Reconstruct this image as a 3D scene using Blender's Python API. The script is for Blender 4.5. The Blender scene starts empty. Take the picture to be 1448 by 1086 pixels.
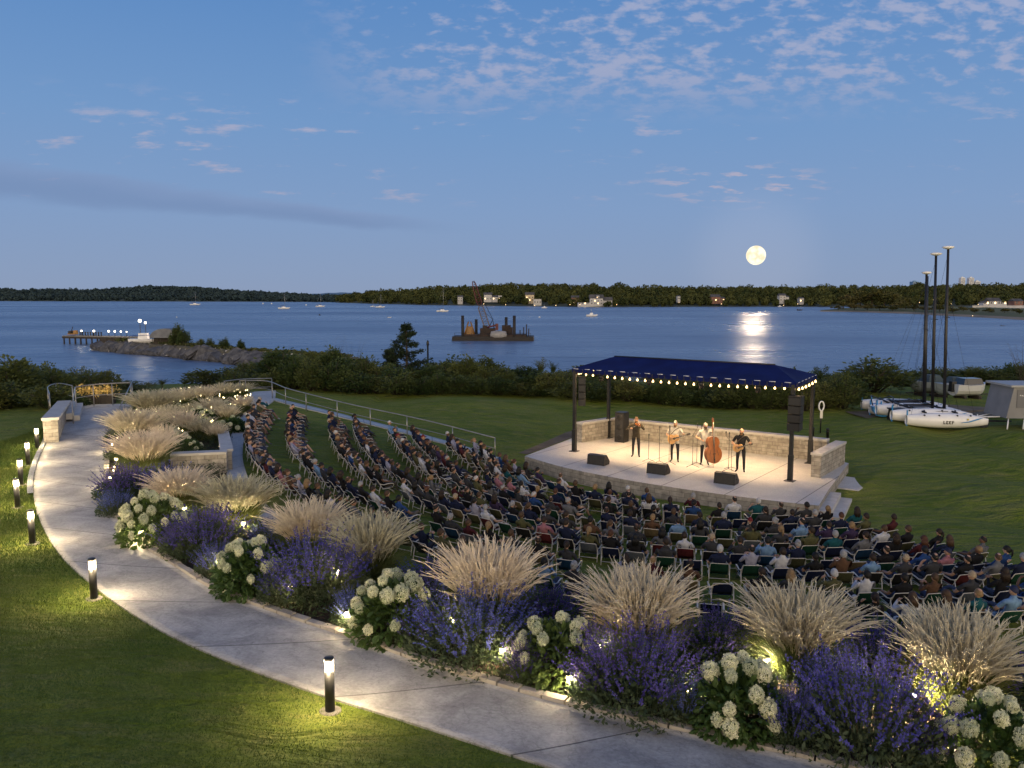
import bpy, bmesh, math, random
import numpy as np
from mathutils import Vector, Matrix, noise as mnoise
R = math.radians; PI = math.pi
rnd = random.Random(7)
SC = bpy.context.scene
COL = SC.collection
# ------------------------------------------------------------------ camera geometry (photo pixels 1448x1086)
F0 = 1136.0; CAMZ = 7.5; PITCH = math.atan(125 / F0); WATER = -5.0
cp, sp = math.cos(PITCH), math.sin(PITCH)
def ray(px, py):
    dx = (px - 724) / F0; dy = (543 - py) / F0
    return np.array([dx, cp + dy * sp, -sp + dy * cp])
def P(px, py, z):
    d = ray(px, py); t = (z - CAMZ) / d[2]
    return np.array([d[0] * t, d[1] * t, z])
def PD(px, py, Y):
    d = ray(px, py); t = Y / d[1]
    return np.array([d[0] * t, Y, CAMZ + d[2] * t])
def proj(x, y, z):
    z = z - CAMZ
    f = y * cp - z * sp; u = y * sp + z * cp
    return 724 + F0 * x / f, 543 - F0 * u / f
# ------------------------------------------------------------------ objects
def tag(o, label=None, cat=None, group=None, kind=None):
    if label: o['label'] = label
    if cat: o['category'] = cat
    if group: o['group'] = group
    if kind: o['kind'] = kind
    return o
def empty(name, loc=(0, 0, 0), rz=0.0, label=None, cat=None, group=None):
    o = bpy.data.objects.new(name, None); COL.objects.link(o)
    o.location = loc; o.rotation_euler = (0, 0, rz); o.empty_display_size = .2
    return tag(o, label, cat, group)
class MB:
    def __init__(self): self.v = []; self.f = []; self.m = []; self.sm = []; self.uv = None
    def add(self, vs, fs, mi=0, smooth=False):
        b = len(self.v)
        self.v.extend([tuple(map(float, p)) for p in vs])
        for f in fs:
            self.f.append(tuple(i + b for i in f)); self.m.append(mi); self.sm.append(smooth)
        return self
    def box(self, c, s, rz=0.0, mi=0, rot=None, taper=1.0):
        hx, hy, hz = s[0] / 2, s[1] / 2, s[2] / 2
        M = rot if rot is not None else Matrix.Rotation(rz, 3, 'Z')
        vs = []
        for z in (-hz, hz):
            k = 1.0 if z < 0 else taper
            for x, y in ((-hx, -hy), (hx, -hy), (hx, hy), (-hx, hy)):
                vs.append(Vector(c) + M @ Vector((x * k, y * k, z)))
        return self.add(vs, [(0, 3, 2, 1), (4, 5, 6, 7), (0, 1, 5, 4), (1, 2, 6, 5), (2, 3, 7, 6), (3, 0, 4, 7)], mi)
    def tube(self, pts, r, n=6, mi=0, cap=True, smooth=True):
        pts = [Vector(p) for p in pts]; k = len(pts)
        rs = r if hasattr(r, '__len__') else [r] * k
        t0 = (pts[1] - pts[0]).normalized()
        ref = Vector((0, 0, 1)) if abs(t0.z) < .9 else Vector((1, 0, 0))
        nrm = t0.cross(ref).normalized(); rings = []
        for i, p in enumerate(pts):
            t = (pts[min(i + 1, k - 1)] - pts[max(i - 1, 0)]).normalized()
            nrm = (nrm - t * nrm.dot(t))
            nrm = nrm.normalized() if nrm.length > 1e-6 else t.orthogonal().normalized()
            b = t.cross(nrm)
            rings.append([p + (nrm * math.cos(2 * PI * j / n) + b * math.sin(2 * PI * j / n)) * rs[i] for j in range(n)])
        vs = [q for rg in rings for q in rg]; fs = []
        for i in range(k - 1):
            for j in range(n):
                a = i * n + j; b2 = i * n + (j + 1) % n
                fs.append((a, b2, b2 + n, a + n))
        if cap: fs.append(tuple(range(n - 1, -1, -1))); fs.append(tuple(range((k - 1) * n, k * n)))
        return self.add(vs, fs, mi, smooth)
    def lathe(self, prof, c=(0, 0, 0), n=16, mi=0, smooth=True, sx=1, sy=1, M=None):
        vs = []; fs = []; k = len(prof)
        for r, z in prof:
            for j in range(n):
                a = 2 * PI * j / n
                q = Vector((r * math.cos(a) * sx, r * math.sin(a) * sy, z))
                if M is not None: q = M @ q
                vs.append(Vector(c) + q)
        for i in range(k - 1):
            for j in range(n):
                a = i * n + j; b = i * n + (j + 1) % n
                fs.append((a, b, b + n, a + n))
        fs.append(tuple(range(n - 1, -1, -1))); fs.append(tuple(range((k - 1) * n, k * n)))
        return self.add(vs, fs, mi, smooth)
    def blob(self, c, s, n=10, m=7, mi=0, jit=0.0, rz=0.0, seed=0):
        rr = random.Random(seed); vs = []; fs = []
        cz, sz = math.cos(rz), math.sin(rz)
        for i in range(m + 1):
            ph = PI * i / m
            for j in range(n):
                a = 2 * PI * j / n; k = 1 + rr.uniform(-jit, jit)
                x = s[0] * math.sin(ph) * math.cos(a) * k; y = s[1] * math.sin(ph) * math.sin(a) * k; z = s[2] * math.cos(ph) * k
                vs.append((c[0] + x * cz - y * sz, c[1] + x * sz + y * cz, c[2] + z))
        for i in range(m):
            for j in range(n):
                a = i * n + j; b = i * n + (j + 1) % n
                fs.append((a, a + n, b + n, b))
        return self.add(vs, fs, mi, True)
    def prism(self, poly, z0, z1, mi=0, bottom=True):
        n = len(poly); vs = [(p[0], p[1], z0) for p in poly] + [(p[0], p[1], z1) for p in poly]
        ar = sum(poly[i][0] * poly[(i + 1) % n][1] - poly[(i + 1) % n][0] * poly[i][1] for i in range(n))
        idx = list(range(n))
        if ar < 0: idx = idx[::-1]
        fs = [tuple(i + n for i in idx)]
        if bottom: fs.append(tuple(reversed(idx)))
        for k in range(n):
            a, b = idx[k], idx[(k + 1) % n]; fs.append((a, b, b + n, a + n))
        return self.add(vs, fs, mi)
    def mesh(self, name, mats):
        me = bpy.data.meshes.new(name); me.from_pydata(self.v, [], self.f)
        for m in (mats if isinstance(mats, (list, tuple)) else [mats]): me.materials.append(m)
        me.polygons.foreach_set('material_index', self.m)
        me.polygons.foreach_set('use_smooth', self.sm)
        if self.uv is not None:
            l = me.uv_layers.new(name='UVMap'); uv = np.array(self.uv, np.float32)
            li = np.empty(len(me.loops), np.int32); me.loops.foreach_get('vertex_index', li)
            l.data.foreach_set('uv', uv[li].ravel())
        me.update(); return me
    def build(self, name, mats, parent=None, loc=None, rz=0.0):
        return link(name, self.mesh(name, mats), parent, loc, rz)
def link(name, me, parent=None, loc=None, rz=0.0):
    o = bpy.data.objects.new(name, me); COL.objects.link(o)
    if parent is not None: o.parent = parent
    if loc is not None: o.location = loc
    o.rotation_euler = (0, 0, rz)
    return o
def npmesh(name, v, f, mats, smooth=False, mi=None):
    v = np.asarray(v, np.float32); f = np.asarray(f, np.int32)
    me = bpy.data.meshes.new(name); n, k = f.shape
    me.vertices.add(len(v)); me.vertices.foreach_set('co', v.ravel())
    me.loops.add(n * k); me.loops.foreach_set('vertex_index', f.ravel())
    me.polygons.add(n); me.polygons.foreach_set('loop_start', np.arange(0, n * k, k, dtype=np.int32))
    try: me.polygons.foreach_set('loop_total', np.full(n, k, np.int32))
    except Exception: pass
    for m in (mats if isinstance(mats, (list, tuple)) else [mats]): me.materials.append(m)
    if mi is not None: me.polygons.foreach_set('material_index', np.asarray(mi, np.int32))
    me.polygons.foreach_set('use_smooth', np.full(n, smooth, bool))
    me.update(calc_edges=True); return me
def copy_tree(o, parent=None):
    c = o.copy(); COL.objects.link(c)
    if parent is not None: c.parent = parent
    for ch in list(o.children): copy_tree(ch, c)
    return c
ORD = ['first', 'second', 'third', 'fourth', 'fifth', 'sixth', 'seventh', 'eighth', 'ninth', 'tenth', 'eleventh', 'twelfth', 'thirteenth', 'fourteenth', 'fifteenth', 'sixteenth', 'seventeenth', 'eighteenth', 'nineteenth']
TENS = {20: 'twent', 30: 'thirt', 40: 'fort', 50: 'fift'}
def ordinal(i):
    i += 1
    if i < 20: return ORD[i - 1]
    t, u = i // 10 * 10, i % 10
    return TENS[t] + 'ieth' if u == 0 else TENS[t] + 'y-' + ORD[u - 1]
# ------------------------------------------------------------------ materials
def mat(name, col=(.5, .5, .5), rough=.6, metal=0.0, col2=None, scale=4.0, bump=0.0, bscale=30.0, emit=None, estr=0.0, spec=.5,
        objcol=False, detail=4.0, coords='Object', trans=0.0, wave=None, lo=.35, hi=.65):
    m = bpy.data.materials.new(name); m.use_nodes = True
    nt = m.node_tree; N = nt.nodes; L = nt.links
    b = N['Principled BSDF']
    b.inputs['Roughness'].default_value = rough; b.inputs['Metallic'].default_value = metal
    b.inputs['Specular IOR Level'].default_value = spec
    b.inputs['Base Color'].default_value = (*col, 1)
    tc = N.new('ShaderNodeTexCoord')
    src = None
    if objcol:
        oi = N.new('ShaderNodeObjectInfo'); src = oi.outputs['Color']
    if col2 is not None or objcol:
        nz = N.new('ShaderNodeTexNoise'); nz.inputs['Scale'].default_value = scale; nz.inputs['Detail'].default_value = detail
        L.new(tc.outputs[coords], nz.inputs['Vector'])
        mr = N.new('ShaderNodeMapRange'); mr.inputs[1].default_value = lo; mr.inputs[2].default_value = hi
        L.new(nz.outputs['Fac'], mr.inputs[0])
        mx = N.new('ShaderNodeMix'); mx.data_type = 'RGBA'
        L.new(mr.outputs[0], mx.inputs[0])
        if objcol:
            L.new(src, mx.inputs[6])
            dk = N.new('ShaderNodeMix'); dk.data_type = 'RGBA'; dk.blend_type = 'MULTIPLY'; dk.inputs[0].default_value = 1
            L.new(src, dk.inputs[6]); dk.inputs[7].default_value = (.62, .62, .65, 1)
            L.new(dk.outputs[2], mx.inputs[7])
        else:
            mx.inputs[6].default_value = (*col, 1); mx.inputs[7].default_value = (*col2, 1)
        L.new(mx.outputs[2], b.inputs['Base Color'])
    if bump:
        n2 = N.new('ShaderNodeTexNoise'); n2.inputs['Scale'].default_value = bscale; n2.inputs['Detail'].default_value = 5
        L.new(tc.outputs[coords], n2.inputs['Vector'])
        bp = N.new('ShaderNodeBump'); bp.inputs['Strength'].default_value = bump; bp.inputs['Distance'].default_value = .02
        L.new(n2.outputs['Fac'], bp.inputs['Height']); L.new(bp.outputs['Normal'], b.inputs['Normal'])
    if emit is not None:
        b.inputs['Emission Color'].default_value = (*emit, 1); b.inputs['Emission Strength'].default_value = estr
    return m
def leafmat(name, c1, c2, rough=.55, trans=.35, scale=1.5, randv=True, spec=.3):
    """leaf: diffuse + translucent, colour varied by noise and by the object"""
    m = bpy.data.materials.new(name); m.use_nodes = True
    nt = m.node_tree; N = nt.nodes; L = nt.links; b = N['Principled BSDF']
    b.inputs['Roughness'].default_value = rough; b.inputs['Specular IOR Level'].default_value = spec
    tc = N.new('ShaderNodeTexCoord'); nz = N.new('ShaderNodeTexNoise'); nz.inputs['Scale'].default_value = scale; nz.inputs['Detail'].default_value = 6
    L.new(tc.outputs['Object'], nz.inputs['Vector'])
    mr = N.new('ShaderNodeMapRange'); mr.inputs[1].default_value = .3; mr.inputs[2].default_value = .7; L.new(nz.outputs['Fac'], mr.inputs[0])
    mx = N.new('ShaderNodeMix'); mx.data_type = 'RGBA'; mx.inputs[6].default_value = (*c1, 1); mx.inputs[7].default_value = (*c2, 1)
    L.new(mr.outputs[0], mx.inputs[0])
    out = mx.outputs[2]
    if randv:
        oi = N.new('ShaderNodeObjectInfo'); hs = N.new('ShaderNodeHueSaturation')
        m1 = N.new('ShaderNodeMapRange'); m1.inputs[3].default_value = .47; m1.inputs[4].default_value = .52; L.new(oi.outputs['Random'], m1.inputs[0])
        m2 = N.new('ShaderNodeMapRange'); m2.inputs[3].default_value = 1.25; m2.inputs[4].default_value = .75; L.new(oi.outputs['Random'], m2.inputs[0])
        L.new(m1.outputs[0], hs.inputs['Hue']); L.new(m2.outputs[0], hs.inputs['Value']); L.new(out, hs.inputs['Color']); out = hs.outputs[0]
    L.new(out, b.inputs['Base Color'])
    if trans > 0:
        tr = N.new('ShaderNodeBsdfTranslucent'); L.new(out, tr.inputs['Color'])
        ms = N.new('ShaderNodeMixShader'); ms.inputs[0].default_value = trans
        L.new(b.outputs[0], ms.inputs[1]); L.new(tr.outputs[0], ms.inputs[2]); L.new(ms.outputs[0], N['Material Output'].inputs['Surface'])
    return m
def blockmat(name, c1, c2, mortar, bw=.45, bh=.2, bump=.4):
    """stone blocks laid in courses, from object coordinates (walls use local x along, z up)"""
    m = bpy.data.materials.new(name); m.use_nodes = True
    nt = m.node_tree; N = nt.nodes; L = nt.links; b = N['Principled BSDF']; b.inputs['Roughness'].default_value = .85
    tc = N.new('ShaderNodeTexCoord'); br = N.new('ShaderNodeTexBrick')
    L.new(tc.outputs['UV'], br.inputs['Vector'])
    br.inputs['Scale'].default_value = 1; br.inputs['Brick Width'].default_value = bw; br.inputs['Row Height'].default_value = bh
    br.inputs['Mortar Size'].default_value = .008; br.inputs['Mortar Smooth'].default_value = .3; br.inputs['Bias'].default_value = 0
    br.inputs['Color1'].default_value = (*c1, 1); br.inputs['Color2'].default_value = (*c2, 1); br.inputs['Mortar'].default_value = (*mortar, 1)
    nz = N.new('ShaderNodeTexNoise'); nz.inputs['Scale'].default_value = 5; nz.inputs['Detail'].default_value = 8; L.new(tc.outputs['Object'], nz.inputs['Vector'])
    mr = N.new('ShaderNodeMapRange'); mr.inputs[1].default_value = .3; mr.inputs[2].default_value = .7; mr.inputs[3].default_value = .65; mr.inputs[4].default_value = 1.2
    L.new(nz.outputs['Fac'], mr.inputs[0])
    mx = N.new('ShaderNodeMix'); mx.data_type = 'RGBA'; mx.blend_type = 'MULTIPLY'; mx.inputs[0].default_value = 1
    L.new(br.outputs['Color'], mx.inputs[6]); L.new(mr.outputs[0], mx.inputs[7]); L.new(mx.outputs[2], b.inputs['Base Color'])
    ad = N.new('ShaderNodeMath'); ad.operation = 'MULTIPLY_ADD'; ad.inputs[1].default_value = -1.2; L.new(br.outputs['Fac'], ad.inputs[0]); L.new(nz.outputs['Fac'], ad.inputs[2])
    bp = N.new('ShaderNodeBump'); bp.inputs['Strength'].default_value = bump; bp.inputs['Distance'].default_value = .03
    L.new(ad.outputs[0], bp.inputs['Height']); L.new(bp.outputs['Normal'], b.inputs['Normal'])
    return m
# ------------------------------------------------------------------ terrain
CP = [  # photo pixel x, y, height
    (742,650,0),(1000,705,0),(1160,720,0),(860,615,0),(1150,655,0),(950,640,0),(1190,650,.05),
    (720,668,.05),(900,712,0),(1100,735,0),(1320,768,.1),
    (560,680,.35),(700,740,.3),(900,790,.25),(1150,800,.25),(1400,820,.3),
    (368,592,1.3),(352,640,1.05),(410,706,.85),(540,772,.75),(720,832,.7),(1020,890,.65),(1275,900,.65),(1440,900,.65),
    (450,620,.9),(520,610,.8),(600,640,.5),(440,578,1.2),(560,612,.75),(700,648,.15),
    (120,600,1.4),(100,690,1.2),(180,810,1.05),(330,890,1.0),(520,960,.95),(800,1040,.95),(1000,1086,.95),(60,640,1.3),(140,578,1.45),
    (250,760,1.1),(400,830,1.0),(650,920,.95),(900,990,.9),(1200,1060,.9),(1440,1086,.9),(250,600,1.5),(330,560,1.5),(345,660,1.05),(375,566,1.35),
    (0,620,1.2),(0,700,1.3),(0,850,1.35),(0,1000,1.5),(200,1000,1.35),(400,1060,1.2),(0,595,1.1),
    (520,566,1.0),(650,558,1.0),(800,566,.8),(950,577,.6),(1100,585,.6),(1200,578,.55),
    (1250,650,.3),(1350,700,.3),(1448,650,.5),(1300,605,.55),(1448,600,.6),(650,600,.6),(760,622,.2),(700,582,.8)]
WPT = [(-10,5,1.9),(0,5,1.7),(10,5,1.4),(-12,-6,2.2),(12,-6,1.8),(-32,8,2.2),(32,8,.9),(-45,28,1.8),(-48,45,.9),(48,20,.6),(48,40,.6),(48,58,.4),(20,14,.7),(30,24,.5)]
for x in range(-70, 71, 20):
    WPT += [(x, 74, -.6), (x, 90, -3.4), (x, 106, -6.2), (x, 130, -8.5)]
WPT += [(-40, 60, -.2), (-25, 62, .4), (70, 60, 0), (-70, 58, -1.0), (-75, 30, 1.4), (75, 20, .6), (75, 40, .4)]
_cp = np.array([list(P(a, b, c)) for a, b, c in CP] + [list(map(float, w)) for w in WPT])
def _k(r2): return 0.5 * r2 * np.log(r2 + 1e-9)
_n = len(_cp); _A = np.zeros((_n + 3, _n + 3)); _d2 = ((_cp[:, None, :2] - _cp[None, :, :2]) ** 2).sum(-1)
_A[:_n, :_n] = _k(_d2) + np.eye(_n) * 6.0; _A[:_n, _n:] = np.c_[np.ones(_n), _cp[:, :2]]; _A[_n:, :_n] = _A[:_n, _n:].T
_w = np.linalg.solve(_A, np.r_[_cp[:, 2], 0, 0, 0])
GX0, GX1, GY0, GY1, GS = -80.0, 80.0, -8.0, 132.0, 0.5
_gx = np.arange(GX0, GX1 + GS / 2, GS); _gy = np.arange(GY0, GY1 + GS / 2, GS)
_X, _Y = np.meshgrid(_gx, _gy)
_H = np.zeros_like(_X)
for i in range(len(_gy)):
    d2 = (_X[i][:, None] - _cp[None, :, 0]) ** 2 + (_Y[i][:, None] - _cp[None, :, 1]) ** 2
    _H[i] = _k(d2) @ _w[:_n] + _w[_n] + _w[_n + 1] * _X[i] + _w[_n + 2] * _Y[i]
_st = P(960, 655, 0)
_far = np.clip((np.hypot(_X - _st[0], _Y - _st[1]) - 9) / 8, 0, 1)
_lawn = np.clip((_X - 9) / 6, 0, 1) + np.clip((_Y - 42) / 6, 0, 1) * (_X > -9)
_rr = np.hypot(_X - 27, _Y - 40)
_H += np.clip((_X - 12) / 5, 0, 1) * np.clip((_Y - 20) / 6, 0, 1) * np.clip((46 - _Y) / 8, 0, 1) * _far * (.42 * np.sin(_rr * .95 + .5 * np.sin(_Y * .3)) + .10 * np.sin(_rr * 2.1 + _X * .3))
_H += np.clip(_lawn, 0, 1) * _far * .13 * (np.sin(_X * .55 + _Y * .35 + 1.3 * np.sin(_Y * .21)) + .6 * np.sin(_Y * .9 - _X * .3 + 1))
def h(x, y):
    fx = min(max((x - GX0) / GS, 0), len(_gx) - 1.001); fy = min(max((y - GY0) / GS, 0), len(_gy) - 1.001)
    i, j = int(fx), int(fy); u, v = fx - i, fy - j
    return float((_H[j, i] * (1 - u) + _H[j, i + 1] * u) * (1 - v) + (_H[j + 1, i] * (1 - u) + _H[j + 1, i + 1] * u) * v)
def G(px, py, up=0.0):
    d = ray(px, py); t = 6.0
    prev = t
    while t < 150:
        q = d * t
        if CAMZ + q[2] <= h(q[0], q[1]):
            a, b = prev, t
            for _ in range(24):
                c = (a + b) / 2; q = d * c
                if CAMZ + q[2] <= h(q[0], q[1]): b = c
                else: a = c
            q = d * b
            return np.array([q[0], q[1], h(q[0], q[1]) + up])
        prev = t; t += .25
    return P(px, py, -2)
def resample(pts, n):
    pts = np.array(pts, float); s = np.r_[0, np.cumsum(np.linalg.norm(np.diff(pts[:, :2], axis=0), axis=1))]
    u = np.linspace(0, s[-1], n)
    return np.array([np.interp(u, s, pts[:, k]) for k in range(pts.shape[1])]).T
def smooth_curve(pts, n):
    """Catmull-Rom through points then even resampling"""
    p = [np.array(q, float) for q in pts]; p = [2 * p[0] - p[1]] + p + [2 * p[-1] - p[-2]]; out = []
    for i in range(1, len(p) - 2):
        for t in np.linspace(0, 1, 14, endpoint=False):
            a, b, c, d = p[i - 1], p[i], p[i + 1], p[i + 2]
            out.append(.5 * ((2 * b) + (c - a) * t + (2 * a - 5 * b + 4 * c - d) * t * t + (3 * b - a - 3 * c + d) * t ** 3))
    out.append(p[-2]); return resample(out, n)
def pxcurve(pxs, n): return smooth_curve([G(a, b)[:2] for a, b in pxs], n)
# ------------------------------------------------------------------ camera, render, world
cam = bpy.data.cameras.new('camera'); co = bpy.data.objects.new('camera', cam); COL.objects.link(co)
cam.sensor_width = 36; cam.lens = 36 * F0 / 1448; cam.clip_start = .3; cam.clip_end = 20000
co.location = (0, 0, CAMZ); co.rotation_euler = (PI / 2 - PITCH, 0, 0); SC.camera = co
SC.view_settings.view_transform = 'Standard'; SC.view_settings.look = 'None'; SC.view_settings.gamma = 1; SC.view_settings.exposure = 0
SC.cycles.use_denoising = True
SC.cycles.max_bounces = 5; SC.cycles.diffuse_bounces = 2; SC.cycles.glossy_bounces = 2; SC.cycles.transmission_bounces = 2; SC.cycles.transparent_max_bounces = 4
SC.cycles.caustics_reflective = False; SC.cycles.caustics_refractive = False
SC.cycles.sample_clamp_indirect = 3.0; SC.cycles.use_adaptive_sampling = True; SC.cycles.adaptive_threshold = .015
world = bpy.data.worlds.new('World'); SC.world = world; world.use_nodes = True
def build_world():
    nt = world.node_tree; N = nt.nodes; L = nt.links; N.clear()
    out = N.new('ShaderNodeOutputWorld'); bg = N.new('ShaderNodeBackground'); L.new(bg.outputs[0], out.inputs[0])
    tc = N.new('ShaderNodeTexCoord'); sx = N.new('ShaderNodeSeparateXYZ'); L.new(tc.outputs['Generated'], sx.inputs[0])
    def M(op, a, b=None, c=None, clamp=False):
        n = N.new('ShaderNodeMath'); n.operation = op; n.use_clamp = clamp
        for i, q in enumerate((a, b, c)):
            if q is None: continue
            if isinstance(q, (int, float)): n.inputs[i].default_value = q
            else: L.new(q, n.inputs[i])
        return n.outputs[0]
    def SS(v, a, b, c=0.0, d=1.0):
        n = N.new('ShaderNodeMapRange'); n.interpolation_type = 'SMOOTHSTEP'; n.inputs[1].default_value = a; n.inputs[2].default_value = b
        n.inputs[3].default_value = c; n.inputs[4].default_value = d; L.new(v, n.inputs[0]); return n.outputs[0]
    def mixc(f, a, b):
        n = N.new('ShaderNodeMix'); n.data_type = 'RGBA'
        for i, q in ((0, f), (6, a), (7, b)):
            if isinstance(q, tuple): n.inputs[i].default_value = (*q, 1)
            elif isinstance(q, (int, float)): n.inputs[i].default_value = q
            else: L.new(q, n.inputs[i])
        return n.outputs[2]
    def noise(u, v, su, sv, det=5, off=0.0, rough=.55):
        cb = N.new('ShaderNodeCombineXYZ'); L.new(M('MULTIPLY', u, su), cb.inputs[0]); L.new(M('MULTIPLY', v, sv), cb.inputs[1]); cb.inputs[2].default_value = off
        n = N.new('ShaderNodeTexNoise'); n.inputs['Scale'].default_value = 1; n.inputs['Detail'].default_value = det; n.inputs['Roughness'].default_value = rough
        L.new(cb.outputs[0], n.inputs['Vector']); return n.outputs['Fac']
    X, Y, Z = sx.outputs
    rp = N.new('ShaderNodeValToRGB'); e = rp.color_ramp.elements
    stops = [(0.0, (.262, .335, .490)), (.03, (.252, .340, .515)), (.10, (.222, .340, .560)), (.20, (.172, .318, .575)), (.33, (.112, .258, .545)), (.6, (.06, .16, .42)), (1, (.06, .14, .36))]
    e[0].position, e[1].position = stops[0][0], stops[-1][0]
    e[0].color = (*stops[0][1], 1); e[1].color = (*stops[-1][1], 1)
    for p, c in stops[1:-1]:
        q = e.new(p); q.color = (*c, 1)
    L.new(M('MAXIMUM', Z, 0.0), rp.inputs[0])
    # afterglow of the sunset behind the viewer
    west = SS(Y, .25, -1.0); low = SS(Z, .75, 0.0)
    col = mixc(M('MULTIPLY', west, low), rp.outputs[0], WEST)
    yy = M('MAXIMUM', Y, .05); U = M('DIVIDE', X, yy); V = M('DIVIDE', Z, yy); front = SS(Y, .2, .5)
    # puffy cloud field, high
    n1 = noise(U, V, 36, 84, 6, 0.3, .56); n0 = noise(U, V, 3.2, 7, 3, 4.0)
    a1 = SS(M('ADD', n1, M('MULTIPLY', n0, .60)), .735, .97)
    m1 = M('MULTIPLY', SS(V, .20, .275), SS(M('SUBTRACT', U, M('MULTIPLY', V, -.2)), -.22, .0))
    a1 = M('MULTIPLY', M('MULTIPLY', a1, m1), .66)
    # thin flecks lower down
    n2 = noise(U, V, 15, 62, 5, 9.1, .6); n3 = noise(U, V, 4, 10, 2, 2.2)
    a2 = SS(M('ADD', n2, M('MULTIPLY', n3, .5)), .83, 1.0)
    m2 = M('MULTIPLY', SS(V, .105, .125), SS(V, .27, .19))
    a2 = M('MULTIPLY', M('MULTIPLY', a2, m2), .75)
    # flecks just above the moon
    dU = M('MULTIPLY', M('SUBTRACT', U, .275), 7.2); dV = M('MULTIPLY', M('SUBTRACT', V, .135), 30)
    g = SS(M('ADD', M('MULTIPLY', dU, dU), M('MULTIPLY', dV, dV)), 1.0, 0.0)
    n4 = noise(U, V, 26, 120, 4, 5.2, .55)
    a3 = M('MULTIPLY', SS(n4, .52, .66), M('MULTIPLY', g, .9))
    al = M('MULTIPLY', M('MAXIMUM', M('MAXIMUM', a1, a2), a3), front)
    cl = mixc(SS(V, .1, .35), (.43, .41, .53), (.43, .45, .60))
    col = mixc(al, col, cl)
    # long dark streak on the left
    ln = M('SUBTRACT', V, M('MULTIPLY_ADD', U, -.108, .0725))
    wob = M('MULTIPLY', M('SUBTRACT', noise(U, V, 9, 30, 4, 7.7), .5), .022)
    ln = M('ADD', ln, wob)
    wid = M('MAXIMUM', M('MULTIPLY_ADD', U, -.022, .0045), .001)
    rr = M('DIVIDE', ln, wid)
    st = SS(M('MULTIPLY', rr, rr), 2.4, 0.0)
    st = M('MULTIPLY', M('MULTIPLY', st, SS(U, -.04, -.22)), front)
    sc_ = mixc(SS(rr, -.6, 1.4), (.150, .215, .390), (.225, .285, .47))
    col = mixc(M('MULTIPLY', st, .42), col, sc_)
    # glow round the moon
    md = ray(1069, 361); md = md / np.linalg.norm(md)
    vm = N.new('ShaderNodeVectorMath'); vm.operation = 'DOT_PRODUCT'; nn = N.new('ShaderNodeVectorMath'); nn.operation = 'NORMALIZE'
    L.new(tc.outputs['Generated'], nn.inputs[0]); L.new(nn.outputs[0], vm.inputs[0]); vm.inputs[1].default_value = tuple(md)
    gl = SS(vm.outputs['Value'], .993, 1.0); gl = M('POWER', gl, 3.5)
    gm = N.new('ShaderNodeMix'); gm.data_type = 'RGBA'; gm.blend_type = 'ADD'; L.new(M('MULTIPLY', gl, .045), gm.inputs[0]); L.new(col, gm.inputs[6]); gm.inputs[7].default_value = (1, .75, .5, 1)
    L.new(gm.outputs[2], bg.inputs['Color']); bg.inputs['Strength'].default_value = SKY
SKY = 1.0; WEST = (4.2, 3.3, 2.15)
build_world()
# the moon: a far lit ball, and the one sun lamp that shines from where it stands
md = ray(1069, 361); md = md / np.linalg.norm(md)
mm = mat('moon_surface', (1, .95, .8), 1.0)
nt = mm.node_tree; bs = nt.nodes['Principled BSDF']; bs.inputs['Base Color'].default_value = (0, 0, 0, 1); bs.inputs['Specular IOR Level'].default_value = 0
tcn = nt.nodes.new('ShaderNodeTexCoord'); nz = nt.nodes.new('ShaderNodeTexNoise'); nz.inputs['Scale'].default_value = .02; nz.inputs['Detail'].default_value = 3
nt.links.new(tcn.outputs['Object'], nz.inputs['Vector']); cr = nt.nodes.new('ShaderNodeValToRGB'); nt.links.new(nz.outputs['Fac'], cr.inputs[0])
cr.color_ramp.elements[0].position = .38; cr.color_ramp.elements[0].color = (.86, .72, .48, 1); cr.color_ramp.elements[1].position = .56; cr.color_ramp.elements[1].color = (1, .95, .76, 1)
nt.links.new(cr.outputs[0], bs.inputs['Emission Color']); bs.inputs['Emission Strength'].default_value = 1.25
b = MB(); b.blob((0, 0, 0), (79, 79, 79), 40, 24)
moon = b.build('moon', mm, loc=tuple(np.array([0, 0, CAMZ]) + md * 7000)); tag(moon, 'full moon hanging pale yellow above the far wooded shore', 'moon')
sl = bpy.data.lights.new('moonlight', 'SUN'); sl.energy = MOON_E if 'MOON_E' in globals() else .27; sl.angle = R(1.2); sl.color = (1, .76, .50)
so = bpy.data.objects.new('moonlight', sl); COL.objects.link(so)
so.rotation_euler = Vector((-md[0], -md[1], -md[2])).to_track_quat('-Z', 'Y').to_euler()
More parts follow.
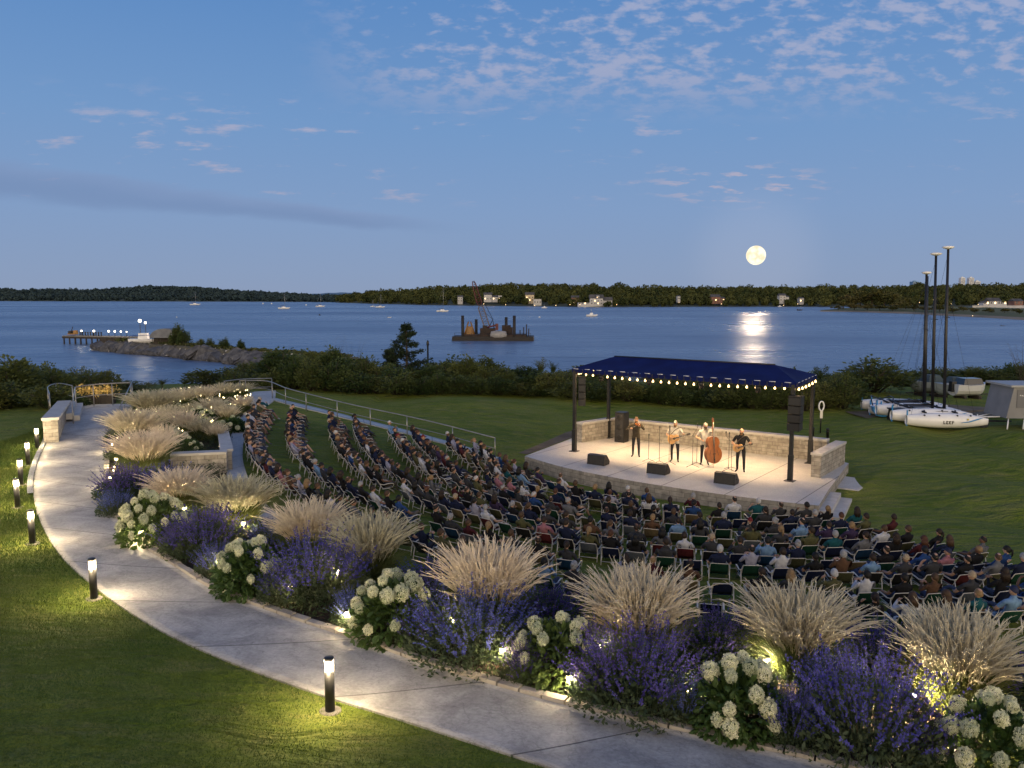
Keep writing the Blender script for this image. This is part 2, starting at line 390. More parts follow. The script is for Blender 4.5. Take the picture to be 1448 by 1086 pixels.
# ------------------------------------------------------------------ ground
def groundmat():
    m = bpy.data.materials.new('lawn_ground'); m.use_nodes = True; nt = m.node_tree; N = nt.nodes; L = nt.links; b = N['Principled BSDF']
    b.inputs['Roughness'].default_value = .9; b.inputs['Specular IOR Level'].default_value = .15
    tc = N.new('ShaderNodeTexCoord')
    def nz(s, d, st=(1, 1, 1), dist=0):
        mp = N.new('ShaderNodeMapping'); mp.inputs['Scale'].default_value = st; L.new(tc.outputs['Object'], mp.inputs[0])
        n = N.new('ShaderNodeTexNoise'); n.inputs['Scale'].default_value = s; n.inputs['Detail'].default_value = d; n.inputs['Distortion'].default_value = dist; L.new(mp.outputs[0], n.inputs['Vector']); return n.outputs['Fac']
    def ramp(f, a, b2, lo, hi):
        r = N.new('ShaderNodeMapRange'); r.inputs[1].default_value = lo; r.inputs[2].default_value = hi; L.new(f, r.inputs[0])
        x = N.new('ShaderNodeMix'); x.data_type = 'RGBA'; L.new(r.outputs[0], x.inputs[0])
        for i, q in ((6, a), (7, b2)):
            if isinstance(q, tuple): x.inputs[i].default_value = (*q, 1)
            else: L.new(q, x.inputs[i])
        return x.outputs[2]
    c = ramp(nz(.22, 4, (1, 1.6, 1), 1.2), (.098, .142, .015), (.175, .205, .032), .36, .64)
    c = ramp(nz(1.3, 6, (1, 2.2, 1), .8), c, (.19, .195, .055), .44, .72)
    c = ramp(nz(22, 3, (1, 1, 1)), c, (.062, .092, .013), .48, .75)
    L.new(c, b.inputs['Base Color'])
    bp = N.new('ShaderNodeBump'); bp.inputs['Strength'].default_value = .9; bp.inputs['Distance'].default_value = .06
    b2 = N.new('ShaderNodeBump'); b2.inputs['Strength'].default_value = .8; b2.inputs['Distance'].default_value = .5; L.new(nz(.9, 4, (.8, 1.7, 1), 1.2), b2.inputs['Height']); L.new(b2.outputs['Normal'], bp.inputs['Normal'])
    L.new(nz(14, 6), bp.inputs['Height']); L.new(bp.outputs['Normal'], b.inputs['Normal'])
    return m
MG = groundmat()
ny, nx = _H.shape
vs = np.c_[_X.ravel(), _Y.ravel(), _H.ravel()]
ii = np.arange(ny * nx).reshape(ny, nx)
fs = np.c_[ii[:-1, :-1].ravel(), ii[:-1, 1:].ravel(), ii[1:, 1:].ravel(), ii[1:, :-1].ravel()]
g = link('ground', npmesh('ground', vs, fs, MG, True)); tag(g, kind='structure')
# ------------------------------------------------------------------ water
def watermat():
    m = bpy.data.materials.new('harbour_water'); m.use_nodes = True; nt = m.node_tree; N = nt.nodes; L = nt.links; b = N['Principled BSDF']
    b.inputs['Base Color'].default_value = (.11, .175, .29, 1); b.inputs['Roughness'].default_value = .16; b.inputs['IOR'].default_value = 1.33
    tc = N.new('ShaderNodeTexCoord')
    def nz(s, d, st):
        mp = N.new('ShaderNodeMapping'); mp.inputs['Scale'].default_value = st; L.new(tc.outputs['Object'], mp.inputs[0])
        n = N.new('ShaderNodeTexNoise'); n.inputs['Scale'].default_value = s; n.inputs['Detail'].default_value = d; L.new(mp.outputs[0], n.inputs['Vector']); return n.outputs['Fac']
    def add(a, c, k):
        q = N.new('ShaderNodeMath'); q.operation = 'MULTIPLY_ADD'; L.new(c, q.inputs[0]); q.inputs[1].default_value = k; L.new(a, q.inputs[2]); return q.outputs[0]
    hh0 = add(nz(.55, 5, (1, 1, 1)), nz(.11, 3, (.8, 1, 1)), 2.6)
    hh = add(add(hh0, nz(.10, 5, (.30, 1.3, 1)), 2.4), nz(.036, 3, (.40, 1.25, 1), ), 6.5)
    bp = N.new('ShaderNodeBump'); bp.inputs['Strength'].default_value = 1; bp.inputs['Distance'].default_value = .45
    L.new(hh, bp.inputs['Height']); L.new(bp.outputs['Normal'], b.inputs['Normal'])
    # wind lanes: patches of rougher and smoother water
    r = N.new('ShaderNodeMapRange'); r.inputs[1].default_value = .35; r.inputs[2].default_value = .65; r.inputs[3].default_value = .22; r.inputs[4].default_value = .36
    L.new(nz(.012, 4, (.35, 1, 1)), r.inputs[0]); L.new(r.outputs[0], b.inputs['Roughness'])
    return m
b = MB(); b.add([(-9000, 20, WATER), (9000, 20, WATER), (9000, 12000, WATER), (-9000, 12000, WATER)], [(0, 1, 2, 3)])
w = b.build('water', watermat()); tag(w, kind='structure')
# ------------------------------------------------------------------ path, edging, beds, kerbs
def ribbon(name, Lc, Rc, m, up=.03, cross=8, kind='structure', thick=0.0, label=None, cat=None):
    n = len(Lc); v = []; uv = []; f = []; s = 0
    for i in range(n):
        if i: s += float(np.linalg.norm((Lc[i][:2] + Rc[i][:2]) / 2 - (Lc[i - 1][:2] + Rc[i - 1][:2]) / 2))
        wd = float(np.linalg.norm(Rc[i][:2] - Lc[i][:2]))
        for k in range(cross + 1):
            t = k / cross; q = Lc[i][:2] * (1 - t) + Rc[i][:2] * t
            v.append((q[0], q[1], h(*q) + up)); uv.append((s, (t - .5) * wd))
    for i in range(n - 1):
        for k in range(cross):
            a = i * (cross + 1) + k; f.append((a, a + 1, a + cross + 2, a + cross + 1))
    mb = MB(); mb.add(v, f, 0, True); mb.uv = uv
    # skirts
    base = len(mb.v)
    for side in (0, cross):
        idx = [i * (cross + 1) + side for i in range(n)]
        lo = [(v[j][0], v[j][1], v[j][2] - .25) for j in idx]; b0 = len(mb.v)
        mb.add(lo, []); mb.uv += [uv[j] for j in idx]
        for i in range(n - 1):
            mb.f.append((idx[i], idx[i + 1], b0 + i + 1, b0 + i)); mb.m.append(0); mb.sm.append(False)
    o = mb.build(name, m); tag(o, label, cat, kind=kind); return o
def concrete(name, c1, c2, joint=3.0, mid=None, stamp=.4):
    m = bpy.data.materials.new(name); m.use_nodes = True; nt = m.node_tree; N = nt.nodes; L = nt.links; b = N['Principled BSDF']
    b.inputs['Roughness'].default_value = .62; b.inputs['Specular IOR Level'].default_value = .35
    tc = N.new('ShaderNodeTexCoord'); sx = N.new('ShaderNodeSeparateXYZ'); L.new(tc.outputs['UV'], sx.inputs[0])
    def nz(s, d, rough=.6, dist=0):
        n = N.new('ShaderNodeTexNoise'); n.inputs['Scale'].default_value = s; n.inputs['Detail'].default_value = d; n.inputs['Roughness'].default_value = rough; n.inputs['Distortion'].default_value = dist
        L.new(tc.outputs['Object'], n.inputs['Vector']); return n.outputs['Fac']
    def mr(f, lo, hi, a=0, c=1):
        r = N.new('ShaderNodeMapRange'); r.inputs[1].default_value = lo; r.inputs[2].default_value = hi; r.inputs[3].default_value = a; r.inputs[4].default_value = c; L.new(f, r.inputs[0]); return r.outputs[0]
    def mth(op, a, bb=None):
        q = N.new('ShaderNodeMath'); q.operation = op
        for i, z in enumerate((a, bb)):
            if z is None: continue
            if isinstance(z, (int, float)): q.inputs[i].default_value = z
            else: L.new(z, q.inputs[i])
        return q.outputs[0]
    mx = N.new('ShaderNodeMix'); mx.data_type = 'RGBA'; mx.inputs[6].default_value = (*c1, 1); mx.inputs[7].default_value = (*c2, 1)
    L.new(mr(nz(1.1, 7, .68, .6), .36, .66), mx.inputs[0])
    m2 = N.new('ShaderNodeMix'); m2.data_type = 'RGBA'; m2.blend_type = 'MULTIPLY'; m2.inputs[0].default_value = 1
    L.new(mx.outputs[2], m2.inputs[6]); L.new(mr(nz(16, 5, .7), .3, .7, .78, 1.16), m2.inputs[7])
    # stamped seams: crackle lines of irregular slabs
    vo = N.new('ShaderNodeTexVoronoi'); vo.feature = 'DISTANCE_TO_EDGE'; vo.inputs['Scale'].default_value = 1.6
    wv = N.new('ShaderNodeVectorMath'); wv.operation = 'ADD'; n3 = N.new('ShaderNodeTexNoise'); n3.inputs['Scale'].default_value = 2.2; n3.inputs['Detail'].default_value = 4
    L.new(tc.outputs['Object'], n3.inputs['Vector']); L.new(tc.outputs['Object'], wv.inputs[0]); L.new(n3.outputs['Color'], wv.inputs[1]); L.new(wv.outputs[0], vo.inputs['Vector'])
    seam = mr(vo.outputs['Distance'], 0, .03, 1 - stamp * .35, 1)
    # expansion joints
    fr = mth('ABSOLUTE', mth('SUBTRACT', mth('FRACT', mth('DIVIDE', sx.outputs[0], joint)), .5))
    jt = mr(fr, .0, .030 / joint, .12, 1)
    if mid is not None:
        jm = mr(mth('ABSOLUTE', mth('SUBTRACT', sx.outputs[1], mid)), 0, .012, .4, 1); jt = mth('MULTIPLY', jt, jm)
    all_ = mth('MULTIPLY', seam, jt)
    m3 = N.new('ShaderNodeMix'); m3.data_type = 'RGBA'; m3.blend_type = 'MULTIPLY'; m3.inputs[0].default_value = 1
    L.new(m2.outputs[2], m3.inputs[6]); L.new(all_, m3.inputs[7]); L.new(m3.outputs[2], b.inputs['Base Color'])
    bp = N.new('ShaderNodeBump'); bp.inputs['Strength'].default_value = .55; bp.inputs['Distance'].default_value = .02
    L.new(mth('ADD', mth('MULTIPLY', nz(9, 6, .7), .7), all_), bp.inputs['Height']); L.new(bp.outputs['Normal'], b.inputs['Normal'])
    return m
MPATH = concrete('stamped_concrete', (.25, .243, .235), (.46, .447, .425), 3.2, None, .55)
MWALK = concrete('walk_concrete', (.40, .40, .40), (.50, .50, .49), 2.0, None, .1)
PL = [(82,574),(72,600),(66,625),(55,650),(47,680),(49,712),(60,745),(84,785),(120,820),(165,855),(230,895),(310,932),(400,966),(470,990),(560,1018),(650,1047),(740,1076),(830,1104),(960,1140),(1100,1175),(1250,1210)]
PR = [(188,572),(170,598),(155,622),(148,650),(147,680),(152,710),(170,742),(200,772),(245,802),(300,835),(375,864),(450,890),(530,917),(610,945),(700,972),(800,1000),(900,1023),(1000,1046),(1100,1068),(1230,1098),(1400,1140)]
NP = 160
CL = pxcurve(PL, NP); CR = pxcurve(PR, NP)
ribbon('path', CL, CR, MPATH, .035, 10)
WL = [(340,556),(352,566),(350,578),(337,597),(325,622),(319,650),(322,678),(335,700),(352,722),(380,748)]
WR = [(390,553),(388,566),(372,578),(358,592),(347,615),(343,645),(349,672),(362,697),(382,720),(410,742)]
WCL = pxcurve(WL, 60); WCR = pxcurve(WR, 60)
ribbon('walkway', WCL, WCR, MWALK, .045, 4)
# kerb strip along the foot of the railing slope
ML_ = concrete('kerb_concrete', (.42, .42, .41), (.52, .52, .50), 2.5, None, .05)
k1 = pxcurve([(386,563),(420,571),(470,583),(530,598),(600,616),(660,633),(705,648)], 50)
k2 = pxcurve([(388,567),(420,576),(470,588),(530,603),(600,621),(660,638),(702,653)], 50)
ribbon('kerb', k1, k2, ML_, .05, 2)
def offset(c, d):
    t = np.gradient(c[:, :2], axis=0); t /= np.linalg.norm(t, axis=1)[:, None]
    return c[:, :2] + np.c_[-t[:, 1], t[:, 0]] * d
# low concrete kerb on the lawn side of the upper path
i0, i1 = 18, 78
kk = offset(CL, -.0)[i0:i1]; ko = offset(CL, -.16)[i0:i1]
if np.linalg.norm(ko[5] - CR[i0 + 5]) < np.linalg.norm(kk[5] - CR[i0 + 5]): ko = offset(CL, .16)[i0:i1]
o = ribbon('kerb', kk, ko, ML_, .09, 1)
# block edging on the bed side
MEDGE = mat('edging_block', (.30, .27, .23), .8, col2=(.44, .40, .34), scale=3, bump=.5, bscale=18)
mb = MB(); ec = resample(CR, 320); t = np.gradient(ec, axis=0)
sgn = 1.0 if np.linalg.norm(offset(ec, .3)[40] - CL[20]) > np.linalg.norm(offset(ec, -.3)[40] - CL[20]) else -1.0
step = 0; s = 0
seg = np.r_[0, np.cumsum(np.linalg.norm(np.diff(ec, axis=0), axis=1))]; tot = seg[-1]; bl = .42; k = 0
while (k + 1) * bl < tot:
    q = [np.array([np.interp((k + e) * bl, seg, ec[:, a]) for a in (0, 1)]) for e in (.02, .98)]
    d = q[1] - q[0]; ang = math.atan2(d[1], d[0]); c = (q[0] + q[1]) / 2; nrm = np.array([-d[1], d[0]]) / np.linalg.norm(d) * sgn
    c2 = c + nrm * .09; z = h(*c2); mb.box((c2[0], c2[1], z + .03), (np.linalg.norm(d) - .015, .16 + .01 * ((k * 7) % 3 - 1), .12 + .012 * ((k * 5) % 3)), ang)
    k += 1
o = mb.build('path_edging', MEDGE); tag(o, 'low grey block edging between the curved path and the flower bed', 'edging')
# mulch bed
MMULCH = mat('mulch', (.028, .018, .012), .95, col2=(.06, .038, .024), scale=9, bump=1.0, bscale=26)
BO = [(372,566),(350,592),(332,612),(322,640),(322,665),(332,700),(352,725),(385,748),(425,765),(500,790),(600,832),(700,862),(800,885),(900,905),(1000,922),(1100,935),(1230,950),(1400,965),(1500,975),(1600,985)]
BI = [(190,572),(172,598),(158,622),(151,650),(150,680),(156,710),(174,742),(205,772),(250,802),(306,835),(380,862),(455,887),(535,914),(615,942),(704,969),(804,997),(904,1020),(1004,1043),(1104,1065),(1250,1102)]
ribbon('flower_bed', pxcurve(BO, 120), pxcurve(BI, 120), MMULCH, .02, 10)
# ------------------------------------------------------------------ far shores
def leafcloud(cs, rs, K, size, seed=0, shell=.35, flat=1.0):
    """K leaf clumps through each of M ellipsoids -> quads"""
    r = np.random.default_rng(seed); M_ = len(cs)
    d = r.normal(size=(M_, K, 3)); d /= np.linalg.norm(d, axis=2, keepdims=True)
    rad = (shell + (1 - shell) * r.random((M_, K, 1)) ** .6)
    c = cs[:, None, :] + d * rad * rs[:, None, :]
    c = c.reshape(-1, 3); n = len(c)
    nn = d.reshape(-1, 3) + r.normal(size=(n, 3)) * .6; nn /= np.linalg.norm(nn, axis=1)[:, None]
    a = np.cross(nn, r.normal(size=(n, 3))); a /= np.linalg.norm(a, axis=1)[:, None]; b = np.cross(nn, a)
    s = np.asarray(size) * (.6 + .8 * r.random((n, 1)))
    if np.ndim(size) > 0: pass
    a = a * s; b = b * s * (.5 + .4 * r.random((n, 1)))
    v = np.stack([c - a, c - b * .8 + a * .1, c + a, c + b * .8 + a * .1], 1).reshape(-1, 3)
    f = np.arange(n * 4).reshape(n, 4)
    return v, f
MFAR = leafmat('far_foliage', (.020, .034, .014), (.095, .100, .034), .9, .0, .055, False, .05)
MFARL = leafmat('distant_foliage', (.028, .048, .056), (.048, .072, .078), .95, .0, .012, False, .0)  # bluish leaf tones carry the haze of distance in their colour
MSHORE = mat('shore_ground', (.03, .04, .015), .95, col2=(.06, .065, .03), scale=.02)
MSAND = mat('shore_sand', (.16, .13, .09), .95, col2=(.26, .20, .14), scale=.05)
def interp(pl, x): return np.interp(x, [p[0] for p in pl], [p[1] for p in pl])
def shore(name, base, top, deep, treeh, ntree, K, leaf, m, seed, x0, x1, label):
    r = np.random.default_rng(seed); xs = np.linspace(x0, x1, 120); v = []; f = []; rows = 6
    def ground(px, t):
        b0 = P(px, interp(base, px), WATER); D = b0[1] + deep * t; sc = D / b0[1]
        topz = CAMZ + (418 - interp(top, px)) / F0 * (b0[1] + deep) - treeh * 1.0
        s = t * t * (3 - 2 * t)
        return np.array([b0[0] * sc, D, WATER - .5 + (max(topz, WATER + 2) - WATER + .5) * (s if t > 0 else 0) + (1.2 if t > 0 else 0)])
    for x in xs:
        for k in range(rows): v.append(ground(x, k / (rows - 1)))
        q = ground(x, 1); v.append((q[0] * 1.2, q[1] * 1.2, WATER - 1))
    rw = rows + 1
    for i in range(len(xs) - 1):
        for k in range(rw - 1): f.append((i * rw + k, (i + 1) * rw + k, (i + 1) * rw + k + 1, i * rw + k + 1))
    o = link(name, npmesh(name, v, f, MSHORE, True)); tag(o, kind='structure')
    px = r.uniform(x0, x1, ntree); t = r.random(ntree) ** .8 * .95 + .05
    cs = np.array([ground(a, b) for a, b in zip(px, t)]); clump = np.array([mnoise.noise(Vector((a * .045, seed, 0))) + .6 * mnoise.noise(Vector((a * .16, seed, 3))) for a in px]); hh = treeh * (.5 + .55 * r.random(ntree)) * np.clip(1 + .42 * clump, .6, 1.5) * (.7 + .3 * np.minimum(1, t * 3))
    rs = np.c_[hh * .5, hh * .5, hh * .52]; cs[:, 2] += hh * .5
    vv, ff = leafcloud(cs, rs, K, leaf, seed, .55)
    # dark core in every crown so that no sky shows through the wood
    o = link('far_woods', npmesh('far_woods', vv, ff, m)); tag(o, label, None, None, 'stuff')
    return ground
LB = [(-300,426),(0,426),(250,426.5),(400,427),(520,428)]
LT = [(-300,409),(0,408),(80,409),(150,408),(185,406),(215,404),(260,405),(320,409),(380,413),(440,416),(500,420),(520,424)]
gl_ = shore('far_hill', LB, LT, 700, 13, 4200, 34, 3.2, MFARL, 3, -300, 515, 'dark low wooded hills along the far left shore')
RB = [(470,428),(520,429.5),(600,431.5),(720,433),(850,434.5),(1000,434),(1190,434),(1600,434)]
RT = [(470,424),(500,414),(530,410),(600,406),(660,403.5),(720,401),(800,401),(860,403),(960,405),(1060,405.5),(1190,404),(1300,403),(1448,401),(1600,401)]
gr_ = shore('far_shore', RB, RT, 330, 13, 2600, 80, 1.5, MFAR, 5, 475, 1600, 'dark mixed wood covering the opposite shore of the harbour')
# ridge beyond, its distance haze put into the pale blue base colour
b = MB(); xs = np.linspace(380, 560, 40); pts = []
for x in xs:
    tz = CAMZ + 5200 * (418 - (416.5 - 3 * math.exp(-((x - 480) / 45) ** 2) + .3 * math.sin(x * .3))) / F0
    pts.append((PD(x, 418, 5200)[0], tz))
b.add([(p[0], 5200, WATER) for p in pts] + [(p[0], 5350, p[1]) for p in pts] + [(p[0], 5900, WATER) for p in pts],
      [(i, i + 1, i + 41, i + 40) for i in range(39)] + [(i + 40, i + 41, i + 81, i + 80) for i in range(39)])
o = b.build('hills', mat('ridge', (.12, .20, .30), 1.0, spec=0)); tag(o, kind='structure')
# wooded spit on the right
SB = [(1160,440.5),(1200,441),(1240,442.5),(1290,444),(1340,447),(1400,450),(1448,453),(1560,458)]
def spit(px, t):
    b0 = P(px, interp(SB, px), WATER); D = b0[1] + 130 * t * min(1, (px - 1155) / 80); sc = D / b0[1]
    return np.array([b0[0] * sc, D, WATER - .3 + min(1, t * 8) * 1.0 + 3.4 * t * min(1, (px - 1155) / 120)])
v = []; f = []; mi = []; xs = np.linspace(1160, 1640, 90); ts = [0, .06, .12, .3, .6, 1.0]
for x in xs:
    for t in ts: v.append(spit(x, t))
for i in range(len(xs) - 1):
    for k in range(len(ts) - 1):
        f.append((i * 6 + k, (i + 1) * 6 + k, (i + 1) * 6 + k + 1, i * 6 + k + 1)); mi.append(1 if k < 2 else 0)
MFIELD = mat('spit_field', (.05, .065, .02), .95, col2=(.085, .10, .03), scale=.03)
o = link('spit', npmesh('spit', v, f, [MFIELD, MSAND], True, mi)); tag(o, kind='structure')
# ------------------------------------------------------------------ plant meshes
NR = np.random.default_rng(11)
def strips(root, tip_dir, length, width, droop, segs, taper=1.0, seed=0, jitter=0.0):
    """arching blades: root (n,3), horizontal lean dir (n,2), lean amount in droop (n,) -> ribbons"""
    n = len(root); t = np.linspace(0, 1, segs + 1)
    out = []
    for k in range(segs + 1):
        s = t[k]
        hor = tip_dir * (length * (droop * s ** 1.7))[:, None]
        z = length * (s * np.sqrt(np.clip(1 - (droop * s) ** 2 * .75, .05, 1)))
        c = root + np.c_[hor, z]
        out.append(c)
    out = np.array(out)                                # segs+1, n, 3
    ang = NR.uniform(0, PI, n); side = np.c_[np.cos(ang), np.sin(ang), np.zeros(n)]
    wk = np.array([1 - taper * s ** 1.6 for s in t])
    v = np.empty((n, segs + 1, 2, 3))
    for k in range(segs + 1):
        w = (width * max(wk[k], .06))[:, None] * side * .5
        v[:, k, 0] = out[k] - w; v[:, k, 1] = out[k] + w
    idx = np.arange(n * (segs + 1) * 2).reshape(n, segs + 1, 2)
    f = np.stack([idx[:, :-1, 0], idx[:, :-1, 1], idx[:, 1:, 1], idx[:, 1:, 0]], -1).reshape(-1, 4)
    return v.reshape(-1, 3), f, out
def spindle(path, r, n=3):
    """path (k,m,3) with radii (k,) -> closed thin tubes"""
    k, m, _ = path.shape; v = np.empty((m, k, n, 3))
    tang = np.gradient(path, axis=0); tang /= np.linalg.norm(tang, axis=2, keepdims=True) + 1e-9
    ref = np.array([.31, .95, .05]); a = np.cross(tang, ref); a /= np.linalg.norm(a, axis=2, keepdims=True) + 1e-9; b = np.cross(tang, a)
    for i in range(k):
        for j in range(n):
            th = 2 * PI * j / n
            v[:, i, j] = path[i] + (a[i] * math.cos(th) + b[i] * math.sin(th)) * (r[i] if np.ndim(r[i]) == 0 else r[i][:, None])
    idx = np.arange(m * k * n).reshape(m, k, n); f = []
    for j in range(n):
        j2 = (j + 1) % n
        f.append(np.stack([idx[:, :-1, j], idx[:, :-1, j2], idx[:, 1:, j2], idx[:, 1:, j]], -1).reshape(-1, 4))
    return v.reshape(-1, 3), np.concatenate(f)
MBLADE = leafmat('grass_blade', (.075, .115, .028), (.17, .19, .065), .6, .4, 3)
MPLUME = leafmat('grass_plume', (.60, .54, .37), (.84, .79, .60), .8, .45, 5)
MSALF = leafmat('salvia_leaf', (.030, .058, .026), (.085, .115, .06), .6, .3, 5)
MSALP = leafmat('salvia_flower', (.060, .048, .27), (.16, .13, .47), .7, .35, 6)
MHYL = leafmat('hydrangea_leaf', (.030, .070, .016), (.075, .13, .035), .45, .35, 4)
MHYF = leafmat('hydrangea_flower', (.50, .56, .32), (.74, .74, .56), .8, .3, 14)
MSTEM = mat('stem', (.05, .05, .025), .8)
def grass_meshes(seed, nb=900, npl=760):
    r = np.random.default_rng(seed)
    a = r.uniform(0, 2 * PI, nb); rad = .22 * np.sqrt(r.random(nb)); root = np.c_[np.cos(a) * rad, np.sin(a) * rad, np.zeros(nb)]
    a2 = a + r.normal(0, .5, nb); L = r.uniform(.5, 1.08, nb); dr = np.clip(r.normal(.5, .2, nb), .1, .9)
    v1, f1, _ = strips(root, np.c_[np.cos(a2), np.sin(a2)], L, r.uniform(.008, .015, nb), dr, 6)
    a = r.uniform(0, 2 * PI, npl); rad = .2 * np.sqrt(r.random(npl)); root = np.c_[np.cos(a) * rad, np.sin(a) * rad, np.zeros(npl)]
    a2 = a + r.normal(0, .35, npl); L = r.uniform(1.0, 1.58, npl); dr = np.clip(np.abs(r.normal(.0, .24, npl)), .02, .44)
    sg = 9; t = np.linspace(0, 1, sg + 1); tip = np.c_[np.cos(a2), np.sin(a2)]
    path = np.array([root + np.c_[tip * (L * dr * s ** 1.9)[:, None] + r.normal(0, .012, (npl, 2)) * s, L * s * np.sqrt(np.clip(1 - (dr * s) ** 2 * .75, .05, 1)) - L * .10 * max(0, s - .7) ** 2 / .09 * (.3 + dr)] for s in t])
    rr = [.0020] * 5 + [.0030, .0070, .0085, .0065, .0012]
    v2, f2 = spindle(path, rr, 3)
    # fluffy bristles along each plume
    nbz = 15; pos = r.random((npl, nbz)) * .38 + .6
    ii = pos * sg; i0 = np.minimum(ii.astype(int), sg - 1); fr = (ii - i0)[..., None]
    pp = path.transpose(1, 0, 2); ar = np.arange(npl)[:, None]
    c = pp[ar, i0] * (1 - fr) + pp[ar, i0 + 1] * fr; d = pp[ar, i0 + 1] - pp[ar, i0]; d /= np.linalg.norm(d, axis=2, keepdims=True)
    off = r.normal(size=c.shape) * .018; e = c + d * .06 + off; w = np.cross(d, off); w /= np.linalg.norm(w, axis=2, keepdims=True); w *= .004
    v3 = np.stack([c - w, c + w, e + w * .4, e - w * .4], 2).reshape(-1, 3); f3 = np.arange(npl * nbz * 4).reshape(-1, 4)
    return (npmesh('blades', v1, f1, MBLADE), npmesh('plumes', np.r_[v2, v3], np.r_[f2, f3 + len(v2)], [MPLUME, MBLADE], False, np.r_[np.tile((np.arange(sg) < 5).astype(int), 3 * npl), np.zeros(len(f3), int)]))
GRM = [grass_meshes(s) for s in (1, 2, 3)]
GRS = [grass_meshes(s, 500, 300) for s in (4, 5)]
def salvia_meshes(seed, ns=170):
    r = np.random.default_rng(seed)
    a = r.uniform(0, 2 * PI, ns); rad = .62 * np.sqrt(r.random(ns)); lean = rad * .75
    base = np.c_[np.cos(a) * rad * .55, np.sin(a) * rad * .55, np.full(ns, .0)]
    Hh = r.uniform(.62, 1.0, ns) * (1 - .30 * (rad / .62) ** 2); tip = np.c_[np.cos(a), np.sin(a)] + r.normal(0, .25, (ns, 2))
    t = np.linspace(0, 1, 7); path = np.array([base + np.c_[tip * (lean * s ** 1.4 * .9)[:, None], Hh * s] for s in t])
    v1, f1 = spindle(path, [.006, .005, .005, .004, .004, .003, .002], 3)
    nf = 30; pos = .56 + .44 * r.random((ns, nf)) ** .9; ii = pos * 6; i0 = np.minimum(ii.astype(int), 5); fr = (ii - i0)[..., None]
    pp = path.transpose(1, 0, 2); ar = np.arange(ns)[:, None]
    c = (pp[ar, i0] * (1 - fr) + pp[ar, i0 + 1] * fr).reshape(-1, 3); n = len(c)
    d = r.normal(size=(n, 3)); d[:, 2] += .5; d /= np.linalg.norm(d, axis=1)[:, None]; s = (.024 * (1.25 - pos.reshape(-1) * .7))[:, None] * (.6 + .8 * r.random((n, 1)))
    u = np.cross(d, r.normal(size=(n, 3))); u /= np.linalg.norm(u, axis=1)[:, None]
    e = c + d * s * 1.5; v2 = np.stack([c, c + d * s * .7 + u * s * .55, e, c + d * s * .7 - u * s * .55], 1).reshape(-1, 3); f2 = np.arange(n * 4).reshape(n, 4)
    flowers = npmesh('flower_spikes', v2, f2, MSALP)
    nl = 3000; a = r.uniform(0, 2 * PI, nl); q = np.sqrt(r.random(nl)); rad = .66 * q; z = r.random(nl) ** .8 * (.60 * (1 - .55 * q ** 2)); c = np.c_[np.cos(a) * rad, np.sin(a) * rad, z]
    d = np.c_[np.cos(a) * .7, np.sin(a) * .7, np.full(nl, .6)] + r.normal(0, .5, (nl, 3)); d /= np.linalg.norm(d, axis=1)[:, None]
    u = np.cross(d, r.normal(size=(nl, 3))); u /= np.linalg.norm(u, axis=1)[:, None]; s = r.uniform(.04, .085, (nl, 1))
    v3 = np.stack([c, c + d * s * .5 + u * s * .22, c + d * s, c + d * s * .5 - u * s * .22], 1).reshape(-1, 3); f3 = np.arange(nl * 4).reshape(nl, 4)
    leaves = npmesh('foliage', np.r_[v1, v3], np.r_[f1, f3 + len(v1)], MSALF)
    return leaves, flowers
SLM = [salvia_meshes(s) for s in (21, 22, 23)]
def leaf_faces(c, d, s, r, wid=.42, fold=.15):
    """pointed folded leaves: c base, d direction (n,3), s length (n,1) -> 4 verts x2 quads each"""
    n = len(c); u = np.cross(d, np.c_[np.zeros(n), np.zeros(n), np.ones(n)] + r.normal(0, .35, (n, 3))); u /= np.linalg.norm(u, axis=1)[:, None] + 1e-9
    w = np.cross(u, d)
    m1 = c + d * s * .38; m2 = c + d * s * .72; tip = c + d * s - w * s * .12
    v = np.stack([c, m1 + u * s * wid * .5 - w * s * fold * .2, m2 + u * s * wid * .38 - w * s * fold * .3, tip,
                  m2 - u * s * wid * .38 - w * s * fold * .3, m1 - u * s * wid * .5 - w * s * fold * .2, m1 + w * s * fold * .3, m2 + w * s * fold * .2], 1).reshape(-1, 3)
    b = (np.arange(n) * 8)[:, None]
    f = np.concatenate([b + np.array([[0, 1, 2, 6]]), b + np.array([[6, 2, 3, 7]]), b + np.array([[0, 6, 4, 5]]), b + np.array([[6, 7, 3, 4]])], 0)
    return v, f
def hydrangea_foliage(seed):
    r = np.random.default_rng(seed); nl = 1300
    th = r.uniform(0, 2 * PI, nl); u = r.random(nl); ph = np.arccos(1 - u * 1.05); k = .45 + .55 * r.random(nl) ** .5
    dn = np.c_[np.sin(ph) * np.cos(th), np.sin(ph) * np.sin(th), np.cos(ph)]
    c = dn * k[:, None] * np.array([.80, .80, .72]); c[:, 2] = np.maximum(c[:, 2], 0) * 1.05 + .06
    d = dn + r.normal(0, .35, (nl, 3)); d[:, 2] -= .25; d /= np.linalg.norm(d, axis=1)[:, None]; s = r.uniform(.11, .2, (nl, 1))
    v, f = leaf_faces(c - d * s * .4, d, s, r, .55)
    mb = MB()
    for i in range(16):
        a = r.uniform(0, 2 * PI); q = r.uniform(.15, .5); mb.tube([(0, 0, 0), (math.cos(a) * q * .6, math.sin(a) * q * .6, .35), (math.cos(a) * q, math.sin(a) * q, .75)], .008, 4)
    tri = [fc for fc in mb.f if len(fc) == 4]
    return npmesh('foliage', np.r_[v, np.array(mb.v)], np.r_[f, np.array(tri) + len(v)], MHYL)
HYM = [hydrangea_foliage(s) for s in (31, 32, 33)]
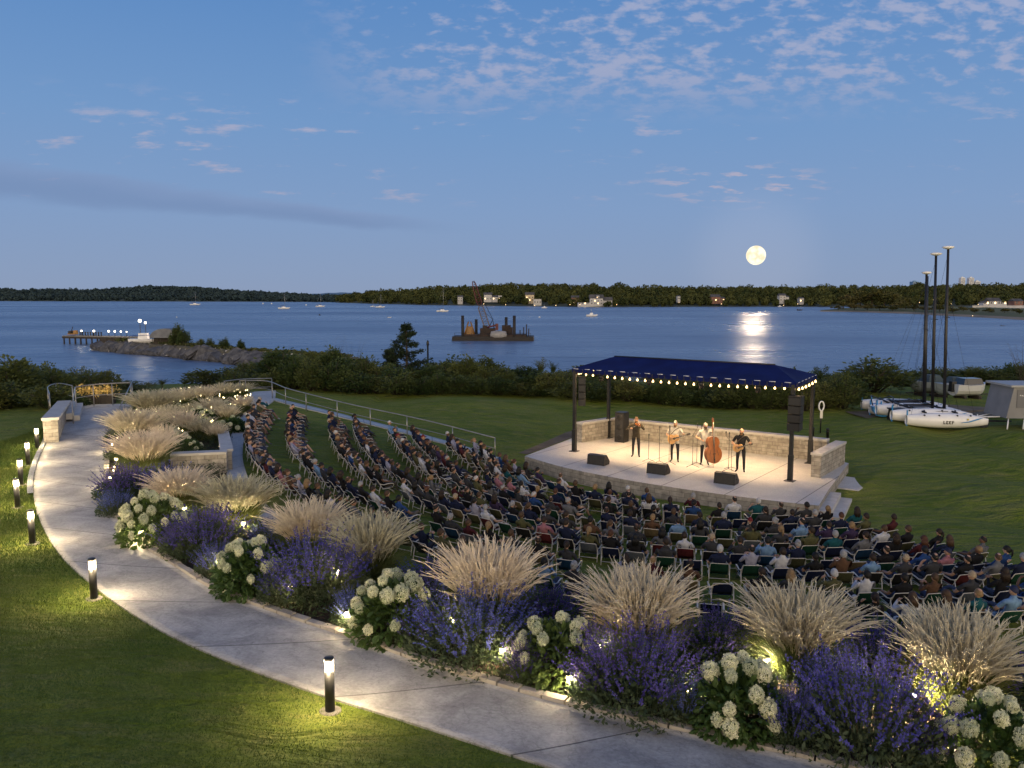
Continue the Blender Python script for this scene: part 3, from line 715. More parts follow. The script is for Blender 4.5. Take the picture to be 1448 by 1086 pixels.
def head_mesh(seed):
    r = np.random.default_rng(seed); n = 105
    i = np.arange(n) + .5; ph = np.arccos(1 - 1.72 * i / n); th = PI * (1 + 5 ** .5) * i
    d = np.c_[np.sin(ph) * np.cos(th), np.sin(ph) * np.sin(th), np.cos(ph)]
    lump = 1 + .10 * np.sin(d[:, 0] * 7 + seed) * np.sin(d[:, 1] * 8) + .08 * np.sin(d[:, 2] * 9 + 1) + r.normal(0, .03, n)
    c = d * lump[:, None] * np.array([.145, .145, .135])
    V = []; dj = d + r.normal(0, .38, (n, 3)); dj /= np.linalg.norm(dj, axis=1)[:, None]; jr = r.normal(size=(n, 3)) * .4
    for k in range(4):
        a = np.cross(dj, np.array([[.3, .2, 1]]) + jr); a /= np.linalg.norm(a, axis=1)[:, None]; b = np.cross(dj, a)
        ang = k * PI / 2; p = a * math.cos(ang) + b * math.sin(ang); q = -a * math.sin(ang) + b * math.cos(ang); s = .030 * (.8 + .5 * r.random((n, 1)))
        o = c + d * .004
        V.append(np.stack([o, o + p * s * .8 + q * s * .5 + d * s * .25, o + p * s * 1.25 + d * s * .1, o + p * s * .8 - q * s * .5 + d * s * .25], 1).reshape(-1, 3))
    V = np.concatenate(V); f = np.arange(len(V)).reshape(-1, 4)
    mb = MB(); mb.blob((0, 0, -.005), (.112, .112, .104), 12, 8); core = [x for x in mb.f]
    return npmesh('flower_head', np.r_[V, np.array(mb.v)], np.r_[f, np.array(core) + len(V)], [MHYF, MHYL], False, np.r_[np.zeros(len(f), int), np.ones(len(core), int)])
HDM = [head_mesh(s) for s in (41, 42, 43)]
def hydrangea(loc, s, nh, seed, label, hs=1.0):
    r = random.Random(seed); e = empty('hydrangea', loc, r.uniform(0, 6.28), label, 'hydrangea', 'hydrangeas in the flower bed'); e.scale = (s, s, s)
    link('foliage', HYM[seed % 3], e)
    put = []; tries = 0
    while len(put) < nh and tries < 900:
        tries += 1
        a = r.uniform(0, 2 * PI); u = r.random(); ph = math.acos(1 - u * .86); q = (.74 * math.sin(ph) * math.cos(a), .74 * math.sin(ph) * math.sin(a), .16 + .74 * math.cos(ph))
        if any((q[0] - p[0]) ** 2 + (q[1] - p[1]) ** 2 + (q[2] - p[2]) ** 2 < (.275 * hs) ** 2 for p in put): continue
        put.append(q); k = hs * r.uniform(.66, 1.08)
        o = link('flower_head', HDM[r.randrange(3)], e, q); o.scale = (k, k, k * .95)
        d = Vector((q[0], q[1], q[2] * .9 + .35)).normalized(); o.rotation_euler = d.to_track_quat('Z', 'Y').to_euler()
    return e
def grass(loc, s, seed, label, small=False, sz=1.0):
    r = random.Random(seed); e = empty('ornamental_grass', loc, r.uniform(0, 6.28), label, 'ornamental grass', 'plume grasses in the flower bed'); e.scale = (s, s, s * sz)
    bl, pl = (GRS if small else GRM)[seed % (2 if small else 3)]
    link('blades', bl, e); link('plumes', pl, e); return e
def salvia(loc, s, seed, label, sz=1.0):
    r = random.Random(seed); e = empty('salvia', loc, r.uniform(0, 6.28), label, 'salvia', 'purple salvias in the flower bed'); e.scale = (s, s, s * sz)
    le, fl = SLM[seed % 3]; link('foliage', le, e); link('flower_spikes', fl, e); return e
# ------------------------------------------------------------------ planting: photo base point, width in photo px, top
def size_from(px, py, wpx, top, w0, h0):
    q = G(px, py); d = math.hypot(q[0], q[1]); sc = wpx / F0 * q[1] / w0
    tz = CAMZ - (top - 418) / F0 * q[1]; hh = (tz - q[2]) / h0
    return q, sc, hh / sc
GRASS = [(1350,1003,205,886,'broad tan plume grass in the bed behind the hydrangea at the lower right corner'),
 (1125,955,195,850,'tan plume grass between the round chairs and the salvia second from the right'),
 (903,930,190,820,'tall tan plume grass behind the third salvia clump counted from the right'),
 (692,893,180,780,'fan shaped tan plume grass behind the middle salvia, between two hydrangeas'),
 (525,826,130,735,'tan plume grass rising behind the salvia just left of the middle hydrangea'),
 (437,790,130,716,'pale plume grass above the hydrangea with most heads, nearest the last lawn chairs'),
 (335,745,130,680,'loose airy plume grass at the bed corner where the walkway disappears'),
 (255,722,105,668,'olive plume grass just behind the hydrangea below the stone planter wall'),
 (205,672,105,612,'large rounded plume grass overhanging the path beside the stone planter wall'),
 (192,632,92,580,'rounded plume grass over the path edge, above the low purple clump'),
 (218,592,88,552,'broad plume grass at the path edge beside the curved railing'),]
for i, (a, b, w_, t_, lb) in enumerate(GRASS):
    q, s, z = size_from(a, b, w_, t_, 1.32, 1.46); grass(q, s, i + 3, lb, False, z)
UP = [(238,606,58,572,'lean olive grass tuft in the upper bed behind the path edge clumps'),(262,620,66,580,'yellowish grass tuft beside the white flowers of the raised planter'),
 (285,622,70,590,'grass clump at the inner corner of the raised stone planter'),(300,592,60,562,'grass clump in the middle of the upper bed'),
 (322,600,55,572,'bright grass clump over the walkway edge of the upper bed'),(345,583,52,560,'small grass clump where the upper bed narrows beside the walkway'),
 (258,576,66,548,'greyish grass clump at the top of the upper bed, beside the landing'),(290,572,60,545,'pale grass clump at the back of the upper bed against the harbour'),
 (318,566,56,541,'tan grass clump at the back of the upper bed, below the railing'),(343,562,48,541,'grass clump at the far tip of the upper bed, by the railing end'),
 (272,596,50,570,'short grass clump between taller ones in the upper bed'),(232,640,60,600,'grass clump filling the bed in front of the raised planter wall'),
 (306,626,48,600,'spiky dark green clump overhanging the raised planter wall')]
for i, (a, b, w_, t_, lb) in enumerate(UP):
    q, s, z = size_from(a, b, w_, t_, 1.5, 1.46); grass(q, s, i + 40, lb, True, z)
SALV = [(1228,1066,190,925,'big deep purple salvia spilling towards the path in the lower right'),
 (898,996,175,885,'purple salvia between the two garden lamps beside the path'),
 (668,926,172,830,'purple salvia to the left of the garden lamp in the middle of the bed'),
 (447,845,135,750,'wide purple salvia left of the middle hydrangea, along the edging'),
 (288,782,105,716,'purple salvia between the two left hydrangeas, along the edging'),
 (178,706,74,655,'dusky purple salvia overhanging the narrow part of the path'),
 (180,648,52,612,'dusky salvia at the path edge between two rounded grasses'),
 (172,624,40,595,'small dusky salvia at the path edge near the block wall'),
 (232,700,80,655,'dim salvia filling the bed in front of the large rounded grass'),
 (610,840,90,795,'low blue salvia at the back of the bed by the lawn chairs'),
 (770,880,110,838,'blue salvia at the back of the bed, behind the heads of the fourth hydrangea'),
 (1010,925,120,868,'low blue salvia at the back of the bed between two tall grasses'),
 (1245,960,120,890,'blue salvia spires at the back of the bed between the two right hand grasses'),
 (385,775,70,738,'thin salvia at the back of the bed between two pale grasses'),
 (1440,985,110,935,'blue salvia at the right edge of the photo, behind the last grass'),
 (248,566,50,548,'grey purple clump at the far end of the upper bed by the landing')]
SALV += [(596,912,70,862,'small salvia tucked against the right side of the middle hydrangea'),(742,962,64,915,'small salvia at the edging between garden lamp and fourth hydrangea'),(838,990,60,940,'narrow salvia at the edging right of the fourth hydrangea'),
 (965,1020,60,968,'narrow salvia left of the hydrangea before the tall grass'),(1120,1052,84,985,'mid sized salvia right of the hydrangea before the tall grass'),(1318,1085,70,1022,'salvia squeezed between the biggest salvia and the corner hydrangea'),
 (505,882,66,836,'small salvia at the edging left of the middle hydrangea'),(398,852,60,806,'small salvia at the edging right of the bend hydrangea'),(308,812,56,768,'small salvia at the edging left of the bend hydrangea'),(256,786,50,742,'small salvia right of the densely flowered hydrangea'),
 (163,728,44,692,'small salvia at the path edge above the densely flowered hydrangea'),(830,935,90,880,'dim salvia in the second row between two tall grasses'),(590,870,80,822,'dim salvia in the second row right of the middle hydrangea'),(1180,1000,90,930,'dim salvia in the second row left of the biggest one')]
for i, (a, b, w_, t_, lb) in enumerate(SALV):
    q, s, z = size_from(a, b, w_, t_, 1.16, .95); salvia(q, s, i + 5, lb, z)
HYD = [(1398,1095,150,985,13,'cream hydrangea with large heads cut by the lower right corner'),
 (1043,1030,135,925,12,'cream hydrangea to the right of the garden lamp, in front of a tall grass'),
 (787,957,118,868,10,'cream hydrangea to the right of the middle garden lamp'),
 (556,898,120,805,14,'cream hydrangea in the middle of the bed, between two salvias'),
 (354,836,96,755,13,'cream hydrangea at the bend of the path with a head hanging low'),
 (216,765,88,684,16,'densely flowered cream hydrangea where the path narrows, below the planter')]
for i, (a, b, w_, t_, nh, lb) in enumerate(HYD):
    q, s, z = size_from(a, b, w_, t_, 1.42, 1.1); hydrangea(q, s, int(nh * 1.9), i + 2, lb, .74).scale.z = s * min(max(z, .8), 1.25)
for i, (a, b, w_, nh, lb) in enumerate([(243,632,44,14,'white hydrangea in the raised stone planter, on its left side'),(268,640,36,8,'small white hydrangea in front of the raised planter corner'),(285,600,40,10,'white flowered bush in the middle of the upper bed'),
      (312,588,36,9,'white flowered bush near the walkway edge of the upper bed'),(240,588,34,9,'white flowered bush behind the path edge grasses'),(330,610,36,9,'white flowered bush hanging over the walkway wall'),
      (930,912,70,9,'pale hydrangea half hidden behind the tall grass and salvia'),(830,905,60,8,'pale hydrangea at the back of the bed right of the garden lamp')]):
    q = G(a, b); s = w_ / F0 * q[1] / 1.5; hydrangea(q, s, nh, i + 60, lb, .9)
# low leafy fillers between the clumps: nobody could count them
fl = []; r = np.random.default_rng(77); cs = []
bo = pxcurve(BO, 200); bi = pxcurve(BI, 200)
for k in range(2600):
    u = r.integers(12, 186); t = r.uniform(.04, .92); q = bo[u] * (1 - t) + bi[u] * t; cs.append((q[0], q[1], h(*q) + r.uniform(.03, .34)))
cs = np.array(cs); K = 22
c = (cs[:, None, :] + r.normal(0, 1, (len(cs), K, 3)) * np.array([.14, .14, .07])).reshape(-1, 3); d = r.normal(size=c.shape); d[:, 2] = np.abs(d[:, 2]) * .6; d /= np.linalg.norm(d, axis=1)[:, None]
v, f = leaf_faces(c, d, r.uniform(.05, .11, (len(c), 1)), r, .4)
o = link('ground_cover', npmesh('ground_cover', v, f, leafmat('cover_leaf', (.022, .045, .014), (.06, .085, .03), .6, .3, 3, False))); tag(o, 'low leafy ground cover filling the gaps of the flower bed', kind='stuff')
# ------------------------------------------------------------------ foreground lawn blades
def lawn(n, region, hgt, wid, seed, name, label):
    r = np.random.default_rng(seed); pts = []
    while len(pts) < n:
        px = r.uniform(-30, 850, 6000); py = region[0] + (region[1] - region[0]) * r.random(6000)
        for a, b in zip(px, py):
            pts.append((a, b))
    return pts
def near_lawn():
    r = np.random.default_rng(5); N_ = 230000
    # uniform over the ground left of the path, thinned with distance
    x = r.uniform(-22, 6, N_ * 3); y = 6.5 + 36 * r.random(N_ * 3) ** 1.9
    cl = np.array(CL); 
    # keep what lies outside the path (left of its lawn edge): nearest edge point test
    ok = np.zeros(len(x), bool); B = 20000
    dirn = np.gradient(cl, axis=0); side0 = None
    for i in range(0, len(x), B):
        dx = x[i:i + B, None] - cl[None, :, 0]; dy = y[i:i + B, None] - cl[None, :, 1]; j = (dx * dx + dy * dy).argmin(1); k = np.arange(len(j))
        cr_ = dirn[j, 0] * dy[k, j] - dirn[j, 1] * dx[k, j]
        rc = np.array(CR)[j]; s2 = dirn[j, 0] * (rc[:, 1] - cl[j, 1]) - dirn[j, 1] * (rc[:, 0] - cl[j, 0])
        ok[i:i + B] = (cr_ * s2 < 0) & ((dx * dx + dy * dy).min(1) > .0004)
    x = x[ok]; y = y[ok]
    f_ = y * cp + 6.3 * sp; px = 724 + F0 * x / f_
    ok = (px > -60) & (px < 900); x = x[ok][:N_]; y = y[ok][:N_]
    fx = (x - GX0) / GS; fy = (y - GY0) / GS; i = fx.astype(int); j = fy.astype(int); u = fx - i; v_ = fy - j
    z = (_H[j, i] * (1 - u) + _H[j, i + 1] * u) * (1 - v_) + (_H[j + 1, i] * (1 - u) + _H[j + 1, i + 1] * u) * v_
    n = len(x); k = np.clip(y / 14, .8, 2.2)
    hh = r.uniform(.035, .085, n) * np.minimum(k, 1.6); a = r.uniform(0, 2 * PI, n); w_ = .006 * k; l = r.normal(0, .035, (n, 2)) * np.minimum(k, 1.5)[:, None] + np.array([.01, -.015])
    sd = np.c_[np.cos(a) * w_, np.sin(a) * w_]
    A = np.c_[x - sd[:, 0], y - sd[:, 1], z - .005]; Bv = np.c_[x + sd[:, 0], y + sd[:, 1], z - .005]
    T = np.c_[x + l[:, 0], y + l[:, 1], z + hh]
    v = np.stack([A, Bv, T], 1).reshape(-1, 3); f = np.arange(n * 3).reshape(n, 3)
    return npmesh('grass', v, f, leafmat('lawn_blade', (.045, .092, .013), (.115, .150, .030), .6, .35, .7, False))
o = link('grass', near_lawn()); tag(o, 'mown lawn grass beside the curved path', kind='stuff')
# ------------------------------------------------------------------ bollards and garden lamps
MBLACK = mat('black_metal', (.012, .012, .013), .45, .3, col2=(.02, .02, .02), scale=6)
MGLOW = mat('lamp_glass', (1, .9, .7), .4, emit=(1, .78, .46), estr=6.0)
MGLOW2 = mat('bulb_glass', (1, .85, .6), .4, emit=(1, .62, .26), estr=5.0)
MPADC = mat('lamp_footing', (.11, .10, .09), .9, col2=(.19, .175, .155), scale=9, bump=.3)
WARM = (1.0, .76, .44)
def plamp(parent, z, energy, rad=.05, col=WARM, loc=None, spot=None):
    l = bpy.data.lights.new('lamp_light', 'SPOT' if spot else 'POINT'); l.energy = energy; l.shadow_soft_size = rad; l.color = col
    o = bpy.data.objects.new('lamp_light', l); COL.objects.link(o)
    if parent is not None: o.parent = parent
    o.location = loc if loc is not None else (0, 0, z)
    if spot: l.spot_size = spot; l.spot_blend = .6
    return o
HB = .88
def bollard_meshes():
    a = MB(); a.lathe([(.075, 0), (.075, .66), (.066, .665)], n=20); post = a.mesh('post', MBLACK)
    a = MB(); a.lathe([(.062, .655), (.066, .66), (.066, .835), (.062, .84)], n=20); lens = a.mesh('lens', MGLOW)
    a = MB(); a.lathe([(.076, .835), (.078, .845), (.078, .872), (.07, .88), (.002, .884)], n=20)
    cap = a.mesh('cap', MBLACK)
    a = MB(); a.lathe([(.17, -.05), (.17, .012), (.155, .020), (.002, .021)], n=20); ft = a.mesh('footing', MPADC)
    return post, lens, cap, ft
BM = bollard_meshes()
BOLL = [((467,1006),'lit black bollard light nearest the viewer, on the lawn side of the path'),((133,847),'lit black bollard light on the lawn where the path bends, second nearest'),
        ((46,769),'lit bollard light by the path, third in the row from the nearest one'),((25,718),'lit bollard light at the left, fourth in the row from the nearest one'),
        ((30,686),'lit bollard light at the left, fifth in the row from the nearest one'),((40,658),'lit bollard light next to last before the block wall'),((53,635),'small lit bollard light closest to the block wall')]
for (a, b_), lb in BOLL:
    q = G(a, b_); e = empty('bollard_light', q, 0, lb, 'bollard light', 'bollard lights along the path')
    for nm, me in zip(('post', 'lens', 'cap', 'footing'), BM): link(nm, me, e)
    # light leaves the lens outward and down
    for an in range(3):
        plamp(e, 0, BOLL_E if 'BOLL_E' in globals() else 60, .05, loc=(math.cos(an * 2.094 + .5) * .13, math.sin(an * 2.094 + .5) * .13, .74))
def garden_lamp_meshes():
    a = MB(); a.tube([(0, 0, -.05), (0, 0, .30)], .012, 6); st = a.mesh('stake', MBLACK)
    a = MB(); a.lathe([(.03, .30), (.055, .31), (.055, .37), (.03, .385)], n=12); hd = a.mesh('lamp_head', MGLOW)
    a = MB(); a.lathe([(.075, .385), (.07, .395), (.002, .42)], n=12); cp_ = a.mesh('lamp_shade', MBLACK)
    return st, hd, cp_
GM = garden_lamp_meshes()
GL = [(711,944,5,'garden lamp lighting the mulch between salvia and hydrangea, middle of the bed'),(973,1003,5,'garden lamp at the left foot of the hydrangea before the tall grass'),(1335,1078,5,'garden lamp by the hydrangea in the lower right corner'),
      (1292,1010,20,'garden lamp glowing through the plumes of the right hand grass'),(492,890,4,'garden lamp beside the edging left of the middle hydrangea'),(345,757,14,'garden lamp glowing inside the loose airy grass'),
      (640,898,18,'garden lamp right of the middle hydrangea, at the foot of the fan shaped grass'),(850,938,16,'garden lamp left of the third tall grass, behind a salvia'),(1082,958,13,'garden lamp at the foot of the grass second from the right'),
      (478,828,18,'garden lamp between the two pale grasses'),(280,655,9,'garden lamp washing the raised planter wall'),(157,690,4,'garden lamp at the path edge under the dusky salvia'),
      (262,735,5,'garden lamp beside the densely flowered hydrangea'),(222,684,14,'garden lamp at the foot of the large rounded grass by the planter wall'),(165,662,4,'garden lamp at the path edge by the rounded grass'),(160,640,4,'garden lamp at the path edge, midway to the landing'),
      (172,608,4,'garden lamp at the path edge near the landing'),(214,642,12,'garden lamp at the foot of the upper rounded path edge grass'),(300,605,6,'garden lamp in the middle of the upper bed'),(320,585,6,'garden lamp near the walkway in the upper bed'),
      (272,584,6,'garden lamp at the back of the upper bed'),(215,606,6,'garden lamp between the path edge grasses'),(340,575,5,'garden lamp at the tip of the upper bed'),(200,770,4,'garden lamp at the edging below the densely flowered hydrangea'),
      (412,852,4,'garden lamp under the wide salvia at the edging'),(310,812,4,'garden lamp at the edging before the bend hydrangea'),(805,985,4,'garden lamp at the edging right of the middle lamp')]
for a, b_, en, lb in GL:
    q = G(a, b_); e = empty('garden_lamp', q, 0, lb, 'garden lamp', 'garden lamps in the flower bed')
    for nm, me in zip(('stake', 'lamp_head', 'lamp_shade'), GM): link(nm, me, e)
    plamp(e, .34, en * (GARD_E if 'GARD_E' in globals() else 14), .06, loc=(.0, -.09, .33))
# tiny fairy bulbs strewn through the upper bed: one cord with its bulbs
r = random.Random(9); mb = MB(); pts = []
for i in range(150):
    u = r.uniform(0, 1); a = 160 + u * 195; lo = 690 - u * 118; hi = 560
    py = r.uniform(max(hi, lo - 75), lo); q = G(a, py); pts.append((q[0], q[1], q[2] + r.uniform(.12, .75)))
for p in pts: mb.blob(p, (.028, .028, .034), 6, 4)
o = mb.build('fairy_lights', mat('fairy_bulb', (1, .9, .6), .5, emit=(1, .80, .42), estr=6)); tag(o, 'tiny warm fairy bulbs scattered among the upper bed grasses', 'fairy lights', kind='stuff')
# ------------------------------------------------------------------ stage
SZ = .5
MSTAGE = concrete('stage_slab', (.46, .44, .41), (.56, .54, .50), 2.4, None, .12)
MBLOCK = blockmat('stone_block', (.25, .225, .19), (.36, .335, .29), (.13, .115, .095), .46, .16)
MCOPE = mat('stone_coping', (.38, .365, .34), .8, col2=(.48, .465, .44), scale=3, bump=.3, bscale=12)
MRISE = blockmat('stage_riser', (.26, .24, .21), (.36, .33, .29), (.13, .12, .10), .6, .18)
def S(px, py, z=SZ): return P(px, py, z)
def wall_run(mb, a, b, z0, z1, th, u0=0.0, ends=True):
    """vertical block wall from a to b (xy), with UVs in metres"""
    a = np.array(a[:2]); b = np.array(b[:2]); d = b - a; L_ = np.linalg.norm(d); d /= L_; n = np.array([-d[1], d[0]]) * th / 2
    z0 = z0 if hasattr(z0, '__len__') else (z0, z0); z1 = z1 if hasattr(z1, '__len__') else (z1, z1)
    if mb.uv is None: mb.uv = []
    q = lambda p, z: (p[0], p[1], z)
    for p0, p1, ua, ub in ((a - n, b - n, 0, L_), (b + n, a + n, L_, 0), (a + n, a - n, -th, 0), (b - n, b + n, L_, L_ + th)):
        f0 = 0 if ua in (0, -th) else 1; f1 = 1 if ub in (L_, L_ + th) else 0
        if ua == L_ and ub == L_ + th: f0 = f1 = 1
        if ua == -th: f0 = f1 = 0
        mb.add([q(p0, z0[f0]), q(p1, z0[f1]), q(p1, z1[f1]), q(p0, z1[f0])], [(0, 1, 2, 3)])
        mb.uv += [(u0 + ua, z0[f0]), (u0 + ub, z0[f1]), (u0 + ub, z1[f1]), (u0 + ua, z1[f0])]
    mb.add([q(a - n, z1[0]), q(b - n, z1[1]), q(b + n, z1[1]), q(a + n, z1[0])], [(0, 1, 2, 3)]); mb.uv += [(0, 0), (L_, 0), (L_, th), (0, th)]
def coping(mb, a, b, z, th, t=.09, e=.04):
    a = np.array(a[:2]); b = np.array(b[:2]); d = b - a; L_ = np.linalg.norm(d); d /= L_
    z = z if hasattr(z, '__len__') else (z, z); n = np.array([-d[1], d[0]]) * (th / 2 + e); k = max(1, round(L_ / .9))
    for i in range(k):
        p0 = a + d * (L_ * i / k + .004); p1 = a + d * (L_ * (i + 1) / k - .004); za = z[0] + (z[1] - z[0]) * i / k; zb = z[0] + (z[1] - z[0]) * (i + 1) / k
        vs = [(p0[0] - n[0], p0[1] - n[1], za), (p1[0] - n[0], p1[1] - n[1], zb), (p1[0] + n[0], p1[1] + n[1], zb), (p0[0] + n[0], p0[1] + n[1], za)]
        mb.add(vs + [(v[0], v[1], v[2] + t) for v in vs], [(0, 3, 2, 1), (4, 5, 6, 7), (0, 1, 5, 4), (1, 2, 6, 5), (2, 3, 7, 6), (3, 0, 4, 7)])
stage = empty('stage', S(960, 655, 0), 0, 'pale concrete stage platform with a curved block front and block walls behind', 'stage')
so_ = np.array(stage.location)
front = smooth_curve([S(*p)[:2] for p in [(742,645),(800,661.5),(880,677.5),(960,690.5),(1040,701.5),(1110,710),(1158,715)]], 40)
poly = [tuple(p) for p in front] + [tuple(S(*p)[:2]) for p in [(1172,692),(1200,655),(1100,628),(866,604),(808,620)]]
def rel(mb):
    mb.v = [(v[0] - so_[0], v[1] - so_[1], v[2] - so_[2]) for v in mb.v]; return mb
mb = MB(); n = len(poly); mb.uv = []
ud = np.array(S(1117, 680)[:2]) - np.array(S(812, 638)[:2]); ud /= np.linalg.norm(ud); un = np.array([-ud[1], ud[0]])
mb.add([(p[0], p[1], SZ) for p in poly], [tuple(range(n))]); mb.uv = [(float(np.dot(p, ud)), float(np.dot(p, un)) - .6) for p in poly]
rel(mb).build('floor_slab', MSTAGE, stage)
mb = MB(); mb.uv = []; s = 0
ring = poly
for i in range(n):
    a, b_ = np.array(ring[i]), np.array(ring[(i + 1) % n]); L_ = np.linalg.norm(b_ - a)
    mb.add([(a[0], a[1], -.4), (b_[0], b_[1], -.4), (b_[0], b_[1], SZ - .004), (a[0], a[1], SZ - .004)], [(0, 1, 2, 3)]); mb.uv += [(s, -.4), (s + L_, -.4), (s + L_, SZ), (s, SZ)]; s += L_
rel(mb).build('riser', MRISE, stage)
A_, B_, C_, D_, E_ = S(819, 625), S(866, 617), S(1170, 652), S(1188, 655), S(1153, 675)
WH = SZ + .86
for nm, runs in (('back_wall', [(B_, C_)]), ('side_wall', [(A_, B_)]), ('side_wall', [(D_, E_)])):
    mb = MB(); m2 = MB()
    for a, b_ in runs:
        if nm == 'side_wall' and a is A_:
            d = (B_ - A_) / np.linalg.norm(B_ - A_); b_ = B_ - d * .20
        wall_run(mb, a, b_, -.3, WH, .36); coping(m2, a, b_, WH, .36)
    w_ = rel(mb).build(nm, MBLOCK, stage); rel(m2).build('coping', MCOPE, w_)
# steps at the right end
st = MB(); sa, sb = np.array(S(1158, 715)[:2]), np.array(S(1174, 689)[:2]); dd = (sb - sa); nn_ = np.array([dd[1], -dd[0]]); nn_ /= np.linalg.norm(nn_)
for i in range(2):
    o0 = nn_ * (.38 * i); o1 = nn_ * (.38 * (i + 1)); z = SZ - .165 * (i + 1)
    st.prism([tuple(sa + o0), tuple(sa + o1), tuple(sb + o1), tuple(sb + o0)], -.3, z)
rel(st).build('step', MCOPE, stage)
pad = MB(); pc = G(1195, 684); ang = math.atan2(dd[1], dd[0]); pad.box((pc[0] + .2, pc[1], .06), (2.2, 1.3, .12), ang - .2); o = pad.build('paving_slab', MSTAGE); tag(o, kind='structure')
pad = MB(); q = [P(700, 652, .1), P(742, 648, .1), P(790, 628, .1), P(770, 628, .1)]
# dirt patch by the left end of the stage
MDIRT = mat('bare_soil', (.10, .075, .045), .95, col2=(.16, .125, .08), scale=1.5, bump=.5)
ring_ = [(733,641),(760,630),(800,612),(822,606),(818,618),(806,620),(770,634),(745,643)]
pad.add([(*G(a, b_)[:2], G(a, b_)[2] + .02) for a, b_ in ring_], [tuple(range(len(ring_)))]); o = pad.build('bare_ground', MDIRT); tag(o, kind='structure')
# ------------------------------------------------------------------ canopy
PF = [np.array(S(812, 638)), np.array(S(1117, 680)), np.array(S(1145, 655)), np.array(S(860, 619))]   # FL FR BR BL
MNAVY = mat('canopy_fabric', (.002, .006, .060), .8, col2=(.003, .010, .085), scale=1.2, bump=.15, bscale=2, spec=.15)
can = empty('canopy', (PF[0] + PF[1] + PF[2] + PF[3]) / 4 * np.array([1, 1, 0]) + np.array([0, 0, SZ]), 0, 'navy hipped fabric canopy on four black posts over the stage', 'canopy')
co_ = np.array(can.location)
def rc(mb): mb.v = [(v[0] - co_[0], v[1] - co_[1], v[2] - co_[2]) for v in mb.v]; return mb
HE = 4.18; HR = 4.72
for i, p in enumerate(PF):
    mb = MB(); mb.box((p[0], p[1], SZ + (HE - SZ) / 2), (.13, .13, HE - SZ), math.atan2(ud[1], ud[0])); mb.box((p[0], p[1], SZ + .5), (.17, .17, 1.0), math.atan2(ud[1], ud[0])); mb.box((p[0], p[1], SZ + .012), (.36, .36, .024), math.atan2(ud[1], ud[0]))
    rc(mb).build('post', MBLACK, can)
mb = MB()
for i in range(4):
    a, b_ = PF[i], PF[(i + 1) % 4]; c = (a + b_) / 2; d = b_ - a
    mb.box((c[0], c[1], HE - .05), (np.linalg.norm(d[:2]) - .18, .10, .14), math.atan2(d[1], d[0]))
rc(mb).build('beam', MBLACK, can)
fl_, fr_, br_, bl_ = [np.array([*p[:2], HE + .06]) for p in PF]
ctr = (fl_ + fr_ + br_ + bl_) / 4
fl_, fr_, br_, bl_ = [ctr + (p - ctr) * np.array([1.03, 1.03, 1]) for p in (fl_, fr_, br_, bl_)]
ml, mr_ = (fl_ + bl_) / 2, (fr_ + br_) / 2; ax = (mr_ - ml); r0 = ml + ax * .13; r1 = mr_ - ax * .13; r0[2] = r1[2] = HR
mb = MB()
def panel(p, q, r_, s_, nu=14, nv=6, sag=.10):
    vs = []; fs = []
    for i in range(nv + 1):
        for j in range(nu + 1):
            u, v = j / nu, i / nv; a = p * (1 - u) + q * u; b2 = s_ * (1 - u) + r_ * u; w_ = a * (1 - v) + b2 * v
            w_ = w_ + np.array([0, 0, -sag * math.sin(PI * u) * math.sin(PI * v) + .012 * math.sin(u * 40) * math.sin(PI * v)]); vs.append(w_)
    for i in range(nv):
        for j in range(nu): a = i * (nu + 1) + j; fs.append((a, a + 1, a + nu + 2, a + nu + 1))
    mb.add(vs, fs, 0, True)
panel(fl_, fr_, r1, r0); panel(br_, bl_, r0, r1); panel(fr_, br_, r1, r1, 6); panel(bl_, fl_, r0, r0, 6)
rc(mb).build('roof', MNAVY, can)
mb = MB()
for a, b_ in ((fl_, fr_), (fr_, br_), (br_, bl_), (bl_, fl_)):     # scalloped valance with light lacing
    d = b_ - a; L_ = np.linalg.norm(d); k = int(L_ / .28)
    for i in range(k):
        p = a + d * (i + .06) / k; q = a + d * (i + .94) / k
        mb.add([p, q, q + np.array([0, 0, -.15]), (p + q) / 2 + np.array([0, 0, -.18]), p + np.array([0, 0, -.15])], [(0, 1, 2, 3, 4)])
rc(mb).build('valance', MNAVY, can)
mb = MB(); mb.tube([r0 + np.array([0, 0, .01]), r1 + np.array([0, 0, .01])], .035, 8); rc(mb).build('ridge_pole', MBLACK, can)
mb = MB()
for a, b_ in ((fl_, fr_), (fr_, br_), (bl_, fl_)):
    d = b_ - a; L_ = np.linalg.norm(d); k = int(L_ / .56)
    for i in range(k):
        p = a + d * (i + .2) / k; q = a + d * (i + .62) / k; nn2 = np.array([d[1], -d[0], 0]) / L_ * .012
        mb.tube([p + nn2 + np.array([0, 0, .012]), q + nn2 + np.array([0, 0, .012])], .012, 4)
rc(mb).build('lacing', mat('white_cord', (.75, .75, .78), .6), can)
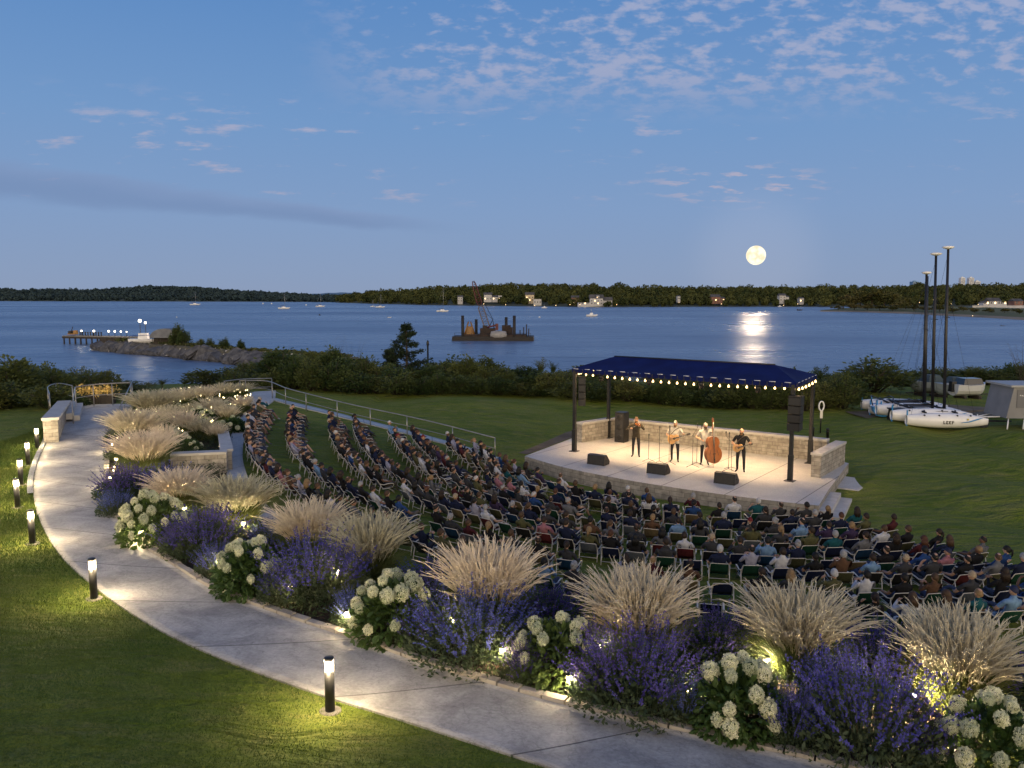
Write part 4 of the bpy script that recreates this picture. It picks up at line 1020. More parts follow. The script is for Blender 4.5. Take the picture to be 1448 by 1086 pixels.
# string lights under the eaves
def strlights(a, b_, k, label, sag=.12, dz=-.16):
    a = a + np.array([0, 0, dz]); b_ = b_ + np.array([0, 0, dz]); o = a.copy(); e = empty('string_lights', o, 0, label, 'string lights', 'string lights under the canopy'); d = b_ - a
    f = lambda t: a + d * t + np.array([0, 0, -sag * 4 * t * (1 - t)])
    mb = MB(); mb.tube([f(t) - o for t in np.linspace(0, 1, 24)], .008, 4); mb.build('cord', MBLACK, e)
    m_ = MB(); m_.lathe([(.012, 0), (.014, -.03), (.035, -.05), (.045, -.08), (.035, -.115), (.002, -.128)], n=10)
    me = m_.mesh('bulb', MGLOW2)
    for i in range(k): link('bulb', me, e, f((i + .5) / k) - o)
    return f
strlights(fl_ + (bl_ - fl_) * .10, fr_ + (br_ - fr_) * .10, 27, 'long string of round warm bulbs along the front eave of the canopy')
strlights(fr_, br_, 6, 'short string of warm bulbs on the right end of the canopy', .05)
strlights(bl_, fl_, 6, 'short string of warm bulbs on the left end of the canopy', .05)
strlights(bl_, br_, 22, 'string of warm bulbs along the rear eave of the canopy')
# stage lamps: cans on the front and rear beams that light the band
MCAN = MBLACK
def stage_lamp(p, aim, energy, label, sz=R(128)):
    e = empty('stage_lamp', p, 0, label, 'stage lamp', 'stage lamps under the canopy'); d = Vector(aim) - Vector(p)
    e.rotation_euler = d.to_track_quat('-Z', 'Y').to_euler()
    mb = MB(); mb.lathe([(.05, .12), (.09, .10), (.11, -.14), (.10, -.14), (.085, -.12)], n=14); mb.build('housing', MCAN, e)
    mb = MB(); mb.lathe([(.08, -.118), (.002, -.116)], n=14); mb.build('lens', MGLOW2, e)
    l = bpy.data.lights.new('stage_light', 'SPOT'); l.energy = energy; l.spot_size = sz; l.spot_blend = .8; l.shadow_soft_size = .12; l.color = (1, .66, .33)
    o = bpy.data.objects.new('stage_light', l); COL.objects.link(o); o.parent = e; o.location = (0, 0, -.16)
Fm = lambda t, z=HE - .24: PF[0] * (1 - t) + PF[1] * t + np.array([0, 0, z - SZ])
Bm = lambda t, z=HE - .24: PF[3] * (1 - t) + PF[2] * t + np.array([0, 0, z - SZ])
STG = STG_E if 'STG_E' in globals() else 690
for i, t in enumerate((.14, .38, .62, .86)):
    p = Fm(t); aim = (Fm(t) * .62 + Bm(t) * .38); aim[2] = SZ + .6
    stage_lamp(p, aim, STG, f'{ORD[i]} small black stage lamp from the left on the front canopy beam')
for i, t in enumerate((.2, .5, .8)):
    p = Bm(t); aim = Fm(t); aim[2] = SZ + .1
    stage_lamp(p, aim, STG * .7, f'{ORD[i]} small black stage lamp from the left on the rear canopy beam', R(120))
# speakers
MGRILL = mat('speaker_grille', (.010, .010, .011), .6, col2=(.02, .02, .021), scale=120)
def speaker(name, loc, rz, size, label, cat='speaker', rows=3):
    e = empty(name, loc, rz, label, cat); w_, d, h_ = size
    mb = MB(); mb.box((0, 0, h_ / 2), (w_, d, h_), taper=.98); mb.build('cabinet', MBLACK, e)
    mb = MB(); mb.box((0, -d / 2 - .008, h_ / 2), (w_ * .88, .016, h_ * .92)); mb.build('grille', MGRILL, e)
    for i in range(rows):
        mb = MB(); mb.lathe([(w_ * .30, 0), (w_ * .28, .01), (w_ * .1, .004), (.002, .008)], n=16, M=Matrix.Rotation(PI / 2, 3, 'X')); mb.build('driver', mat('driver', (.03, .03, .032), .5) if i == 0 and name == 'zz' else MBLACK, e, (0, -d / 2 - .017, h_ * (i + .5) / rows))
    return e
angs = math.atan2(ud[1], ud[0])
speaker('speaker', S(879, 624.5), angs, (.5, .5, 1.45), 'tall black speaker tower on the stage against the back wall at left', rows=3)
def line_array(p, label, n=4, rz=0, k=1.0):
    e = empty('hanging_speaker', p, rz, label, 'hanging speaker'); e.scale = (k, k, 1)
    for i in range(n):
        mb = MB(); mb.box((0, -.02 * i, -.16 - .31 * i), (.46, .40, .285), rot=Matrix.Rotation(R(3 * i), 3, 'X')); mb.box((0, -.225 - .02 * i, -.16 - .31 * i), (.40, .015, .24), rot=Matrix.Rotation(R(3 * i), 3, 'X')); mb.build('cabinet', MGRILL, e)
    mb = MB(); mb.box((0, 0, .02), (.5, .3, .05)); mb.tube([(-.2, 0, .04), (-.2, 0, .2)], .015, 5); mb.tube([(.2, 0, .04), (.2, 0, .2)], .015, 5); mb.build('bracket', MBLACK, e)
line_array(PF[1] + np.array([.0, -.34, HE - .42 - SZ]), 'black speaker column hanging at the front right post of the canopy', 4, angs)
line_array(PF[0] + ud[0] * 0 + np.array([*(ud * .38), 0]) + np.array([0, 0, HE - .30 - SZ]), 'black speaker column hanging beside the front left post of the canopy', 4, angs + .6, .68)
def monitor(loc, rz, label):
    e = empty('stage_monitor', loc, rz, label, 'stage monitor', 'wedge monitors on the stage edge')
    pr = [(-.26, 0), (.22, 0), (.27, .12), (.0, .42), (-.20, .40)]   # y, z profile, sloping face towards +y (the band)
    w_ = .40; mb = MB(); n = len(pr)
    mb.add([(-w_, y, z) for y, z in pr] + [(w_, y, z) for y, z in pr], [tuple(range(n)), tuple(range(2 * n - 1, n - 1, -1))] + [(i, i + n, (i + 1) % n + n, (i + 1) % n) for i in range(n)]); mb.build('cabinet', MBLACK, e)
    a, b2 = Vector((0, .27, .12)), Vector((0, 0, .42)); c = (a + b2) / 2; d = (b2 - a); rx = math.atan2(d.z, d.y)
    mb = MB(); mb.box((c.x, c.y + .008, c.z + .008), (.70, .36, .012), rot=Matrix.Rotation(rx, 3, 'X')); mb.build('grille', MGRILL, e)
    for sx in (-1, 1):
        mb = MB(); mb.box((sx * .405, -.03, .2), (.012, .12, .05)); mb.build('handle', MGRILL, e)
for (a, b_), lb in (((846,656),'black wedge monitor at the stage edge before the violinist'),((931,669),'black wedge monitor at the stage edge before the guitarist in white'),((1027,683),'black wedge monitor at the stage edge, nearest the steps')):
    monitor(S(a, b_), angs + .05, lb)
def mic_stand(loc, rz, hgt, boom, label):
    e = empty('microphone_stand', loc, rz, label, 'microphone stand', 'microphone stands on the stage')
    mb = MB()
    for k in range(3): a = k * 2.094; mb.tube([(0, 0, .10), (math.cos(a) * .30, math.sin(a) * .30, .012)], .009, 5)
    mb.build('tripod', MBLACK, e)
    mb = MB(); mb.tube([(0, 0, .08), (0, 0, hgt)], .010, 6); 
    if boom: mb.tube([(0, -.12, hgt - .08), (0, .42, hgt + .22)], .008, 6)
    mb.build('pole', MBLACK, e)
    mb = MB(); tip = (0, .42, hgt + .22) if boom else (0, 0, hgt); mb.lathe([(.012, -.02), (.016, .10), (.028, .12), (.03, .15), (.018, .18)], c=tip, n=10); mb.build('microphone', MGRILL, e)
for (a, b_), rz, hg, bm, lb in (((917,652),angs,1.0,False,'short microphone stand between the violinist and the guitarist in white'),((932,655),angs,1.40,False,'tall microphone stand left of the guitarist in white'),
     ((946,656),angs,1.45,False,'microphone stand directly before the guitarist in white'),((979,660),angs,1.35,True,'boom microphone stand between the guitarist in white and the bass player'),
     ((985,657),angs,1.2,True,'microphone stand at the feet of the bass player'),((1030,666),angs,1.4,False,'microphone stand before the guitarist in black'),((1034,664),angs+1,1.1,True,'lower boom stand beside the guitarist in black')):
    mic_stand(S(a, b_), rz, hg, bm, lb)
# sign post with a loop, little bollards behind the right wall
q = G(1160, 612); e = empty('sign_post', q, 0, 'slim dark post with a white oval ring sign behind the right stage wall', 'sign post')
mb = MB(); mb.tube([(0, 0, -.1), (0, 0, 1.25)], .035, 8); mb.build('post', MBLACK, e)
mb = MB(); mb.tube([(.13 * math.cos(a), 0, 1.42 + .24 * math.sin(a)) for a in np.linspace(0, 2 * PI, 25)], .04, 8, cap=False); mb.build('ring', mat('white_sign', (.72, .72, .70), .5), e)
mb = MB(); mb.box((0, -.04, .98), (.14, .03, .40)); mb.build('plate', mat('sign_plate', (.62, .60, .52), .5), e)
for (a, b_), lb in (((1170,622),'short black post just right of the white ring sign'),((1149,620),'short black post just left of the white ring sign'),):
    q = G(a, b_); e = empty('short_post', q, 0, lb, 'post'); mb = MB(); mb.lathe([(.07, -.1), (.07, .50), (.085, .51), (.085, .56), (.03, .6)], n=12); mb.build('post', MBLACK, e)
    mb = MB(); mb.lathe([(.074, .40), (.074, .45)], n=12); mb.build('collar', MGRILL, e)
# ------------------------------------------------------------------ people
def tonemat(name, stops, rough=.6, bump=0):
    """colour picked per object from a range of tones"""
    m = bpy.data.materials.new(name); m.use_nodes = True; nt = m.node_tree; N = nt.nodes; L = nt.links; b = N['Principled BSDF']; b.inputs['Roughness'].default_value = rough; b.inputs['Specular IOR Level'].default_value = .3
    oi = N.new('ShaderNodeObjectInfo'); cr = N.new('ShaderNodeValToRGB'); L.new(oi.outputs['Random'], cr.inputs[0]); cr.color_ramp.interpolation = 'CONSTANT'
    e = cr.color_ramp.elements
    while len(e) < len(stops): e.new(.5)
    for i, c in enumerate(stops): e[i].position = i / len(stops); e[i].color = (*c, 1)
    L.new(cr.outputs[0], b.inputs['Base Color']); return m
MSKIN = tonemat('skin', [(.40, .24, .165), (.33, .19, .125), (.44, .28, .20), (.15, .08, .05), (.38, .23, .16), (.22, .125, .08), (.42, .265, .19)], .55)
MSHIRT = mat('shirt', objcol=True, rough=.85, scale=7, spec=.2)
MPANTS = tonemat('trousers', [(.02, .025, .04), (.03, .04, .08), (.06, .05, .04), (.015, .015, .017), (.10, .09, .07), (.035, .05, .09)], .85)
MSHOE = tonemat('shoes', [(.02, .02, .02), (.10, .10, .10), (.06, .035, .02), (.35, .35, .35)], .6)
MHAIR = mat('hair', objcol=True, rough=.6, scale=30, spec=.3)
MEYE = mat('eye', (.02, .015, .012), .3)
def skin_eval(nodes, edges, sub=2):
    names = list(nodes); ix = {k: i for i, k in enumerate(names)}
    me = bpy.data.meshes.new('tmp'); me.from_pydata([nodes[k][0] for k in names], [(ix[a], ix[b]) for a, b, _ in edges], [])
    o = bpy.data.objects.new('tmp', me); COL.objects.link(o)
    sk = o.modifiers.new('s', 'SKIN'); sk.branch_smoothing = .6; sk.use_smooth_shade = True
    d = me.skin_vertices[0].data
    for k in names:
        r_ = nodes[k][1]; d[ix[k]].radius = r_ if hasattr(r_, '__len__') else (r_, r_); d[ix[k]].use_root = (k == 'pelvis')
    ss = o.modifiers.new('u', 'SUBSURF'); ss.levels = sub; ss.render_levels = sub
    dg = bpy.context.evaluated_depsgraph_get(); dg.update()
    out = bpy.data.meshes.new_from_object(o.evaluated_get(dg)); bpy.data.objects.remove(o); bpy.data.meshes.remove(me)
    vs = [tuple(v.co) for v in out.vertices]; fs = [tuple(p.vertices) for p in out.polygons]; bpy.data.meshes.remove(out)
    return vs, fs
def seg_d(p, a, b):
    ab = b - a; t = max(0, min(1, (p - a).dot(ab) / max(ab.length_squared, 1e-9))); return (p - a - ab * t).length, t
MIDX = {'skin': 0, 'shirt': 1, 'pants': 2, 'shoe': 3}
def body_mesh(J, sleeve=.55, shirt_tail=0.0, skinleg=False, mats=None, name='person', beard=None):
    """J: joint positions; returns mesh, head centre, head rotation"""
    V = {k: Vector(v) for k, v in J.items() if k not in ('yaw', 'pitch', 'roll', 'w', 'belly', 'lo', 'curll', 'curlr')}
    w_ = J.get('w', 1.0); be = J.get('belly', 1.0)
    n = {}; e = []
    def nd(k, p, r_): n[k] = (tuple(p), r_)
    def ed(a, b, m): e.append((a, b, m))
    nd('pelvis', V['pelvis'], (.165 * w_, .115)); nd('waist', V['waist'], (.150 * w_ * be, .105 * be)); nd('chest', V['chest'], (.165 * w_, .115)); nd('neck0', V['neck'], (.075, .07)); nd('neck1', V['head'] + (V['neck'] - V['head']) * .4, (.058, .06))
    ed('pelvis', 'waist', 'shirt'); ed('waist', 'chest', 'shirt'); ed('chest', 'neck0', 'shirt'); ed('neck0', 'neck1', 'skin')
    for s in ('l', 'r'):
        sh, el, wr, ha = V['sh' + s], V['el' + s], V['wr' + s], V['ha' + s]
        nd('sh' + s, sh, .072 * w_); md_ = sh.lerp(el, sleeve if sleeve < 1 else .5); nd('ua' + s, md_, .058); nd('el' + s, el, .046); nd('fa' + s, el.lerp(wr, .3), .045); nd('wr' + s, wr, .030); nd('ha' + s, wr.lerp(ha, .9), (.040, .020))
        ed('chest', 'sh' + s, 'shirt'); ed('sh' + s, 'ua' + s, 'shirt'); ed('ua' + s, 'el' + s, 'shirt' if sleeve >= 1 else 'skin'); ed('el' + s, 'fa' + s, 'shirt' if sleeve >= 1 else 'skin'); ed('fa' + s, 'wr' + s, 'shirt' if sleeve >= 1 else 'skin'); ed('wr' + s, 'ha' + s, 'skin')
        hp, kn, an, to = V['hp' + s], V['kn' + s], V['an' + s], V['to' + s]
        nd('hp' + s, hp, .098); nd('th' + s, hp.lerp(kn, .5), .082); nd('kn' + s, kn, .060); nd('ca' + s, kn.lerp(an, .35), .058); nd('an' + s, an, .040); nd('to' + s, to, (.045, .030))
        ed('pelvis', 'hp' + s, 'pants'); ed('hp' + s, 'th' + s, 'pants'); ed('th' + s, 'kn' + s, 'pants'); lg = 'skin' if skinleg else 'pants'
        ed('kn' + s, 'ca' + s, lg); ed('ca' + s, 'an' + s, lg); ed('an' + s, 'to' + s, 'shoe')
    vs, fs = skin_eval(n, e, 1 if J.get('lo') else 2)
    mb = MB(); segs = [(Vector(n[a][0]), Vector(n[b][0]), m, (np.mean(n[a][1]) + np.mean(n[b][1])) / 2) for a, b, m in e]
    mb.add(vs, fs, 0, True)
    for i, f in enumerate(mb.f):
        c = sum((Vector(mb.v[j]) for j in f), Vector()) / len(f); best = min(segs, key=lambda s: seg_d(c, s[0], s[1])[0] / s[3]); m = best[2]
        if m == 'pants' and shirt_tail and (c - V['pelvis']).dot((V['waist'] - V['pelvis']).normalized()) > -shirt_tail and seg_d(c, V['pelvis'], V['waist'])[0] < .26 and abs(c.y - V['pelvis'].y) < .17: m = 'shirt'
        mb.m[i] = MIDX[m]
    # fingers: four unequal bent ones and a thumb, rooted in the palm
    for s in ('l', 'r'):
        wr, ha = V['wr' + s], V['ha' + s]; d = (ha - wr).normalized(); up = V.get('nrm' + s, Vector((0, 0, 1))); sd = d.cross(up).normalized(); up = sd.cross(d).normalized(); k = wr + d * .075; curl = J.get('curl' + s, .5)
        for i, (o_, L_) in enumerate(((-.030, .062), (-.010, .074), (.010, .070), (.029, .056))):
            b = k + sd * o_; p1 = b + d * L_ * .5 - up * L_ * .25 * curl; p2 = p1 + d * L_ * .35 * (1 - curl * .8) - up * L_ * .5 * curl; mb.tube([b - d * .02, b, p1, p2], [.010, .0095, .0085, .006], 6, 0)
        th = 1 if s == 'l' else -1
        b = wr + d * .03 - sd * .03 * th; mb.tube([b, b - sd * .022 * th + d * .03, b - sd * .018 * th + d * .06 - up * .015], [.011, .010, .007], 6, 0)
    # head
    hc = V['head']; Rm = Matrix.Rotation(J.get('yaw', 0), 3, 'Z') @ Matrix.Rotation(J.get('pitch', 0), 3, 'X') @ Matrix.Rotation(J.get('roll', 0), 3, 'Y')
    hv = []; hf = []; NN, MMv = 16, 12
    for i in range(MMv + 1):
        ph = PI * i / MMv; z = math.cos(ph)
        for j in range(NN):
            a = 2 * PI * j / NN; x = math.sin(ph) * math.cos(a); y = math.sin(ph) * math.sin(a); k = max(0, -z)
            xx = x * .076 * (1 - .22 * k); yy = y * (.098 if y < 0 else .092) * (1 - .10 * k) + (.018 * k); hv.append(hc + Rm @ Vector((xx, yy - (.012 if y < 0 and z > 0 else 0), z * (.118 if z > 0 else .122))))
    for i in range(MMv):
        for j in range(NN): a = i * NN + j; b = i * NN + (j + 1) % NN; hf.append((a, a + NN, b + NN, b))
    mb.add(hv, hf, 0, True)
    T = lambda x, y, z: hc + Rm @ Vector((x, y, z))
    mb.add([T(0, .098, .02), T(-.017, .088, -.035), T(.017, .088, -.035), T(0, .122, -.030), T(0, .09, -.045)], [(0, 1, 3), (0, 3, 2), (1, 4, 3), (3, 4, 2)], 0, True)
    for s in (-1, 1):
        mb.blob(T(s * .077, -.008, -.012), (.012, .022, .033), 8, 5, 0, rz=J.get('yaw', 0)); mb.blob(T(s * .031, .082, .012), (.013, .008, .008), 8, 5, 4); mb.tube([T(s * .016, .094, .032), T(s * .048, .083, .032)], .006, 4, 4)
    mb.tube([T(-.024, .089, -.068), T(0, .098, -.069), T(.024, .089, -.068)], .005, 4, 4)
    if beard is not None:
        bv = []; bf = []
        for i in range(7):
            for j in range(9):
                a = PI * (.02 + .96 * j / 8); z = -.03 - .105 * i / 6; k = -z / .12; bv.append(T(.079 * math.cos(a) * (1 - .25 * k), .088 * math.sin(a) * (1 - .1 * k) + .024 * k + .006, z - .012 * math.sin(a)))
        for i in range(6):
            for j in range(8): a = i * 9 + j; bf.append((a, a + 1, a + 10, a + 9))
        mb.add(bv, bf, 5, True)
    return mb.mesh(name, mats or [MSKIN, MSHIRT, MPANTS, MSHOE, MEYE, MHAIR]), hc, Rm
def hair_mesh(kind):
    mb = MB(); NN, MMv = 18, 9; lim = {'short': .60, 'thin': .60, 'long': .72, 'tail': .62, 'bun': .62, 'cap': .5}[kind]
    vs = []; fs = []
    for i in range(MMv + 1):
        for j in range(NN):
            a = 2 * PI * j / NN; y = math.sin(a)
            back = .5 - .5 * y; ph = PI * i / MMv * (lim * (.62 + .5 * back) if kind != 'thin' else lim * (.5 + .6 * back)); g = 1 + .02 * math.sin(a * 7 + i * 2)
            if kind == 'thin': ph = PI * (.28 * back + (lim * (.45 + .62 * back) - .28 * back) * i / MMv)
            x = math.sin(ph) * math.cos(a); yy = math.sin(ph) * y; z = math.cos(ph); t_ = 1.10 if kind != 'thin' else 1.05
            vs.append((x * .079 * t_ * g, yy * .098 * t_ * g - .008, z * .120 * t_ * g))
    for i in range(MMv):
        for j in range(NN): a = i * NN + j; b = i * NN + (j + 1) % NN; fs.append((a, a + NN, b + NN, b))
    mb.add(vs, fs, 0, True)
    if kind == 'long':
        for k in range(11):
            a = PI * (1.0 + k / 10.0); mb.tube([(.080 * math.cos(a), .098 * math.sin(a) - .005, .0), (.088 * math.cos(a), .105 * math.sin(a), -.10), (.085 * math.cos(a), .098 * math.sin(a) - .01, -.20 - .02 * (k % 3))], [.026, .030, .016], 6)
    if kind == 'tail': mb.tube([(0, -.10, .03), (0, -.145, .02), (0, -.155, -.08), (0, -.135, -.19)], [.02, .032, .03, .008], 8)
    if kind == 'bun': mb.blob((0, -.115, .06), (.045, .04, .042), 10, 7, 0, .06)
    if kind == 'cap':
        mb.add([(-.062, .075, .055), (.062, .075, .055), (.05, .165, .035), (0, .18, .035), (-.05, .165, .035), (-.062, .075, .062), (.062, .075, .062), (.05, .165, .042), (0, .18, .042), (-.05, .165, .042)], [(0, 4, 3, 2, 1), (5, 6, 7, 8, 9), (0, 1, 6, 5), (1, 2, 7, 6), (2, 3, 8, 7), (3, 4, 9, 8), (4, 0, 5, 9)])
    return mb.mesh('cap' if kind == 'cap' else 'hair', MHAIR)
HAIRM = {k: hair_mesh(k) for k in ('short', 'thin', 'long', 'tail', 'bun', 'cap')}
def seated(lean=.0, knees=(.14, .14), foot=(.0, .0), arms='rest', yaw=0, pitch=0, w=1.0, tilt=0.0, cross=False, belly=1.0):
    b = -.13 - lean; J = dict(pelvis=(0, -.10, .42), waist=(tilt * .3, -.17 - lean * .3, .62), chest=(tilt * .7, -.24 - lean * .8, .85), neck=(tilt, -.25 - lean, 1.02), head=(tilt * 1.3, -.22 - lean * .9, 1.17), w=w, yaw=yaw, pitch=pitch, belly=belly)
    for s, sg in (('l', -1), ('r', 1)):
        i = 0 if s == 'l' else 1
        J['sh' + s] = (tilt * .9 + sg * .185 * w, -.24 - lean * .9, .945)
        if arms == 'rest': J['el' + s] = (sg * .285, -.12, .665); J['wr' + s] = (sg * .275, .13, .635); J['ha' + s] = (sg * .265, .23, .62)
        elif arms == 'lap': J['el' + s] = (sg * .265, -.10, .68); J['wr' + s] = (sg * .10, .10, .60); J['ha' + s] = (sg * .03, .17, .60)
        elif arms == 'mix':
            if i: J['el' + s] = (sg * .285, -.12, .665); J['wr' + s] = (sg * .275, .13, .635); J['ha' + s] = (sg * .265, .23, .62)
            else: J['el' + s] = (sg * .27, -.02, .72); J['wr' + s] = (sg * .12, .08, .93); J['ha' + s] = (sg * .07, .03, 1.02)
        elif arms == 'clap': J['el' + s] = (sg * .25, -.02, .74); J['wr' + s] = (sg * .07, .17, .86); J['ha' + s] = (sg * .025, .24, .93)
        k = knees[i]; J['hp' + s] = (sg * .095, -.08, .40); J['kn' + s] = (sg * k, .36, .50); J['an' + s] = (sg * k, .50 + foot[i], .09); J['to' + s] = (sg * (k + .03), .66 + foot[i], .035)
    for q in J:
        if isinstance(J[q], tuple) and not q.startswith(('kn', 'an', 'to')): J[q] = (J[q][0], J[q][1] - max(0, J[q][2] - .45) * .14, J[q][2] - .13)
    for s in 'lr': J['kn' + s] = (J['kn' + s][0], .38, .41)
    if cross: J['knr'] = (.05, .37, .48); J['anr'] = (-.14, .58, .30); J['tor'] = (-.17, .70, .25)
    return J
POSES = [seated(.03, arms='rest'), seated(.05, (.12, .18), (.08, -.1), 'lap', yaw=.25), seated(.0, (.15, .12), (-.12, .0), 'mix', yaw=-.2, w=1.04, belly=1.1), seated(.06, (.10, .1), (.1, .12), 'rest', yaw=-.35, pitch=-.1, w=.92, tilt=.03),
         seated(-.06, (.16, .16), (-.1, -.08), 'clap', w=.93), seated(.04, (.13, .1), (.0, .0), 'lap', yaw=.1, w=.90, cross=True, tilt=-.03), seated(.07, (.18, .19), (.14, .1), 'rest', yaw=.45, w=1.1, belly=1.18), seated(.02, (.1, .12), (.05, .0), 'mix', yaw=.0, pitch=-.15, w=.95, tilt=.02)]
BODIES = [body_mesh({**J, 'lo': True}, [.55, 1.0, .55, .55, 1.0, .55, .5, 1.0][i], .05, i in (3, 6), name='person') for i, J in enumerate(POSES)]
# ------------------------------------------------------------------ folding lawn chair
MTUBE = mat('chair_tube', (.66, .61, .52), .35, .15)
MWEB = mat('chair_fabric', objcol=True, rough=.8, scale=40, spec=.2)
def chair_meshes():
    d = {}
    def slab(pts, t):     # pts: profile (y,z) from front to back, width .5
        mb = MB(); w_ = .245; n = len(pts)
        vs = [(-w_, y, z) for y, z in pts] + [(w_, y, z) for y, z in pts] + [(-w_, y, z - t) for y, z in pts] + [(w_, y, z - t) for y, z in pts]
        fs = []
        for i in range(n - 1): fs += [(i, i + n, i + n + 1, i + 1), (i + 2 * n, i + 1 + 2 * n, i + 1 + 3 * n, i + 3 * n), (i, i + 1, i + 1 + 2 * n, i + 2 * n), (i + n, i + 3 * n, i + 1 + 3 * n, i + 1 + n)]
        fs += [(0, 2 * n, 3 * n, n), (n - 1, 2 * n - 1, 4 * n - 1, 3 * n - 1)]
        return mb.add(vs, fs, 0, True)
    d['seat'] = slab([(.26, .36), (.24, .372), (.1, .335), (-.06, .315), (-.18, .325)], .022).mesh('seat', MWEB)
    mb = MB(); w_ = .245; pr = [(-.19, .36), (-.25, .50), (-.325, .66), (-.385, .80), (-.39, .815)]; n = len(pr)
    vs = [(-w_, y, z) for y, z in pr] + [(w_, y, z) for y, z in pr] + [(-w_, y - .024, z - .008) for y, z in pr] + [(w_, y - .024, z - .008) for y, z in pr]; fs = []
    for i in range(n - 1): fs += [(i, i + n, i + n + 1, i + 1), (i + 2 * n, i + 1 + 2 * n, i + 1 + 3 * n, i + 3 * n), (i, i + 1, i + 1 + 2 * n, i + 2 * n), (i + n, i + 3 * n, i + 1 + 3 * n, i + 1 + n)]
    fs += [(0, 2 * n, 3 * n, n), (n - 1, 2 * n - 1, 4 * n - 1, 3 * n - 1)]
    d['backrest'] = mb.add(vs, fs, 0, True).mesh('backrest', MWEB)
    mb = MB(); mb.tube([(-.262, .27, .36), (-.262, -.17, .315), (-.262, -.40, .815), (-.24, -.405, .83), (.24, -.405, .83), (.262, -.40, .815), (.262, -.17, .315), (.262, .27, .36), (-.262, .27, .36)], .013, 6)
    mb.tube([(-.28, -.34, .20), (.28, -.34, .20)], .012, 6); mb.tube([(-.28, .30, .12), (.28, .30, .12)], .012, 6); d['frame'] = mb.mesh('frame', MTUBE)
    for s, nm in ((-1, 'L'), (1, 'R')):
        x = s * .29
        mb = MB(); mb.tube([(x, -.36, .0), (x, -.33, .22), (x, -.27, .565)], .015, 6); d['rl' + nm] = mb.mesh('leg', MTUBE)
        mb = MB(); mb.tube([(x, -.20, .30), (x, .10, .30), (x, .34, .0)], .014, 6); d['fl' + nm] = mb.mesh('leg', MTUBE)
        mb = MB(); mb.tube([(x, -.33, .64), (x * 1.03, -.27, .585), (x * 1.06, -.14, .545), (x * 1.08, .02, .585), (x * 1.08, .16, .60), (x * 1.06, .26, .565), (x * 1.03, .30, .50), (x, .24, .33)], [.014, .019, .022, .023, .023, .020, .014, .012], 6); d['arm' + nm] = mb.mesh('armrest', MTUBE)
    return d
CHM = chair_meshes()
CHC = [('green', (.008, .050, .030), 5), ('navy', (.008, .014, .05), 5), ('dark blue', (.008, .04, .10), 3), ('tan', (.16, .12, .065), 2), ('grey', (.11, .125, .15), 2), ('olive', (.075, .075, .035), 3), ('black', (.015, .015, .017), 3), ('maroon', (.11, .02, .025), 1)]
SHC = [('black', (.012, .012, .014), 12), ('navy', (.012, .018, .05), 12), ('charcoal', (.04, .042, .048), 10), ('white', (.56, .57, .60), 4), ('light blue', (.16, .28, .46), 2), ('grey', (.13, .135, .15), 4), ('maroon', (.065, .014, .018), 2), ('teal', (.010, .08, .10), 2), ('blue', (.02, .06, .19), 2), ('pink', (.36, .16, .19), 1), ('olive', (.09, .09, .04), 2), ('brown', (.11, .06, .035), 2), ('purple', (.045, .03, .075), 1), ('tan', (.38, .29, .18), 1), ('lilac grey', (.33, .33, .42), 2)]
HRC = [('black', (.008, .007, .006), 8), ('dark brown', (.025, .015, .009), 8), ('brown', (.07, .04, .02), 4), ('grey', (.30, .30, .30), 2), ('white', (.46, .46, .45), 1), ('blond', (.26, .17, .08), 2), ('auburn', (.075, .03, .015), 1)]
def pick(r, T): return r.choices(T, [t[2] for t in T])[0]
FR_ = [(704,655),(760,682),(830,702),(900,716),(1000,729),(1080,738),(1190,752)]
OU_ = [(372,588),(356,612),(354,645),(374,678),(412,706),(470,738),(540,768),(620,800),(720,832),(830,858),(930,878),(1020,887),(1180,900),(1300,899),(1410,893),(1520,890),(1640,893)]
Fc, Oc = pxcurve(FR_, 300), pxcurve(OU_, 300)
uu = np.linspace(0, 1, 300)[:, None]; Mc = Fc * .6 + Oc * .4; bmp = np.clip((uu - .55) / .45, 0, 1); bmp = bmp * bmp * (3 - 2 * bmp); Mc = Mc + bmp * (G(1440, 805)[:2] - Mc[-1])
def rowcurve(t): return (Fc * (1 - t / .4) + Mc * (t / .4)) if t < .4 else (Mc * (1 - (t - .4) / .6) + Oc * ((t - .4) / .6))
ROWT = [.07, .165, .30, .395, .545, .65, .825, .98]
TGT = np.array(S(965, 650)[:2]); rp_ = random.Random(17); NCH = NPE = 0
proto = None; CAMP = np.array([0, 0])
SEATS = []
for ri, t in enumerate(ROWT):
    c = rowcurve(t); sg = np.r_[0, np.cumsum(np.linalg.norm(np.diff(c, axis=0), axis=1))]; pitch_ = .70 if ri < 6 else .76; n = int(sg[-1] / pitch_); k = 0
    off = rp_.uniform(0, .3)
    for i in range(n):
        s = off + i * pitch_ + rp_.uniform(-.05, .05); p = np.array([np.interp(s, sg, c[:, 0]), np.interp(s, sg, c[:, 1])]); z = h(*p); px, py = proj(p[0], p[1], z)
        if px > 1475: break
        if rp_.random() < .022 and k > 0: k += 0; continue
        SEATS.append((ri, k, p, z)); k += 1
